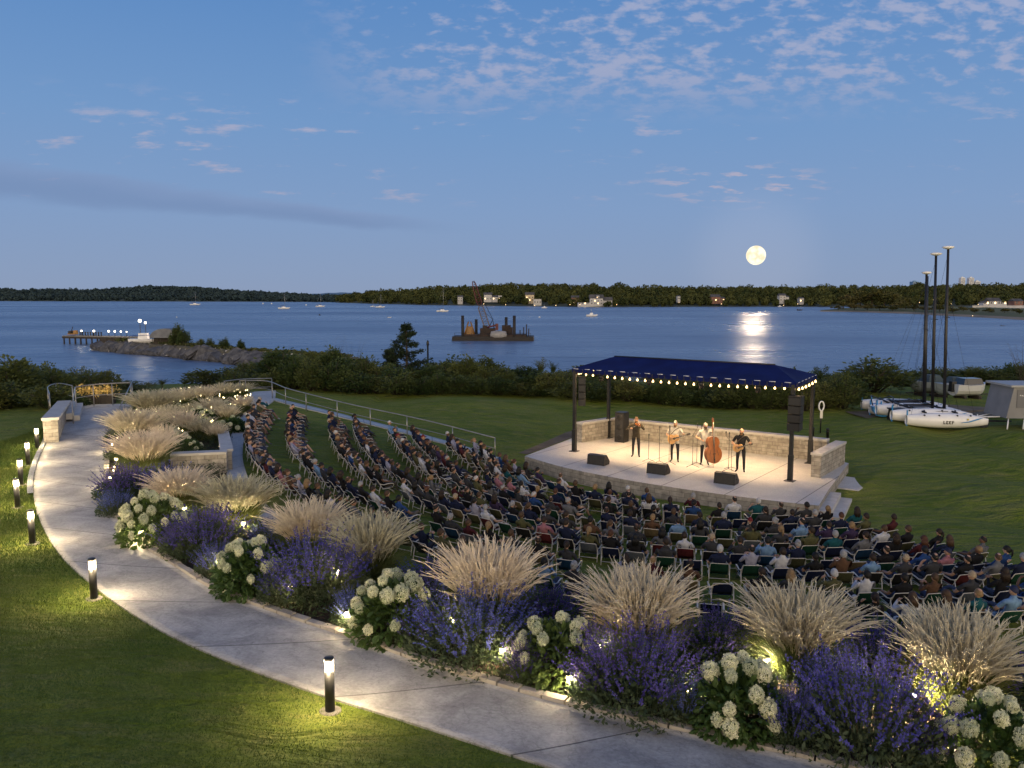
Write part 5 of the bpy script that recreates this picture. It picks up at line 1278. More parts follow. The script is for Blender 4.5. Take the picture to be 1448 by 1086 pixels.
for ri, k, p, z in SEATS:
    d = TGT - p; rz = math.atan2(d[1], d[0]) - PI / 2 + rp_.uniform(-.09, .09); cn, cc, _ = pick(rp_, CHC)
    q = p + np.array([rp_.uniform(-.04, .04), rp_.uniform(-.04, .04)])
    where = f'{ordinal(k)} seat from left, {ORD[ri]} row from stage' if ri else f'{ordinal(k)} seat from left, row nearest stage'
    where = where if ri < len(ROWT) - 1 else f'{ordinal(k)} seat from left, last row by flowers'
    if proto is None:
        e = empty('lawn_chair'); tag(e, 'x', 'lawn chair', 'folding lawn chairs in curved rows')
        for nm, key in (('seat', 'seat'), ('backrest', 'backrest'), ('frame', 'frame'), ('leg', 'rlL'), ('leg', 'rlR'), ('leg', 'flL'), ('leg', 'flR'), ('armrest', 'armL'), ('armrest', 'armR')): link(nm, CHM[key], e)
        proto = e
    else: e = copy_tree(proto)
    e.location = (q[0], q[1], z); e.rotation_euler = (0, 0, rz); e.scale = (.86, .86, .64); e['label'] = f'{cn} folding lawn chair, {where}'; NCH += 1
    for ch in e.children:
        if ch.name.startswith(('seat', 'backrest')): ch.color = (*cc, 1)
    if rp_.random() < .075: e['label'] = f'empty {cn} folding lawn chair, {where}'; continue
    vi = rp_.randrange(len(BODIES)); me, hc, Rm = BODIES[vi]; sn, sc2, _ = pick(rp_, SHC); hn, hcol, _ = pick(rp_, HRC)
    if hn in ('grey', 'white'): hk = rp_.choice(['short', 'short', 'thin', 'bun'])
    else: hk = rp_.choice(['short', 'short', 'short', 'long', 'tail', 'thin'])
    cap = rp_.random() < .07
    if cap: hk = 'cap'; hn, hcol, _ = rp_.choice([('white', (.5, .5, .48), 0), ('navy', (.015, .02, .06), 0), ('red', (.16, .012, .012), 0), ('tan', (.36, .28, .18), 0)])
    o = link('person', me, None, (q[0], q[1], z), rz); o.color = (*sc2, 1); k2 = rp_.uniform(.86, .95); o.scale = (k2, k2, k2 * rp_.uniform(.94, 1.0))
    tag(o, f"person in {sn} top, {hn} {'cap' if cap else 'hair'}, {where}", 'person', 'seated audience in curved rows')
    hh_ = link('cap' if cap else 'hair', HAIRM[hk], o, tuple(hc)); hh_.rotation_euler = Rm.to_euler(); hh_.color = (*hcol, 1); NPE += 1
print('CHAIRS', NCH, 'PEOPLE', NPE)
# ------------------------------------------------------------------ the band
def fixed(name, c, c2=None, rough=.85): return mat(name, c, rough, col2=c2 or tuple(x * .7 for x in c), scale=8, spec=.2)
MSK1 = fixed('musician_skin', (.50, .30, .20), (.44, .25, .16), .5); MTR = fixed('dark_trousers', (.022, .022, .026)); MSH = fixed('black_shoes', (.015, .013, .012), None, .4)
MW1 = mat('spruce_wood', (.62, .36, .13), .3, col2=(.50, .27, .09), scale=10); MW2 = mat('bass_varnish', (.20, .065, .02), .3, col2=(.29, .105, .03), scale=4); MW3 = mat('dark_wood', (.03, .018, .012), .4); MW4 = mat('violin_varnish', (.36, .13, .04), .25, col2=(.26, .08, .02), scale=8); MSTR = mat('string', (.6, .58, .5), .3, .8)
def standing(**k):
    J = dict(pelvis=(0, 0, .95), waist=(0, .01, 1.10), chest=(0, -.01, 1.33), neck=(0, -.01, 1.50), head=(0, .02, 1.645), hpl=(-.10, 0, .93), hpr=(.10, 0, .93), knl=(-.12, .03, .50), knr=(.12, .03, .50), anl=(-.13, -.02, .09), anr=(.13, -.02, .09), tol=(-.17, .13, .035), tor=(.17, .13, .035), shl=(-.195, -.01, 1.43), shr=(.195, -.01, 1.43))
    J['w'] = 1.16; J['belly'] = 1.08; J.update(k); return J
def musician(px, py, face, J, shirt, label, hair, haircol, sleeve, beard=False, tail=.10):
    q = S(px, py); rz = face
    mats = [MSK1, fixed('musician_shirt', shirt), MTR, MSH, MEYE, fixed('musician_beard', haircol if beard else (.05, .03, .02))]
    me, hc, Rm = body_mesh(J, sleeve, tail, False, mats, 'person', beard or None)
    o = link('person', me, None, tuple(q), rz); tag(o, label, 'person', None)
    for kind, col in hair:
        x = link('cap' if kind == 'cap' else 'hair', HAIRM[kind], o, tuple(hc)); x.rotation_euler = Rm.to_euler(); x.color = (*col, 1)
    return o, Matrix.LocRotScale(Vector(q), Matrix.Rotation(rz, 3, 'Z').to_quaternion(), None)
def outline_guitar(L_=.50, lower=.20, upper=.145, waist=.115, n=40):
    """half-outline of a guitar-like body along its axis (0 tail .. L neck end)"""
    ts = np.linspace(0, 1, n); w_ = []
    for t in ts:
        if t < .40: a = (t - .36) / .36; v = lower * math.sqrt(max(0, 1 - a * a)) if t < .36 else lower
        else: v = 0
        b = .0
        lo = lower * math.sqrt(max(0, 1 - ((t - .34) / .34) ** 2)) if t <= .68 else 0
        up = upper * math.sqrt(max(0, 1 - ((t - .78) / .24) ** 2)) if .54 <= t else 0
        wm = waist * math.exp(-((t - .58) / .12) ** 2)
        w_.append(max(lo, up, wm if .4 < t < .75 else 0))
    w_[0] = .02; w_[-1] = .03
    return [(w, t * L_) for w, t in zip(w_, ts)]
def body_solid(mb, ol, dep, mi=0, c=(0, 0, 0)):
    n = len(ol); fr = [(w, y) for w, y in ol] + [(-w, y) for w, y in reversed(ol)]; m = len(fr)
    vs = [(c[0] + x, c[1] + y, c[2] + dep / 2) for x, y in fr] + [(c[0] + x, c[1] + y, c[2] - dep / 2) for x, y in fr]
    fs = []
    for i in range(n - 1): fs += [(i, i + 1, m - 2 - i, m - 1 - i), (m + i, m + m - 1 - i, m + m - 2 - i, m + i + 1)]
    for i in range(m): fs.append((i, i + m, (i + 1) % m + m, (i + 1) % m))
    mb.add(vs, fs, mi)
def instrument(name, label, cat, M, ol, dep, bodym, neckL, neckw, headL, hole=True, f_holes=False, scroll=False, strings=4, endpin=0, bridge=.3, tilt=0):
    """local: y along the neck, z = front face; parts: body, neck, soundhole, bridge, strings"""
    e = empty(name, label=label, cat=cat); e.matrix_world = M; L_ = ol[-1][1]
    mb = MB(); body_solid(mb, ol, dep); mb.build('body', bodym, e)
    mb = MB(); mb.box((0, L_ + neckL / 2 - .05, dep / 2 - .005), (neckw, neckL + .1, .03)); 
    if scroll: mb.tube([(0, L_ + neckL, dep / 2), (0, L_ + neckL + headL * .6, dep / 2 - .01), (0, L_ + neckL + headL, dep / 2 - .03), (0, L_ + neckL + headL * .95, dep / 2 + .03), (0, L_ + neckL + headL * .8, dep / 2 + .01)], [neckw * .5, neckw * .6, neckw * .55, neckw * .5, neckw * .3], 8)
    else: mb.box((0, L_ + neckL + headL / 2, dep / 2 - .02), (neckw * 1.45, headL, .022), rot=Matrix.Rotation(-.2, 3, 'X'))
    for k in range(2):
        for s in (-1, 1): mb.tube([(s * neckw * .5, L_ + neckL + headL * (.3 + .35 * k), dep / 2 - .02), (s * neckw * 1.15, L_ + neckL + headL * (.3 + .35 * k), dep / 2 - .02)], .006 if dep < .15 else .014, 5)
    mb.build('neck', MW3 if not scroll else bodym, e)
    fb = MB(); y0 = L_ * .66; fb.box((0, (y0 + L_ + neckL) / 2, dep / 2 + .014), (neckw * .92, L_ + neckL - y0, .010)); fb.build('fingerboard', MW3, e)
    if hole:
        mb = MB(); mb.lathe([(.05, 0), (.05, .002), (.002, .002)], c=(0, L_ * .60, dep / 2 + .001), n=20); mb.build('soundhole', MW3, e)
    if f_holes:
        for s in (-1, 1):
            k = L_; mb = MB(); mb.tube([(s * k * .155, k * .30, dep / 2), (s * k * .175, k * .33, dep / 2), (s * k * .15, k * .40, dep / 2), (s * k * .125, k * .47, dep / 2), (s * k * .14, k * .50, dep / 2)], k * .009, 5); mb.build('sound_hole', MW3, e)
    mb = MB(); bw = neckw * 2.0; mb.box((0, L_ * bridge, dep / 2 + .012), (bw, L_ * .03, .03 if f_holes else .014)); mb.build('bridge', MW3, e)
    mb = MB()
    for i in range(strings):
        x = (i - (strings - 1) / 2) * neckw * .22; mb.tube([(x * 1.3, L_ * (bridge - (.18 if f_holes else .0)), dep / 2 + .022), (x, L_ + neckL, dep / 2 + .026)], .0016 if dep < .15 else .004, 3)
    mb.build('strings', MSTR, e)
    if f_holes: mb = MB(); mb.box((0, L_ * .12, dep / 2 + .012), (neckw * 1.1, L_ * .2, .012), taper=.9); mb.build('tailpiece', MW3, e)
    if endpin: mb = MB(); mb.tube([(0, 0, 0), (0, -endpin, 0)], .012, 6); mb.build('endpin', MSTR, e)
    return e
def frame_to(o, y, z):
    y = Vector(y).normalized(); z = Vector(z); x = y.cross(z).normalized(); z = x.cross(y).normalized()
    M = Matrix.Identity(4)
    for i in range(3): M[i][0], M[i][1], M[i][2], M[i][3] = x[i], y[i], z[i], o[i]
    return M
# faces turned towards the audience: local +y -> -y of the world (with a little yaw)
F_ = PI + math.atan2(ud[1], ud[0]) * .55
# violinist
J = standing(ell=(-.36, .16, 1.24), wrl=(-.22, .40, 1.42), hal=(-.16, .47, 1.47), elr=(.40, .12, 1.22), wrr=(.22, .36, 1.30), har=(.15, .42, 1.33), yaw=.35, roll=-.15, pitch=-.1)
J['curll'] = .9; J['curlr'] = .9
o, M = musician(899, 646, F_ + .1, J, (.055, .045, .03), 'violinist in dark brown shirt and dark trousers playing at the left of the band', [('short', (.12, .06, .03))], (.12, .06, .03), 1.0, True)
vo = [(w * .42, y * .74) for w, y in outline_guitar(.48, .24, .20, .15)]
instrument('violin', 'small red brown violin held under the chin of the violinist', 'violin', M @ frame_to((-.03, .11, 1.50), (-.34, .90, -.05), (.15, .1, 1)), vo, .05, MW4, .14, .026, .07, False, True, True, 4)
bw = MB(); bw.tube([(0, -.32, 0), (0, .32, .015)], .005, 5); e = empty('violin_bow', label='thin bow drawn across the violin strings', cat='violin bow'); e.matrix_world = M @ frame_to((.02, .34, 1.42), (-.9, -.15, .45), (0, 0, 1)); bw.build('stick', MW3, e); b2 = MB(); b2.box((0, -.02, -.012), (.008, .58, .004)); b2.build('hair', mat('bow_hair', (.7, .68, .6), .6), e)
def guitarist(px, py, face, shirt, label, hair, hc_, beard, glabel, body, big, name):
    J = standing(ell=(-.36, .06, 1.17), wrl=(-.40, .30, 1.22), hal=(-.41, .36, 1.30), elr=(.36, -.02, 1.14), wrr=(.16, .22, 1.08), har=(.06, .25, 1.05), yaw=-.05, knl=(-.13, .04, .5), knr=(.13, .05, .5)); J['curll'] = .9; J['curlr'] = .7
    J['nrmr'] = Vector((0, -1, 0)); J['nrml'] = Vector((0, -1, .3))
    o, M = musician(px, py, face, J, shirt, label, hair, hc_, .6, beard, .14)
    k = 1.0 if big else .80; ol = [(w * k, y * k) for w, y in outline_guitar(.50, .20, .145, .12)]
    ax = Vector((-.93, .12, .36)).normalized(); st_ = Vector((.27, .18, .93))
    instrument(name, glabel, 'guitar', M @ frame_to(st_, ax, (0.1, 1, .12)), ol, .10 * k, body, .36 * k, .052, .16 * k, True, False, False, 6 if big else 4)
    sm = MB(); P0 = st_ + Vector((0.02, -.02, .05)); pts = [P0, Vector((.15, .12, 1.20)), Vector((.02, .115, 1.36)), Vector((-.11, .06, 1.46)), Vector((-.15, -.06, 1.46)), Vector((0, -.16, 1.30)), Vector((.20, -.12, 1.08)), P0]
    e = empty('guitar_strap', label='dark strap holding the ' + glabel.split(' held')[0], cat='strap'); e.matrix_world = M; sm.tube(pts, .016, 5); sm.build('strap', MW3, e)
    return M
guitarist(954, 653, F_, (.46, .445, .40), 'guitarist in white shirt and pale cap, second from the left in the band', [('cap', (.40, .37, .30))], (.15, .09, .05), True, 'pale acoustic guitar held by the guitarist in the white shirt', MW1, True, 'acoustic_guitar')
guitarist(1047, 667, F_ - .1, (.014, .014, .016), 'bald bearded guitarist in black shirt and black trousers at the right of the band', [], (.10, .06, .03), True, 'small honey coloured guitar held by the musician in black', MW1, False, 'acoustic_guitar')
# bass player
J = standing(ell=(-.33, .16, 1.40), wrl=(-.27, .36, 1.60), hal=(-.28, .40, 1.68), elr=(.36, .06, 1.16), wrr=(.14, .30, 1.10), har=(.05, .36, 1.06), yaw=.1); J['curll'] = .9; J['curlr'] = .7; J['nrml'] = Vector((0, -1, 0))
o, M = musician(996, 657, F_ + .15, J, (.44, .425, .385), 'bass player in white shirt and pale cap standing behind a double bass', [('cap', (.40, .37, .30))], (.10, .07, .05), .6, True)
bo_ = [(w * 1.72, y * 2.2) for w, y in outline_guitar(.50, .20, .15, .105)]
instrument('double_bass', 'large orange brown double bass leaning towards its player', 'double bass', M @ frame_to((-.34, .50, .18), (.06, -.06, 1), (-.45, 1, .05)), bo_, .22, MW2, .58, .055, .18, False, True, True, 4, .18, .36)
# ------------------------------------------------------------------ shrubs and trees between lawn and water
MSHR = leafmat('shrub_leaf', (.028, .055, .015), (.085, .11, .032), .6, .25, .9)
MSHR2 = leafmat('bush_leaf', (.04, .065, .017), (.12, .135, .04), .6, .25, .9)
MCON = leafmat('conifer_leaf', (.012, .026, .014), (.03, .05, .02), .7, .15, 1.2)
MBARK = mat('bark', (.035, .027, .02), .95, col2=(.07, .055, .04), scale=8, bump=.5)
def shrub_meshes(seed, tall=1.0, K=2600, spiky=False, m=None):
    """unit shrub about 1 wide radius .5, 1 tall: leafy sprays on many stems"""
    r = np.random.default_rng(seed); mb = MB(); P_ = []; D_ = []; S_ = []
    ns = 26
    for i in range(ns):
        a = r.uniform(0, 2 * PI); out = .46 * math.sqrt(r.random()); top = (1.05 - .75 * (out / .46) ** 2) * r.uniform(.55, 1.05)
        if spiky and r.random() < .4: top *= 1.2
        p0 = np.array([math.cos(a) * out * .25, math.sin(a) * out * .25, 0]); p2 = np.array([math.cos(a) * out, math.sin(a) * out, top]); p1 = (p0 + p2) / 2 + np.array([0, 0, .12])
        mb.tube([p0, p1, p2], [.014, .009, .003], 4)
        n = K // ns; t = .25 + .75 * r.random(n) ** .7; base = ((1 - t) ** 2)[:, None] * p0 + (2 * t * (1 - t))[:, None] * p1 + (t * t)[:, None] * p2
        sp_ = r.normal(size=(n, 3)) * (.115 * (1.15 - t * .75))[:, None]; P_.append(base + sp_); d = sp_ + np.array([math.cos(a) * .05, math.sin(a) * .05, .10 + (.1 if spiky else 0)]); D_.append(d / np.linalg.norm(d, axis=1)[:, None]); S_.append(r.uniform(.045, .085, (n, 1)) * (1.35 if spiky else 1))
    c = np.concatenate(P_); d = np.concatenate(D_); s = np.concatenate(S_); c[:, 2] = np.maximum(c[:, 2], .01)
    u = np.cross(d, r.normal(size=d.shape)); u /= np.linalg.norm(u, axis=1)[:, None]; wd = .13 if spiky else .26
    v = np.stack([c, c + d * s * .5 + u * s * wd, c + d * s, c + d * s * .5 - u * s * wd], 1).reshape(-1, 3); f = np.arange(len(v)).reshape(-1, 4)
    return npmesh('foliage', v, f, m or MSHR), mb.mesh('stems', MBARK)
SHR = [shrub_meshes(1), shrub_meshes(2, m=MSHR2), shrub_meshes(3, K=3400), shrub_meshes(4, spiky=True), shrub_meshes(5, K=2200, m=MSHR2), shrub_meshes(6, spiky=True, m=MSHR2)]
def shrub(loc, w_, hgt, k, label, group='shrubs between the lawn and the water', cat='shrub', name='shrub'):
    r = random.Random(hash((round(loc[0], 2), round(loc[1], 2))) & 0xffff); e = empty(name, loc, r.uniform(0, 6.28), label, cat, group); e.scale = (w_, w_ * r.uniform(.85, 1.1), hgt)
    fo, st_ = SHR[k]; link('foliage', fo, e); link('stems', st_, e); return e
def at(px, Y):     # ground point under a photo column at depth Y
    x = (px - 724) / F0 * (Y * cp + (CAMZ - 0) * sp); return np.array([x, Y, h(x, Y)])
LANDM = [(-60, 'left of the curved railing'), (190, 'behind the curved railing'), (330, 'below the jetty root'), (470, 'left of the dark conifer'), (600, 'between conifer and canopy'), (800, 'behind the canopy, left half'), (960, 'behind the canopy, right half'), (1160, 'between canopy and beach cats'), (1330, 'behind the grey trailer')]
cnt = {}
def where(px):
    lm = [l for x, l in LANDM if px >= x][-1]; cnt[lm] = cnt.get(lm, -1) + 1; return lm, cnt[lm]
# (photo column, depth, top row in the photo, width in photo px, kind)
rS = random.Random(31); rows = []
TOPL = [(-40,512),(20,516),(60,520),(100,526),(150,527),(190,546),(225,552),(262,549),(285,526),(330,518),(370,508),(420,500),(470,500),(530,512),(575,520),(620,508),(660,512),(700,515),(740,522),(790,522),(830,526),(900,530),(1000,532),(1100,530),(1165,530),(1200,524),(1250,522),(1290,526),(1340,526),(1400,522),(1470,518)]
px = -50
while px < 1490:
    top = interp(TOPL, px); rows.append((px + rS.uniform(-8, 8), rS.uniform(60, 66) if px > 330 else rS.uniform(48, 56), top + rS.uniform(14, 28), rS.uniform(55, 85), rS.choice([0, 1, 2, 4])))
    rows.append((px + rS.uniform(-10, 10), rS.uniform(57, 60) if px > 330 else rS.uniform(44, 48), max(top + rS.uniform(22, 34), 528), rS.uniform(50, 80), rS.choice([0, 1, 2, 4])))
    rows.append((px + rS.uniform(0, 20), rS.uniform(68, 80) if px > 330 else rS.uniform(57, 66), top + rS.uniform(-5, 8), rS.uniform(55, 90), rS.choice([0, 1, 2, 3, 5])))
    px += rS.uniform(26, 36)
BASEL = [(330,548),(420,552),(500,557),(600,557),(700,557),(800,561),(900,569),(1000,575),(1100,581),(1165,579),(1215,576)]
for bk in range(2):
    px = 335 + bk * 14
    while px < 1212:
        b0 = interp(BASEL, px) - 6 * bk - rS.uniform(-1, 2); q0 = G(px, b0); rows.append((px, q0[1], interp(TOPL, px) + (rS.uniform(8, 24) if not bk else rS.uniform(-2, 12)), rS.uniform(42, 66), rS.choice([0, 1, 2, 4, 0, 2])))
        px += rS.uniform(22, 30)
rows.sort()
for px, Y, top, w_, k in rows:
    q = at(px, Y); tz = CAMZ - (top - 418) / F0 * Y; hh = tz - q[2]
    if hh < .5 or (1268 < px < 1440 and Y < 64) or (px > 1222 and Y < 60.5): continue
    hh *= 1.12; w_ *= 1.2
    lm, i = where(px); W_ = w_ / F0 * Y
    adj = 'spiky dark shrub' if k in (3, 5) else ('olive leafy shrub' if k in (1, 4) else 'dense dark green shrub')
    shrub(q, W_, hh, k, f'{adj} {lm}, {ordinal(i)} from the left there')
# dark leafy tree by the beach catamarans, and taller ones
for px, Y, top, w_, k, lb in [(1232,57,508,125,4,'broad olive bush directly left of the white catamarans'),(1185,60,530,60,3,'spiky dark bush right of the canopy, behind the ring sign'),(1160,64,518,30,3,'thin dark sapling just right of the canopy'),
      (400,62,496,120,2,'largest rounded bush at the root of the jetty'),(455,66,492,90,1,'high olive bush right of the jetty root'),(15,50,508,120,2,'large dark bush at the left edge of the photo'),(70,53,514,90,0,'large dark bush between photo edge and curved railing')]:
    q = at(px, Y); tz = CAMZ - (top - 418) / F0 * Y; shrub(q, w_ / F0 * Y, tz - q[2], k, lb, None)
for i, (px, Y, top, w_, k) in enumerate([(1283,66,526,60,2),(1312,67,522,55,4),(1340,66,527,60,0),(1372,67,522,60,2),(1402,66,524,60,1),(1432,67,518,60,3),(1455,66,520,60,0)]):
    q = at(px, Y); tz = CAMZ - (top - 418) / F0 * Y; shrub(q, w_ / F0 * Y * 1.2, (tz - q[2]) * 1.1, k, f'dark bush screening the laid up motorboats from the water, {ordinal(i)} from left', 'bushes behind the laid up boats')
# radiating fronds
def frond_mesh(seed):
    r = np.random.default_rng(seed); n = 26; a = r.uniform(0, 2 * PI, n); root = np.c_[np.zeros(n), np.zeros(n), np.full(n, .45)]
    v, f, path = strips(root, np.c_[np.cos(a), np.sin(a)], r.uniform(.5, .75, n), np.full(n, .012), r.uniform(.25, .95, n), 7)
    VV = [v]; FF = [f]; o = len(v)
    for k in range(1, 8):
        for sd in (-1, 1):
            c = path[k]; t = path[k] - path[k - 1]; t /= np.linalg.norm(t, axis=1)[:, None]; s_ = np.cross(t, np.array([0, 0, 1.])); s_ /= np.linalg.norm(s_, axis=1)[:, None] + 1e-9
            tip = c + (s_ * sd * .8 + t * .6) * .17 * (1.15 - k * .09); q = np.stack([c - t * .018, c + t * .018, tip, tip - t * .006], 1).reshape(-1, 3); VV.append(q); FF.append(np.arange(len(q)).reshape(-1, 4) + o); o += len(q)
    mb = MB(); mb.tube([(0, 0, 0), (.01, .02, .46)], [.03, .02], 6)
    return npmesh('fronds', np.concatenate(VV), np.concatenate(FF), MSHR2), mb.mesh('stem', MBARK)
FRM = [frond_mesh(1), frond_mesh(2)]
for px, Y, top, w_, lb in [(765,75,508,34,'palm like frond plant at the water, second left of the canopy'),(782,72,512,28,'palm like frond plant at the water, nearest the left end of the canopy'),(735,76,516,26,'small frond plant at the water left of the other two'),
       (230,60,545,34,'frond plant just right of the curved railing'),(262,58,550,30,'low frond plant behind the upper bed grasses'),(1368,66,520,44,'frond plant rising behind the catamaran masts'),(1395,66,530,40,'frond plant behind the roof of the grey trailer')]:
    q = at(px, Y); e = empty('frond_plant', q, px, lb, 'frond plant', None); tz = CAMZ - (top - 418) / F0 * Y; e.scale = (w_ / F0 * Y / 1.1,) * 2 + (max(tz - q[2], .8) / 1.1,)
    fo, st_ = FRM[int(px) % 2]; link('fronds', fo, e); link('stem', st_, e)
def conifer(px, Y, top, w_, seed, label):
    q = at(px, Y); hh = CAMZ - (top - 418) / F0 * Y - q[2]; r = np.random.default_rng(seed); e = empty('conifer', q, 0, label, 'conifer')
    mb = MB(); mb.tube([(0, 0, -.2), (.05, 0, hh * .5), (.0, .05, hh)], [.16, .10, .02], 7); P_ = []; D_ = []; S_ = []; W_ = w_ / F0 * Y / 2
    for i in range(64):
        t = r.random() ** .8; z = hh * (.10 + .88 * t); L_ = W_ * (1.05 - t) * r.uniform(.55, 1.15) + .12; a = r.uniform(0, 2 * PI); tip = np.array([math.cos(a) * L_, math.sin(a) * L_, z + L_ * r.uniform(-.05, .35)]); b0 = np.array([0, 0, z]); mb.tube([b0, tip], [.03, .006], 4)
        n = 110; s = .2 + .8 * r.random(n); c = b0 + (tip - b0) * s[:, None] + r.normal(size=(n, 3)) * .10 * np.array([1, 1, .7]); d = (tip - b0) / np.linalg.norm(tip - b0) + r.normal(size=(n, 3)) * .7; P_.append(c); D_.append(d / np.linalg.norm(d, axis=1)[:, None]); S_.append(r.uniform(.14, .26, (n, 1)))
    c = np.concatenate(P_); d = np.concatenate(D_); s = np.concatenate(S_); u = np.cross(d, r.normal(size=d.shape)); u /= np.linalg.norm(u, axis=1)[:, None]
    v = np.stack([c, c + d * s * .5 + u * s * .2, c + d * s, c + d * s * .5 - u * s * .2], 1).reshape(-1, 3)
    link('crown', npmesh('crown', v, np.arange(len(v)).reshape(-1, 4), MCON), e); mb.build('trunk', MBARK, e)
conifer(575, 72, 458, 92, 3, 'ragged dark conifer standing out of the shrubs left of the barge'); conifer(552, 74, 492, 30, 4, 'small dark conifer beside the ragged tall one')
# bare twiggy bushes near the jetty root
for px, Y, top, sd, lb in [(470,78,474,1,'leafless twiggy bush on the shore right of the jetty root'),(495,80,480,2,'second leafless bush on the shore, nearer the conifer'),(1446,62,474,3,'leafless branches reaching in at the right edge of the photo')]:
    q = at(px, Y); hh = max(CAMZ - (top - 418) / F0 * Y - q[2], 1.5); r = random.Random(sd); mb = MB()
    for i in range(16):
        a = r.uniform(0, 6.28); l = r.uniform(.5, 1) * hh; p = [(0, 0, 0)]; x = y = 0
        for k in range(1, 5): x += math.cos(a) * l * .09 + r.uniform(-.1, .1); y += math.sin(a) * l * .09 + r.uniform(-.1, .1); p.append((x, y, l * k / 4))
        mb.tube(p, [.03, .022, .016, .01, .004], 4)
        for k in range(2, 5):
            c = Vector(p[k]); mb.tube([c, c + Vector((r.uniform(-.5, .5), r.uniform(-.5, .5), r.uniform(.1, .5))) * hh * .2], [.01, .003], 3)
    o = mb.build('bare_bush', MBARK, loc=tuple(q)); tag(o, lb, 'bare bush')
# slim marker post in the water
q = PD(605, 500, 95); b = MB(); b.lathe([(.10, WATER - 1), (.10, q[2] + .9), (.15, q[2] + 1.0), (.15, q[2] + 1.4), (.03, q[2] + 1.6)], n=10)
o = b.build('marker_post', MBLACK, loc=(q[0], q[1], 0)); tag(o, 'dark marker post standing by the shore right of the conifer', 'marker post')
# grey boulders and sandy strip by the shore
MROCK = mat('rock', (.085, .085, .090), .9, col2=(.20, .19, .18), scale=1.4, bump=1.0, bscale=3)
def rock(mb, c, s, seed, n=9, m=6):
    mb.blob(c, s, n, m, 0, .22, random.Random(seed).uniform(0, 3), seed); k = len(mb.sm) - n * m
    for i in range(k, len(mb.sm)): mb.sm[i] = False
for i, (px, Y, s, lb) in enumerate([(712, 82, .9, 'pale flat boulder on the shore left of the canopy'), (790, 84, .7, 'grey boulder near the frond plants'), (640, 88, 1.0, 'grey boulder on the shore right of the conifer')]):
    q = at(px, Y); mb = MB(); rock(mb, (0, 0, .3), (s * 1.6, s, s * .6), i + 3); o = mb.build('boulder', MROCK, loc=tuple(q)); tag(o, lb, 'boulder')
# ------------------------------------------------------------------ jetty
JC = [(500,508,90),(440,503,None),(395,500,None),(340,496,None),(280,491,None),(230,487,None),(185,484,None),(150,481,None)]
JCw = [np.array([*P(a, b_, WATER + 2.0)[:2]]) for a, b_, _ in JC]
jc = smooth_curve(JCw, 120); t = np.gradient(jc, axis=0); t /= np.linalg.norm(t, axis=1)[:, None]; nrm = np.c_[-t[:, 1], t[:, 0]]
mb = MB(); prof = [(-5.5, -.8), (-4.2, .5), (-2.6, 1.9), (-1.6, 2.1), (2.2, 2.1), (3.4, .8), (4.5, -.8)]; m_ = len(prof)
for i in range(120):
    tp = 1 if i < 105 else 1 - .5 * (i - 105) / 15
    for o_, z in prof: p = jc[i] + nrm[i] * o_ * (1 if np.dot(nrm[i], -jc[i]) < 0 else -1) * -1 * tp; mb.v.append((p[0], p[1], WATER + z * tp + (.15 * math.sin(i * 1.7 + o_) if 0 < z else 0)))
for i in range(119):
    for k in range(m_ - 1): a = i * m_ + k; mb.f.append((a, a + m_, a + m_ + 1, a + 1)); mb.m.append(0); mb.sm.append(False)
for k in range(1): pass
jet = mb.build('jetty', mat('jetty_earth', (.06, .055, .04), .95, col2=(.11, .10, .06), scale=.6, bump=.6, bscale=3)); tag(jet, kind='structure')
rJ = random.Random(4); MSLAB = mat('slab_rock', (.035, .036, .042), .8, col2=(.12, .12, .125), scale=.9, bump=1.0, bscale=2.2)
k = 0
side = 1 if np.dot(nrm[60], -jc[60]) > 0 else -1
for i in range(20, 114, 2):
    s = (1.1 + 2.3 * rJ.random() ** 1.3) * (1 if i < 95 else .75); p = jc[i] + nrm[i] * side * (3.6 + rJ.uniform(-.5, .4)); ang = math.atan2(t[i][1], t[i][0]); rot = Matrix.Rotation(ang, 3, 'Z') @ Matrix.Rotation(-.7 * side + rJ.uniform(-.4, .4), 3, 'X') @ Matrix.Rotation(rJ.uniform(-.6, .6), 3, 'Y')
    mb = MB(); mb.box((0, 0, 0), (s * 1.9, s * 1.35, s * .5), rot=rot, taper=.85)
    bm = bmesh.new(); 
    me = mb.mesh('jetty_rock', MSLAB); bm.from_mesh(me); bmesh.ops.bevel(bm, geom=bm.edges[:], offset=s * .10, segments=2, affect='EDGES')
    for v in bm.verts: v.co += Vector((mnoise.noise(v.co * .8 + Vector((i, 0, 0))), mnoise.noise(v.co * .8 + Vector((0, i, 0))), mnoise.noise(v.co * .8))) * .18 * s
    bm.to_mesh(me); bm.free()
    o = link('jetty_rock', me, None, (p[0], p[1], WATER + .75)); tag(o, f'dark tilted rock slab on the near side of the jetty, {ordinal(k)} from shore', 'rock', 'slab rocks along the jetty'); k += 1
# small pale stones along its top: countless
mb = MB()
for i in range(170):
    j = rJ.randrange(10, 118); p = jc[j] + nrm[j] * side * rJ.uniform(.8, 4.6); rock(mb, (p[0], p[1], WATER + 2.1 - max(0, (abs(np.dot(p - jc[j], nrm[j])) - 1.8)) * .75), (rJ.uniform(.15, .45),) * 2 + (rJ.uniform(.12, .3),), i, 6, 4)
o = mb.build('stones', mat('pale_stone', (.30, .29, .27), .9, col2=(.42, .40, .37), scale=2)); tag(o, 'small pale stones strewn along the jetty', kind='stuff')
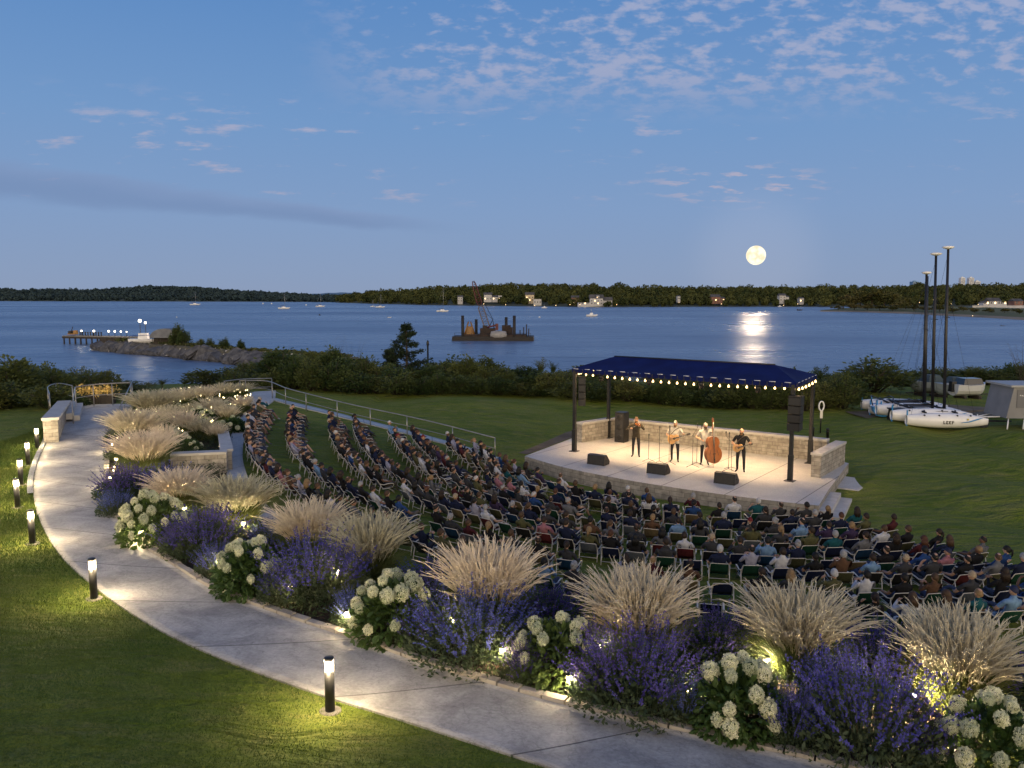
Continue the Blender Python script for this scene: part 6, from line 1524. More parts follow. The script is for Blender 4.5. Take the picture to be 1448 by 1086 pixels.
# grass and bushes on the jetty
cs = []
for i in range(260):
    j = rJ.randrange(4, 112); p = jc[j] - nrm[j] * side * rJ.uniform(-1.2, 2.0); cs.append((p[0], p[1], WATER + 2.3))
v, f = leafcloud(np.array(cs), np.tile([[.7, .7, .35]], (260, 1)), 24, .28, 8); o = link('weeds', npmesh('weeds', v, f, leafmat('weed_leaf', (.05, .065, .02), (.11, .11, .04), .8, .2, .4, False))); tag(o, 'weedy grass growing along the top of the jetty', kind='stuff')
def jat(px, off=0):   # the jetty axis point nearest a photo column
    pr = [abs(proj(p[0], p[1], WATER + 2)[0] - px) for p in jc]; j = int(np.argmin(pr)); return jc[j] - nrm[j] * side * off, math.atan2(t[j][1], t[j][0])
for px, w_, top, k, lb in [(250,26,459,2,'dark round tree beside the grey shelter on the jetty'),(262,22,461,0,'second dark tree on the jetty, right of the first'),(285,14,478,1,'low bush on the jetty, first right of its trees'),(298,14,478,4,'low bush on the jetty, second right of its trees'),(318,20,476,0,'pointed bush midway along the jetty'),(342,14,480,2,'small dark bush on the jetty towards the shore')]:
    p, a = jat(px); Y = p[1]; W_ = w_ / F0 * Y; tz = CAMZ - (top - 418) / F0 * Y; shrub((p[0], p[1], WATER + 2.0), W_, max(tz - WATER - 2, 1), k, lb, None, 'bush', 'bush')
# timber pier at the tip
MTIM = mat('dark_timber', (.022, .018, .015), .9, col2=(.05, .042, .035), scale=2); MDECK = mat('deck_plank', (.16, .15, .145), .85, col2=(.24, .23, .21), scale=1)
pa = P(97, 474, WATER + 2.2); pb = P(205, 476, WATER + 2.2); d = pb - pa; L_ = float(np.linalg.norm(d[:2])); ang = math.atan2(d[1], d[0])
pier = empty('pier', tuple(pa), ang, 'low dark timber pier on piles at the tip of the jetty', 'pier')
mb = MB(); mb.box((L_ / 2, 0, -.12), (L_, 4.0, .22)); mb.build('deck', MDECK, pier)
mb = MB(); mb.box((L_ / 2, -2.03, -.45), (L_, .14, .5)); mb.box((L_ / 2, 2.03, -.45), (L_, .14, .5)); mb.build('beam', MTIM, pier)
for i in range(14):
    for sy in (-1.8, 1.8): mb = MB(); mb.tube([(L_ * i / 13.5 + .3, sy, -4.4), (L_ * i / 13.5 + .3, sy, -.24)], .19, 7); mb.build('pile', MTIM, pier)
mb = MB(); mb.box((L_ * .75, -2.2, -1.3), (L_ * .5, .2, 1.8)); mb.build('breast_wall', MTIM, pier)
MGL3 = mat('pier_lamp_glass', (1, .95, .85), .4, emit=(1, .90, .72), estr=5)
def pier_lamp(loc, hgt, s, label, en=45, nm='pier_lamp'):
    e = empty(nm, tuple(loc), 0, label, 'pier lamp', 'lit globe lamps on the pier'); mb = MB(); mb.tube([(0, 0, 0), (0, 0, hgt)], .07, 6); mb.build('post', MBLACK, e); mb = MB(); mb.blob((0, 0, hgt + s * .8), (s, s, s), 10, 8); mb.build('globe', MGL3, e); plamp(e, hgt + s, en, s, (1, .88, .66), (0, -.9, hgt + .4))
for i, px in enumerate((116, 134, 155, 163.5, 172, 180)):
    p = pa + d * ((px - 97) / 108.0); pier_lamp((p[0], p[1], WATER + 2.1), 1.1, [.23, .26, .26, .23, .21, .16][i], f'{ORD[i]} lit globe lamp on the pier counted from its outer end')
for px, hg, s, lb in ((196, 4.6, .36, 'tallest and brightest lamp at the root of the pier'), (204, 4.3, .26, 'smaller high lamp right of the brightest pier lamp')):
    p, a = jat(px, .5); pier_lamp((p[0], p[1], WATER + 2), hg, s, lb, 90)
# bollard posts, a yellow crane cab and gear on the pier head
k = 0
for i in range(9):
    p = pa + d * (.17 + .035 * i); e = empty('mooring_post', (p[0], p[1] - .5, WATER + 2.2), 0, f'{ORD[i]} short dark mooring post on the pier deck from its outer end', 'mooring post', 'mooring posts on the pier'); mb = MB(); mb.lathe([(.16, -.1), (.14, .7), (.2, .75), (.2, .95), (.05, 1.0)], n=8); mb.build('post', MTIM, e)
MYEL = mat('yellow_paint', (.30, .15, .03), .5, col2=(.20, .10, .025), scale=2)
p = pa + d * .055; e = empty('deck_winch', (p[0], p[1], WATER + 2.2), ang, 'yellow winch with a dark drum at the outer end of the pier', 'winch')
mb = MB(); mb.box((0, 0, .35), (2.2, 1.2, .3)); mb.box((1.0, 0, .8), (.9, 1.0, 1.0), taper=.8); mb.build('frame', MYEL, e); mb = MB(); mb.tube([(-.5, -.6, .8), (-.5, .6, .8)], .4, 12); mb.build('drum', MTIM, e); mb = MB(); mb.tube([(-.4, 0, .9), (.2, 0, 2.2)], .09, 6); mb.build('arm', MTIM, e)
# grey arched shelter, white boat shed clutter
p, a = jat(233, .8); e = empty('shelter', (p[0], p[1], WATER + 2.0), 0, 'grey arched shelter beside the dark tree on the jetty', 'shelter'); MGREY = mat('grey_sheet', (.10, .11, .13), .6, col2=(.15, .16, .18), scale=1)
mb = MB(); pts = [(3.2 * math.cos(x), 0, 1.5 + 2.0 * math.sin(x)) for x in np.linspace(0, PI, 13)]; n = len(pts); mb.add([(q[0], -1.8, q[2]) for q in pts] + [(q[0], 1.8, q[2]) for q in pts], [(i, i + 1, i + 1 + n, i + n) for i in range(n - 1)] + [tuple(range(n - 1, -1, -1)), tuple(range(n, 2 * n))], 0, False); mb.build('roof', MGREY, e)
mb = MB(); mb.box((0, .6, .75), (6.0, 2.0, 1.5)); mb.build('wall', MTIM, e)
for i in range(4): mb = MB(); mb.tube([(-2.7 + 1.8 * i, -1.6, 0), (-2.7 + 1.8 * i, -1.6, 1.8)], .09, 6); mb.build('post', MTIM, e)
p, a = jat(212, .2); e = empty('workboat', (p[0], p[1] - 1, WATER + 2.1), .1, 'white workboat with blue rails laid up on the jetty left of the shelter', 'workboat'); MWH = mat('white_gelcoat', (.72, .73, .74), .3, col2=(.62, .63, .65), scale=2); MBLU = mat('blue_paint', (.03, .07, .25), .4)
def hull_mesh(L_, B_, D_, seg=16, fine=.55, stern=.8, sheer=.25, m=None, name='hull'):
    mb = MB(); rings = []; n = 9
    for i in range(seg + 1):
        t = i / seg; w_ = B_ / 2 * (stern + (1 - stern) * min(1, t / .35)) * (1 - max(0, (t - fine) / (1 - fine)) ** 2.2); w_ = max(w_, .012); zk = D_ * (.0 + .75 * max(0, (t - .75) / .25) ** 2); zs = D_ * (1 + sheer * (t - .35) ** 2 * 1.5)
        rings.append([(t * L_ - L_ / 2, math.sin(a) * w_, zk + (zs - zk) * (1 - max(0, math.cos(a)) ** .7) if abs(a) < PI / 2 else zs) for a in np.linspace(-PI / 2, PI / 2, n)])
    vs = [p for r_ in rings for p in r_]; fs = [(i * n + k, (i + 1) * n + k, (i + 1) * n + k + 1, i * n + k + 1) for i in range(seg) for k in range(n - 1)]
    fs.append(tuple(range(n - 1, -1, -1))); fs += [(i * n, i * n + n - 1, (i + 1) * n + n - 1, (i + 1) * n) for i in range(seg)]
    mb.add(vs, fs, 0, False); return mb.mesh(name, m)
link('hull', hull_mesh(8, 2.4, 1.0, m=MWH), e); mb = MB(); mb.box((-1.0, 0, 1.6), (2.0, 1.6, 1.3), taper=.85); mb.build('cabin', MWH, e); mb = MB()
for sy in (-1, 1): mb.tube([(-3.6, sy, 1.7), (3.0, sy * .6, 1.9)], .05, 5); mb.tube([(-3.6, sy, 1.0), (-3.6, sy, 1.7)], .04, 5); mb.tube([(1.5, sy * .8, 1.1), (1.5, sy * .8, 1.85)], .04, 5)
mb.build('rail', MBLU, e)
# ------------------------------------------------------------------ crane barge
MRUST = mat('rusty_steel', (.016, .011, .010), .8, col2=(.035, .02, .015), scale=1.5); MHULK = mat('barge_steel', (.009, .009, .010), .7, col2=(.02, .015, .013), scale=.8); MRED = mat('red_paint', (.12, .018, .016), .6, col2=(.07, .014, .014), scale=1); MGREYP = mat('grey_tank', (.20, .20, .20), .6, col2=(.30, .29, .28), scale=1)
bq = P(698, 481, WATER); sc = bq[1] / F0; barge = empty('crane_barge', (bq[0], bq[1], WATER), -.05, 'dark work barge with a red lattice crane moored in the harbour', 'crane barge')
X = lambda px: (px - 698) * sc
Zt = lambda py: (481 - py) * sc
mb = MB(); mb.box((0, 0, .55), (X(755) - X(641), 8, 1.3), taper=.99); mb.build('hull', MHULK, barge)
mb = MB(); mb.box((X(700), -.2, 1.45), (X(744) - X(655), 6.4, .5)); mb.build('deck', MRUST, barge)
for px, top in ((656, 446), (672, 452), (715, 449), (728, 446)):
    mb = MB(); mb.tube([(X(px), 3.0 if px in (672, 715) else -3.2, -2), (X(px), 3.0 if px in (672, 715) else -3.2, Zt(top))], .42, 8); mb.build('spud', MHULK, barge)
for px, top in ((736, 466), (741, 462), (745, 458), (748, 464)):
    mb = MB(); mb.tube([(X(px), -2.6, 1), (X(px), -2.6, Zt(top))], .16, 6); mb.build('pile', MRUST, barge)
mb = MB()
for sx in (-1, 1):
    for sy in (-1, 1): mb.tube([(X(664) + sx * 1.4, sy * 1.2, 1.4), (X(664) + sx * .3, sy * .2, Zt(455))], .18, 6)
mb.box((X(664), 0, 2.8), (2.2, 1.8, 2.2), taper=.4); mb.build('hopper', MYEL, barge)
def lattice(mb, a, b, w0, w1, n=16, r_=.07):
    a, b = Vector(a), Vector(b); d = (b - a).normalized(); s = d.cross(Vector((0, 1, 0))).normalized(); u = Vector((0, 1, 0)); C = []
    for i in range(n + 1):
        t = i / n; c = a.lerp(b, t); w_ = (w0 + (w1 - w0) * t) * (min(1, .4 + t * 5, .4 + (1 - t) * 5)); C.append([c + s * w_ + u * w_, c - s * w_ + u * w_, c - s * w_ - u * w_, c + s * w_ - u * w_])
    for k in range(4): mb.tube([q[k] for q in C], r_ * 1.3, 4)
    for i in range(n):
        for k in range(4): mb.tube([C[i][k], C[i + 1][(k + 1) % 4]], r_ * .8, 3)
mb = MB(); lattice(mb, (X(690), 0, Zt(466)), (X(679), 0, Zt(432)), .75, .75, 10); mb.build('lower_boom', mat('pale_boom', (.14, .11, .10), .7), barge)
mb = MB(); lattice(mb, (X(679), 0, Zt(432)), (X(669.5), 0, Zt(398)), .75, .45, 10); mb.build('upper_boom', MRED, barge)
mb = MB(); mb.box((X(690), 0, 2.5), (4.2, 3.0, 1.7)); mb.box((X(686), -.8, 3.5), (1.2, 1.2, 1.3)); mb.build('crane_house', MRUST, barge)
mb = MB(); mb.tube([(X(690), .8, 3), (X(697), .6, Zt(452)), (X(699), .8, 3)], .12, 5); mb.tube([(X(690), -.8, 3), (X(697), -.6, Zt(452)), (X(699), -.8, 3)], .12, 5); mb.build('gantry', MHULK, barge)
mb = MB(); mb.tube([(X(670), 0, Zt(399)), (X(697), 0, Zt(452))], .05, 4); mb.tube([(X(681), 0, Zt(438)), (X(697), .3, Zt(452))], .05, 4); mb.tube([(X(670), .2, Zt(399)), (X(697), .5, Zt(452))], .05, 4); mb.build('stay_cable', MHULK, barge)
mb = MB(); mb.tube([(X(689), -1, Zt(463)), (X(704), -1, Zt(459))], .22, 5); mb.box((X(703), -1, Zt(462)), (.8, .8, 1.8)); mb.build('jib_arm', MRED, barge)
M = Matrix.Rotation(PI / 2, 3, 'Y'); mb = MB(); mb.lathe([(.05, -2.4), (1.0, -2.1), (1.2, -1), (1.2, 1), (1.0, 2.1), (.05, 2.4)], c=(X(706), -3.0, 1.6), n=14, M=M); mb.build('tank', MGREYP, barge)
mb = MB(); mb.box((X(716), .5, 2.9), (2.4, 2.4, 2.6)); mb.box((X(722), -.8, 2.6), (1.2, 1.2, 2.2)); mb.build('deck_house', MRUST, barge)
mb = MB()
for i in range(10): mb.tube([(X(645) + i * 2.35, -3.8, 1.2), (X(645) + i * 2.35, -3.8, 2.2)], .05, 4)
mb.tube([(X(645), -3.8, 2.2), (X(645) + 21.2, -3.8, 2.2)], .04, 4); mb.build('rail', MHULK, barge)
# ------------------------------------------------------------------ boats afloat
MMAST = mat('mast_metal', (.35, .35, .36), .4, .6); MSAIL = mat('sail_cover', (.08, .10, .18), .8)
def sailboat(px, py, mtop, hpx, label, rz=0.0, cover=None):
    q = P(px, py, WATER); s = q[1] / F0; L_ = hpx * s; e = empty('sailboat', (q[0], q[1], WATER), rz, label, 'sailboat', 'sailboats moored in the harbour')
    link('hull', hull_mesh(L_, L_ * .27, L_ * .13, m=MWH), e, (0, 0, -.1)); mb = MB(); mb.box((-.02 * L_, 0, L_ * .16), (L_ * .34, L_ * .15, L_ * .07), taper=.8); mb.build('cabin', MWH, e)
    mh = (py - mtop) * s; r_ = max(.07, .30 * s * .55)
    mb = MB(); mb.tube([(.06 * L_, 0, .1 * L_), (.06 * L_, 0, mh)], [r_, r_ * .7], 6); mb.tube([(.06 * L_, 0, .24 * L_), (-.36 * L_, 0, .23 * L_)], r_ * .8, 5); mb.build('mast', MMAST, e)
    mb = MB(); mb.tube([(.03 * L_, 0, .26 * L_), (-.34 * L_, 0, .25 * L_)], [.025 * L_, .018 * L_], 7); mb.build('sail_cover', MSAIL, e)
    mb = MB(); mb.tube([(.48 * L_, 0, .16 * L_), (.06 * L_, 0, mh)], r_ * .25, 3); mb.tube([(-.48 * L_, 0, .15 * L_), (.06 * L_, 0, mh)], r_ * .25, 3); mb.build('rigging', MMAST, e)
for a in ((276,431.5,413,14,'white sailboat farthest to the left, below the highest left hill',.15),(402,437,415,17,'white sailboat moored below the right end of the left hills',-.1),(453,434,416,13,'small white sailboat below the pale gap between the hills',.2),
          (538,435,416,13,'white sailboat close to the beginning of the wooded shore',0),(527,434,424,7,'smallest sailboat, just left of another near the wooded shore',.3),(626,441,405,17,'tallest masted white sailboat, left of the crane barge',-.15)): sailboat(*a)
def motorboat(px, py, hpx, label, m=None, cabin=True, rz=0):
    q = P(px, py, WATER); s = q[1] / F0; L_ = hpx * s; e = empty('motorboat', (q[0], q[1], WATER), rz, label, 'motorboat', 'small boats afloat'); link('hull', hull_mesh(L_, L_ * .34, L_ * .18, m=m or MWH), e, (0, 0, -.15))
    if cabin: mb = MB(); mb.box((-.05 * L_, 0, L_ * .24), (L_ * .3, L_ * .22, L_ * .16), taper=.75); mb.build('cabin', MWH, e); mb = MB(); mb.tube([(-.05 * L_, 0, L_ * .3), (-.05 * L_, 0, L_ * .7)], .05 * L_ * .3, 5); mb.build('pole', MMAST, e)
    else: mb = MB(); mb.box((-.42 * L_, 0, L_ * .2), (L_ * .1, L_ * .12, L_ * .2)); mb.build('outboard', MBLACK, e); mb = MB(); mb.box((.0, 0, L_ * .19), (L_ * .12, L_ * .28, L_ * .03)); mb.build('thwart', MBLACK, e)
motorboat(837, 447.5, 16, 'white motorboat midway between barge and moon reflection'); motorboat(770, 436, 9, 'small pale boat right of the barge near the shore', None, True, .4); motorboat(551, 449, 6, 'tiny white dinghy left of the tallest sailboat', None, False, .3)
motorboat(1131, 439, 8, 'small dark launch right of the moon reflection', MTIM, False); motorboat(1418, 461, 6, 'tiny dark skiff at the right, in front of the spit', MTIM, False); motorboat(1103, 433.8, 6, 'tiny white boat by the far shore right of the reflection', None, True)
for i, (px, py) in enumerate(((452, 446), (372, 430), (384, 430), (763, 449), (250, 449), (433, 432))):
    q = P(px, py, WATER); mb = MB(); s = q[1] / F0; mb.lathe([(.3 * s, -.3), (1.1 * s, 0), (1.2 * s, .8 * s), (.7 * s, 1.6 * s), (.1 * s, 1.8 * s)], n=8); o = mb.build('mooring_buoy', MWH if i else MTIM, loc=(q[0], q[1], WATER)); tag(o, ['dark mooring buoy right of the second left sailboat', 'pale buoy left of a sailboat near the left hills', 'pale buoy closest to the second left sailboat', 'pale buoy right of the crane barge', 'pale buoy above the dark trees of the jetty', 'pale buoy left of the third sailboat'][i], 'buoy')
# ------------------------------------------------------------------ houses and towers on the far shores
MHW = mat('white_clapboard', (.44, .44, .45), .7, col2=(.36, .36, .37), scale=.2); MROOF = mat('dark_roof', (.05, .05, .055), .8, col2=(.09, .085, .085), scale=.3); MWIN = mat('dark_pane', (.02, .025, .035), .15); MWINL = mat('lit_window', (1, .8, .5), .4, emit=(1, .66, .30), estr=3.5); MBRICK = mat('red_shingle', (.16, .08, .06), .85, col2=(.22, .12, .09), scale=.3)
def house(px, py, w_, hh, label, wall=None, gable=True, wings=(), lit=1, fwd=40, base=None):
    b0 = P(px, interp(base or RB, px), WATER); D = b0[1] + fwd; s = D / F0; q = PD(px, py, D); e = empty('house', (q[0], q[1], q[2]), 0, label, 'house', 'houses on the far shore'); wm = wall or MHW
    def block(x, W_, H_, d=8, g=True):
        mb = MB(); mb.box((x, 0, H_ / 2 - 1.5), (W_, d, H_ + 3)); mb.build('wall', wm, e); rf = MB(); rh = W_ * .3
        if g: rf.add([(x - W_ * .56, -d * .56, H_), (x + W_ * .56, -d * .56, H_), (x + W_ * .56, d * .56, H_), (x - W_ * .56, d * .56, H_), (x - W_ * .56, 0, H_ + min(rh, 4.5)), (x + W_ * .56, 0, H_ + min(rh, 4.5))], [(0, 1, 5, 4), (2, 3, 4, 5), (0, 4, 3), (1, 2, 5), (0, 3, 2, 1)])
        else: rf.box((x, 0, H_ + .15), (W_ * 1.04, d * 1.04, .3))
        rf.build('roof', MROOF, e); k = max(2, int(W_ / 3))
        for i in range(k):
            for lv in range(max(1, int(H_ / 3.2))):
                m2 = MB(); m2.box((x - W_ / 2 + W_ * (i + .5) / k, -d / 2 - .04, 1.6 + lv * 3.0), (1.1, .08, 1.5)); m2.build('window', MWINL if (i + lv) % 4 == lit else MWIN, e)
    block(0, w_ * s, hh * s, 8, gable)
    for dx, W_, H_, g in wings: block(dx * s, W_ * s, H_ * s, 7, g)
house(651,427,7,7,'white gabled house among trees left of the barge crane',lit=9); house(690,424,11,7,'white house with a low wing behind the crane boom',wings=((10,8,4,True),(17,5,6,False)),lit=0); house(749,426,12,9,'pale yellowish house left of the white one with dark windows',mat('pale_yellow_wall',(.50,.42,.30),.8,col2=(.42,.35,.25),scale=.2),lit=1,fwd=60); house(760,429,11,6,'white house showing a row of dark windows near the shore',gable=False,lit=9,fwd=30)
house(813,429,10,8,'red brown shingled house left of the long white boathouse',MBRICK,lit=0,fwd=40); house(818,419,6,4,'small pale house above the red brown one',lit=9,fwd=150); house(843,431,18,9,'long white waterfront building with a tower on the far shore',wings=((-14,24,3,False),(14,16,6,True),(2,4,13,True)),lit=2,fwd=25)
house(1011,426,12,6,'brown low house on the far shore left of the moon reflection',MBRICK,wings=((9,7,4,True),),lit=1); house(1105,426,9,8,'white gabled house right of the moon reflection',wings=((6,6,6,True),),lit=9,fwd=40); house(1132,427,6,5,'small lit white house right of the gabled one',lit=0,fwd=40); house(959,424,4,5,'tiny pale house between the trees left of the reflection',lit=9)
def spith(px, py, w_, hh, label, **k): house(px, py, w_, hh, label, base=SB, **k)
house(1403,431,16,5,'white house with lit windows on the spit at the right',wings=((-12,8,3,True),(12,10,3,False)),lit=1,fwd=210,base=SB); house(1436,431,12,5,'dark red house at the right end of the spit',MBRICK,lit=9,fwd=200,base=SB)
q = PD(1418, 434, P(1418, 451, WATER)[1] + 150); mb = MB(); mb.box((0, 0, 0), (44, .4, 1.6)); mb.box((0, 0, 1.0), (44, .6, .2)); o = mb.build('retaining_wall', MHW, loc=tuple(q)); tag(o, 'long low white wall below the houses on the spit', 'retaining wall')
MTOW = mat('pale_tower', (.58, .60, .62), .8, col2=(.5, .52, .55), scale=.02); MTOWB = mat('blue_tower', (.10, .20, .34), .5)
for i, (px, top, w_, m, lb) in enumerate(((1359,393,6,MTOW,'pale tower block at the left of the skyline pair'),(1371,393,6.5,MTOW,'pale tower block at the right of the skyline pair'),(1380,398,7,MTOW,'lower pale block beside the skyline pair'),(1292,398.5,9,MTOWB,'blue glass block on the skyline left of the masts'),(1090,405,7,MTOWB,'small blue block on the skyline right of the moon'))):
    D = 2600; q = PD(px, 418, D); s = D / F0; e = empty('tower_block', (q[0], D, WATER), 0, lb, 'tower block', 'far skyline towers'); H_ = (418 - top) * s + CAMZ - WATER
    mb = MB(); mb.box((0, 0, H_ / 2), (w_ * s, w_ * s, H_)); mb.build('wall', m, e); mb = MB(); mb.box((0, 0, H_ + 1.5), (w_ * s * .4, w_ * s * .4, 3)); mb.build('roof_plant', m, e)
    mb = MB(); 
    for k in range(9): mb.box((0, -w_ * s / 2 - .1, H_ - 4 - k * 4), (w_ * s * .86, .2, 1.6))
    mb.build('window_band', MWIN, e)
# shore lights, pinpoints: lamp posts on the far shore
rl = random.Random(12)
for i, (px, py, fw, bs) in enumerate([(1276,428,150,SB),(1300,428,170,SB),(1320,424,200,SB),(1345,430,150,SB),(1383,431,150,SB),(1395,413,330,RB),(1430,410,330,RB),(1345,412,320,RB),(820,431,5,RB),(806,431,5,RB),(786,432,4,RB),(756,432,4,RB),(872,431,5,RB),(1128,430,4,RB),(1108,432,4,RB),(960,428,40,RB),(1375,447,4,SB),(684,430,6,RB),(715,431,5,RB),(1020,430,20,RB)]):
    b0 = P(px, interp(bs, px), WATER); D = b0[1] + fw; q = PD(px, py, D); e = empty('shore_lamp', tuple(q), 0, 'pinpoint warm lamp on a post along the far shore', 'shore lamp', 'pinpoint lamps along the far shores')
    s = D / F0; mb = MB(); mb.tube([(0, 0, -4), (0, 0, 0)], .12, 5); mb.build('post', MBLACK, e); mb = MB(); mb.blob((0, -.2, .2), (.42 * s, .42 * s, .42 * s), 8, 6); mb.build('lantern', MWINL, e)
# trees on the spit: each its own crown and trunk
rT = random.Random(8); k = 0
def crown_mesh(seed, K=420):
    r = np.random.default_rng(seed); n = 9; d = r.normal(size=(n, 3)) * np.array([.24, .24, .18]) + np.array([0, 0, .6]); v, f = leafcloud(d, np.tile([[.25, .25, .22]], (n, 1)) * r.uniform(.7, 1.2, (n, 1)), K // n, .062, seed, .5); return npmesh('crown', v, f, MFAR)
MSPT = leafmat('spit_leaf', (.035, .045, .015), (.125, .110, .042), .9, .0, 2.2, True, .05); CRM = [crown_mesh(s, 900) for s in (1, 2, 3)]
for c_ in CRM: c_.materials[0] = MSPT; tm = MB(); tm.tube([(0, 0, -.1), (.01, 0, .3), (0, .02, .6)], [.035, .028, .012], 6); TRM = tm.mesh('trunk', MBARK)
for px, top, w_, fw in [(1192,425,18,60),(1203,418,26,90),(1216,413,34,110),(1232,411,40,120),(1250,412,40,120),(1266,417,34,110),(1280,425,26,60),(1208,430,20,30),(1226,430,24,30),(1244,431,24,30),(1262,433,22,25),(1292,430,22,40),(1310,433,20,30),(1328,431,22,40),(1346,434,18,30),(1362,433,16,60),(1378,437,15,40),(1398,438,14,50),(1420,438,16,60),(1441,440,16,50),(1185,432,12,20)]:
    b0 = P(px, interp(SB, px), WATER); D = b0[1] + fw; sc_ = D / b0[1]; s = D / F0; q = np.array([b0[0] * sc_, D, WATER + .6 + fw * .022]); top_z = CAMZ - (top - 418) * s; e = empty('tree', tuple(q), rT.uniform(0, 6), f'dark round tree on the wooded spit, {ordinal(k)} in order of planting', 'tree', 'trees on the spit'); H_ = max(top_z - q[2], 3)
    e['label'] = f'dark tree on the spit at right, {ordinal(sum(1 for z in [1185,1192,1203,1208,1216,1226,1232,1244,1250,1262,1266,1280,1292,1310,1328,1346,1362,1378,1398,1420,1441] if z < px))} from its left tip'; e.scale = (w_ * s * .95, w_ * s * .95, H_); link('crown', CRM[k % 3], e); link('trunk', TRM, e); k += 1
# ------------------------------------------------------------------ beach catamarans, trailers and boats on the lawn at right
MCAT = mat('white_hull', (.78, .79, .80), .25, col2=(.70, .71, .73), scale=1.5); MCBL = mat('hull_blue', (.02, .22, .50), .3); MMST = mat('dark_mast', (.014, .014, .017), .4, .2); MTRAMP = mat('trampoline', (.03, .034, .045), .9); MFLOAT = mat('mast_float', (.70, .71, .72), .35)
def tapered_hull(L_, w_, d, blunt=.5):
    mb = MB(); n = 12; seg = 22; vs = []
    for i in range(seg + 1):
        t = i / seg; k = math.sin(PI * (.10 + .86 * t)) ** .55 * (1 if t < .75 else 1 - .45 * ((t - .75) / .25) ** 2)
        for j in range(n): a = 2 * PI * j / n; z = math.sin(a); vs.append((t * L_ - L_ / 2, math.cos(a) * w_ / 2 * k, d / 2 + z * d / 2 * (k if z > 0 else (.55 + .45 * k)) + .06 * (t - .5) ** 2 * L_))
    fs = [(i * n + j, i * n + (j + 1) % n, (i + 1) * n + (j + 1) % n, (i + 1) * n + j) for i in range(seg) for j in range(n)] + [tuple(range(n)), tuple(range(seg * n + n - 1, seg * n - 1, -1))]
    return mb.add(vs, fs, 0, True)
def glyphs(mb, x0, y, z, s, pats, M=None):
    """small block letters on a hull side, from 3x5 strokes"""
    for g, pat in enumerate(pats):
        for r_, row in enumerate(pat):
            for c, ch in enumerate(row):
                if ch == '#': mb.box((x0 + (g * 4.2 + c) * s, y, z - r_ * s), (s * .98, .012, s * .98))
LT_ = {'L': ['#..', '#..', '#..', '#..', '###'], 'E': ['###', '#..', '##.', '#..', '###'], 'P': ['##.', '#.#', '##.', '#..', '#..']}
def catamaran(px, py, L_, rz, mtop, label, maxfl=.30, letters=False, mast_at=.15, W_=2.1, second=True):
    q = G(px, py); e = empty('beach_catamaran', q, rz, label, 'catamaran', 'beach catamarans parked on the lawn')
    for k, sy in enumerate((-1, 1) if second else (-1,)):
        hl = tapered_hull(L_, .74, .80).build('hull', MCAT, e, (0, sy * W_ / 2, .12))
        mb = MB(); pts = [(L_ * .20 + .05 * L_ * t, -.315 + .05 * t, .45 + .10 * t * t) for t in np.linspace(0, 1.0, 3)]
        st_ = MB(); st_.tube([(L_ * .14, -.355, .34), (L_ * .24, -.345, .40), (L_ * .34, -.29, .52), (L_ * .41, -.225, .60)], [.012, .03, .035, .012], 6); st_.build('stripe', MCBL, hl)
        if letters and k == 0:
            mb = MB(); glyphs(mb, -.30, -.380, .42, .034, [LT_['L'], LT_['E'], LT_['E'], LT_['P']]); mb.build('lettering', MBLACK, hl)
            mb = MB(); mb.lathe([(.055, 0), (.05, .006), (.002, .006)], c=(L_ * .22, -.352, .52), n=12, M=Matrix.Rotation(PI / 2, 3, 'X')); mb.build('emblem', mat('emblem_yellow', (.5, .42, .08), .5), hl)
        for fx in (-.30, -.12, .10, .26): mb = MB(); mb.lathe([(.05, 0), (.05, .012), (.002, .012)], c=(L_ * fx, -.25, .70), n=10, M=Matrix.Rotation(.75, 3, 'X')); mb.build('port', MBLACK, hl)
    for fx in (-.26, .12): mb = MB(); mb.tube([(L_ * fx, -W_ / 2, .92), (L_ * fx, W_ / 2, .92)], .055, 8); mb.build('crossbeam', MMST, e)
    mb = MB(); mb.box((-.07 * L_, 0, .93), (.26 * L_, W_ * .55, .02)); mb.build('trampoline', MTRAMP, e)
    H_ = CAMZ - (mtop - 418) / F0 * q[1] - q[2]; mx = L_ * mast_at; mb = MB(); rk = -.030 * H_; mb.tube([(mx, 0, .68), (mx + rk * .5, 0, H_ * .5), (mx + rk, 0, H_)], [.085, .085, .065], 8); mb.build('mast', MMST, e)
    if maxfl: mb = MB(); mb.lathe([(.02, -.10), (maxfl * .7, -.04), (maxfl, .02), (maxfl * .9, .06), (maxfl * .4, .10), (.02, .11)], c=(mx + rk, 0, H_ + .02), n=20); mb.build('mast_float', MFLOAT, e)
    mb = MB()
    for sy in (-1, 1): mb.tube([(mx - .5, sy * W_ / 2, .62), (mx + rk * .78, 0, H_ * .78)], .008, 3)
    mb.tube([(L_ * .45, 0, .62), (mx + rk * .8, 0, H_ * .8)], .008, 3); mb.tube([(-L_ * .45, -W_ / 2, .6), (mx + rk * .97, 0, H_ * .97)], .007, 3)
    mb.tube([(mx + .03, .11, .9), (mx + .03 + rk * .95, .11, H_ * .95)], .010, 3); mb.build('rigging', MMST, e)
    mb = MB(); mb.tube([(mx + rk * .62, -.4, H_ * .62), (mx + rk * .62, .4, H_ * .62)], .02, 5); mb.build('spreader', MMST, e); mb = MB(); mb.tube([(mx - .05, 0, 1.0), (mx - L_ * .42, 0, .92)], .045, 6); mb.build('boom', MMST, e)
    for sy in (-1, 1): mb = MB(); mb.box((-L_ * .49, sy * W_ / 2, .62), (.05, .10, .85)); mb.build('rudder', MCBL, e)
    return e
catamaran(1326, 604, 4.1, -.10, 352, 'white beach catamaran with small dark lettering, nearest on the lawn, tallest mast', .31, True, .07); catamaran(1304, 597, 4.2, -.06, 361, 'white beach catamaran behind the lettered one, second tallest mast', .31, False, .12)
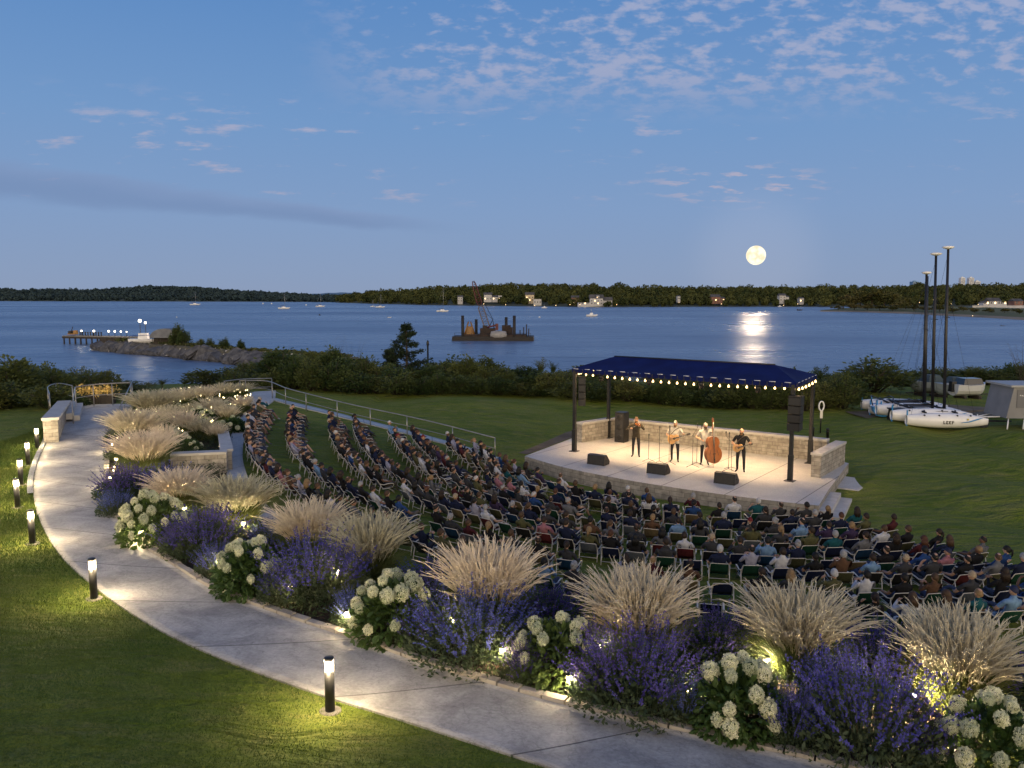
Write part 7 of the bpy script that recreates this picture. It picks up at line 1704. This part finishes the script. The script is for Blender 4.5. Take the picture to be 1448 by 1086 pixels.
catamaran(1292, 591, 4.2, -.18, 387, 'white beach catamaran lying rearmost towards the bush, with two trampolines rails', .27, False, .12); catamaran(1277, 589, 4.2, -.2, 391, 'white beach catamaran at the left end of the parked row, mast without float', 0, False, .27)
q = G(1245, 588); e = empty('sailing_dinghy', q, 1.2, 'dark blue covered dinghy on its cradle left of the catamarans', 'dinghy'); link('hull', hull_mesh(3.0, 1.2, .5, m=MCBL), e, (0, 0, .15)); mb = MB(); mb.tube([(-1.2, -.5, .75), (-.4, -.6, 1.15), (.6, -.5, 1.1), (1.3, 0, .8)], .03, 6); mb.tube([(-1.2, .5, .75), (-.4, .6, 1.15), (.6, .5, 1.1), (1.3, 0, .8)], .03, 6); mb.build('cover_hoop', MMST, e)
q = G(1266, 594); mb = MB(); mb.box((0, 0, .3), (.7, .5, .6), taper=.85); mb.box((0, 0, .63), (.74, .54, .06)); o = mb.build('gear_box', MBLACK, loc=tuple(q)); tag(o, 'black gear box beside the blue tipped catamaran hull', 'gear box')
# launching dolly in front of the bow
q = G(1396, 603); e = empty('boat_dolly', q, -.1, 'low dark boat dolly at the bow of the nearest catamaran', 'boat dolly'); mb = MB(); mb.tube([(-.9, -.4, .3), (1.2, 0, .3)], .035, 6); mb.tube([(-.9, .4, .3), (1.2, 0, .3)], .035, 6); mb.tube([(-.5, -.6, .28), (-.5, .6, .28)], .035, 6); mb.build('frame', MBLACK, e)
for sy in (-1, 1): mb = MB(); mb.lathe([(.08, -.06), (.25, -.05), (.25, .05), (.08, .06)], c=(-.5, sy * .65, .25), n=14, M=Matrix.Rotation(PI / 2, 3, 'X')); mb.build('wheel', MTRAMP, e)
# grey box trailer
MTRL = mat('trailer_grey', (.15, .155, .17), .5, col2=(.19, .195, .21), scale=1.2); MTRD = mat('trailer_dark', (.12, .125, .14), .6)
q = G(1458, 602); e = empty('box_trailer', q, -.05, 'grey box trailer with a paler roof at the right edge of the lawn', 'trailer'); z0 = .55
Wt = 3.6
mb = MB(); vs = []; prf = [(-Wt / 2 - .12, z0), (Wt / 2, z0), (Wt / 2, z0 + 1.62), (-Wt / 2 + .18, z0 + 1.62)]
mb.add([(x, -1.1, z) for x, z in prf] + [(x, 1.1, z) for x, z in prf], [(0, 1, 2, 3), (7, 6, 5, 4), (0, 3, 7, 4), (1, 5, 6, 2), (0, 4, 5, 1), (3, 2, 6, 7)]); mb.build('body', MTRL, e)
mb = MB(); mb.box((.06, 0, z0 + 1.68), (Wt + .2, 2.5, .10)); mb.build('roof', mat('trailer_roof', (.30, .31, .32), .5), e)
for x, w_ in ((-1.02, .85), (.95, 1.6)): mb = MB(); mb.box((x, -1.115, z0 + 1.02), (w_, .03, .95)); mb.build('panel', MTRD, e)
mb = MB(); mb.box((-.22, -1.115, z0 + .82), (.52, .03, 1.5)); d_ = mb.build('door', MTRL, e); mb = MB(); mb.box((-.04, -1.14, z0 + .9), (.03, .03, .18)); mb.build('handle', MFLOAT, d_)
mb = MB()
for k in range(5): mb.box((-1.30 + .09 * k, -1.134, z0 + 1.20 - .012 * k), (.045, .01, .045))
mb.build('marking', MFLOAT, e)
for x in (-1.75, -.95, .5): mb = MB(); mb.tube([(x, -1.0, z0), (x - .22, -1.35, .02)], .035, 6); mb.build('stand', MFLOAT, e)
for x in (-.2, .9): mb = MB(); mb.lathe([(.1, -.1), (.3, -.09), (.3, .09), (.1, .1)], c=(x, -.95, .3), n=14, M=Matrix.Rotation(PI / 2, 3, 'X')); mb.build('wheel', MTRAMP, e)
mb = MB(); mb.tube([(-1.9, .5, z0), (-2.9, 0, .45)], .04, 6); mb.tube([(-1.9, -.5, z0), (-2.9, 0, .45)], .04, 6); mb.tube([(-2.8, 0, 0), (-2.8, 0, .6)], .03, 6); mb.build('drawbar', MFLOAT, e)
# laid up motorboats behind
MGH = mat('grey_hull', (.16, .19, .20), .4, col2=(.21, .24, .25), scale=1); MCOV = mat('boat_cover', (.035, .055, .065), .8, col2=(.05, .075, .085), scale=1.5)
def laid_up(px, Y, L_, rz, label, m, cover=True, z=.9):
    q = at(px, Y); e = empty('laid_up_motorboat', q, rz, label, 'motorboat'); e.scale = (.95, .8, .68); link('hull', hull_mesh(L_, 2.0, 1.1, m=m), e, (0, 0, z)); mb = MB()
    if cover: mb.box((-.3, 0, z + 1.45), (L_ * .5, 1.7, .75), taper=.55); mb.build('cover', MCOV, e)
    else: mb.box((0, 0, z + 1.4), (1.5, 1.3, .6), taper=.8); mb.build('windscreen', MWIN, e); mb = MB(); mb.box((-L_ * .5, 0, z + .9), (.4, .5, 1.0), taper=.8); mb.build('outboard', MBLACK, e)
    mb = MB()
    for x in (-L_ * .25, L_ * .2): mb.box((x, 0, z * .5), (.2, 1.4, z + .1))
    mb.tube([(-L_ * .4, 0, .4), (L_ * .6, 0, .4)], .06, 6); mb.build('cradle', MTIM, e)
laid_up(1310, 57, 2.8, PI + .1, 'pale grey motorboat on a cradle behind the catamaran masts', MGH, True, .45); laid_up(1342, 54, 2.4, PI - .1, 'grey green covered boat on a trailer behind the tallest mast', MGH, True, .25); laid_up(1368, 53, 2.4, .1, 'silver runabout on a trailer left of the grey box trailer', mat('silver_hull', (.50, .52, .54), .3), False, .3)
q = G(1285, 577); mb = MB(); ring_ = [(1195,583),(1240,574),(1330,572),(1420,578),(1440,590),(1380,592),(1330,590),(1262,589),(1225,592)]
mb.add([(*G(a, b_)[:2], G(a, b_)[2] + .03) for a, b_ in ring_], [tuple(range(len(ring_)))]); o = mb.build('bare_ground', MDIRT); tag(o, kind='structure')
# ------------------------------------------------------------------ railings, landing walls, planter
MRAIL = mat('rail_metal', (.36, .35, .32), .35, .7, col2=(.28, .27, .25), scale=3)
def railing(pts, hgt, label, npost, mid=True, name='railing', infill=0, post_r=.026):
    """pts: world xyz at ground along the run"""
    c = smooth_curve([p[:2] for p in pts], 60); z = np.array([h(*p) for p in c]); o = np.array([c[0][0], c[0][1], z[0]]); e = empty(name, tuple(o), 0, label, 'railing')
    W = lambda i, dz: (c[i][0] - o[0], c[i][1] - o[1], z[i] - o[2] + dz)
    mb = MB(); mb.tube([W(i, hgt) for i in range(60)], .028, 8); mb.build('top_rail', MRAIL, e)
    if mid: mb = MB(); mb.tube([W(i, hgt * .52) for i in range(60)], .02, 6); mb.build('mid_rail', MRAIL, e)
    for k in range(npost):
        i = int(round(k * 59 / (npost - 1))); mb = MB(); mb.tube([W(i, -.1), W(i, hgt)], post_r, 6); mb.build('post', MRAIL, e)
    return e
railing([G(340, 562), G(378, 562), G(410, 575), G(470, 592), G(540, 609), G(620, 628), G(700, 650)], 1.0, 'long metal handrail running down the lawn edge beside the seat rows', 9)
railing([G(318, 566), G(345, 562), G(385, 560)], 1.1, 'short metal railing at the top of the walkway', 3)
railing([G(72, 592), G(70, 578), G(84, 572), G(104, 577)], 1.25, 'curved metal railing swinging round the left end of the landing', 4)
railing([G(108, 580), G(130, 576), G(158, 574), G(186, 573)], 1.25, 'straight metal railing along the outer edge of the landing', 4)
a, b_ = G(188, 572), G(170, 592); e = empty('handrail', tuple(a), 0, 'slanting metal handrail at the right end of the landing', 'handrail'); mb = MB(); mb.tube([(0, 0, 1.25), tuple(b_ - a + np.array([0, 0, .55])), tuple(b_ - a + np.array([0, 0, .0]))], .028, 8); mb.tube([(0, 0, .8), tuple(b_ - a + np.array([0, 0, .2]))], .02, 6); mb.build('rail', MRAIL, e); mb = MB(); mb.tube([(0, 0, 0), (0, 0, 1.25)], .028, 8); mb.build('post', MRAIL, e)
a, b_ = G(104, 600), G(108, 580); e = empty('handrail', tuple(a), 0, 'short metal handrail beside the landing steps, ending in a loop', 'handrail'); mb = MB(); mb.tube([(0, 0, 0), (0, 0, .95), tuple(b_ - a + np.array([0, 0, 1.25]))], .028, 8); mb.build('rail', MRAIL, e); mb = MB(); mb.tube([(0, 0, .45), tuple(b_ - a + np.array([0, 0, .7]))], .02, 6); mb.build('mid_rail', MRAIL, e)
# autumn yellow planter boxes beyond the landing railing
MYL = leafmat('yellow_leaf', (.42, .28, .06), (.72, .55, .20), .6, .4, 4, False); r = np.random.default_rng(3)
for i, (px, lb) in enumerate(((116, 'planter box of yellow leaves behind the landing railing, left one'), (135, 'planter box of yellow leaves behind the landing railing, middle one'), (153, 'planter box of yellow leaves behind the landing railing, right one'))):
    q = G(px, 571); e = empty('planter_box', q, 0, lb, 'planter', 'yellow planters behind the railing'); mb = MB(); mb.box((0, 0, .25), (.7, .4, .5), taper=1.06); mb.build('box', MTIM, e)
    n = 160; c = r.normal(size=(n, 3)) * np.array([.28, .14, .16]) + np.array([0, 0, .78]); d = r.normal(size=(n, 3)); d /= np.linalg.norm(d, axis=1)[:, None]; v, f = leaf_faces(c, d, r.uniform(.1, .2, (n, 1)), r, .6); link('leaves', npmesh('leaves', v, f, MYL), e); plamp(e, 0, 10, .05, loc=(0, -.5, .9))
# block wall and steps at the left of the landing
a, b_ = G(73, 627), G(92, 580); z0 = min(a[2], b_[2]) - .3; e = empty('block_wall', tuple(a), 0, 'stone block wall with a capped top at the left end of the path', 'wall')
def relw(mb): mb.v = [(v[0] - a[0], v[1] - a[1], v[2] - a[2]) for v in mb.v]; return mb
mb = MB(); wall_run(mb, a, b_, (a[2] - .3, b_[2] - .3), (a[2] + .98, b_[2] + .42), .55); w_ = relw(mb).build('wall', MBLOCK, e); mb = MB(); coping(mb, a, b_, (a[2] + .98, b_[2] + .42), .55, .11, .05); relw(mb).build('coping', MCOPE, e)
d = (b_ - a)[:2]; L_ = np.linalg.norm(d); d /= L_; n_ = np.array([d[1], -d[0]])
mb = MB()
for k in range(2):
    p = np.array(a[:2]) + d * (L_ * .52) + n_ * (.30 + .30 * k + .14); q2 = np.array(a[:2]) + d * (L_ * .98) + n_ * (.30 + .30 * k + .14); c = (p + q2) / 2; zz = h(*c); mb.box((c[0], c[1], zz + .12 - .0 * k + (.16 - .14 * k)), (np.linalg.norm(q2 - p), .30, .30), math.atan2(d[1], d[0]))
st_ = relw(mb).build('step', MCOPE, e)
# raised planter: stone wall with cap between the bed and the walkway
pw = [G(243, 668), G(322, 668), G(316, 622)]
e = empty('planter_wall', tuple(pw[1]), 0, 'stone retaining wall with pale cap around the raised planter by the walkway', 'planter wall')
def relp(mb): mb.v = [(v[0] - pw[1][0], v[1] - pw[1][1], v[2] - pw[1][2]) for v in mb.v]; return mb
zt = pw[1][2] + .72
mb = MB(); wall_run(mb, pw[0], pw[1], pw[1][2] - .4, zt, .36); relp(mb).build('front_wall', MBLOCK, e); mb = MB(); coping(mb, pw[0], pw[1], zt, .36, .09, .05); relp(mb).build('coping', MCOPE, e)
dd_ = (pw[2] - pw[1])[:2]; dd_ /= np.linalg.norm(dd_); p2 = pw[1].copy(); p2[:2] += dd_ * .26
mb = MB(); wall_run(mb, p2, pw[2], pw[1][2] - .4, (zt, pw[2][2] + .30), .36); relp(mb).build('side_wall', MBLOCK, e); mb = MB(); coping(mb, p2, pw[2], (zt, pw[2][2] + .30), .36, .09, .05); relp(mb).build('coping', MCOPE, e)
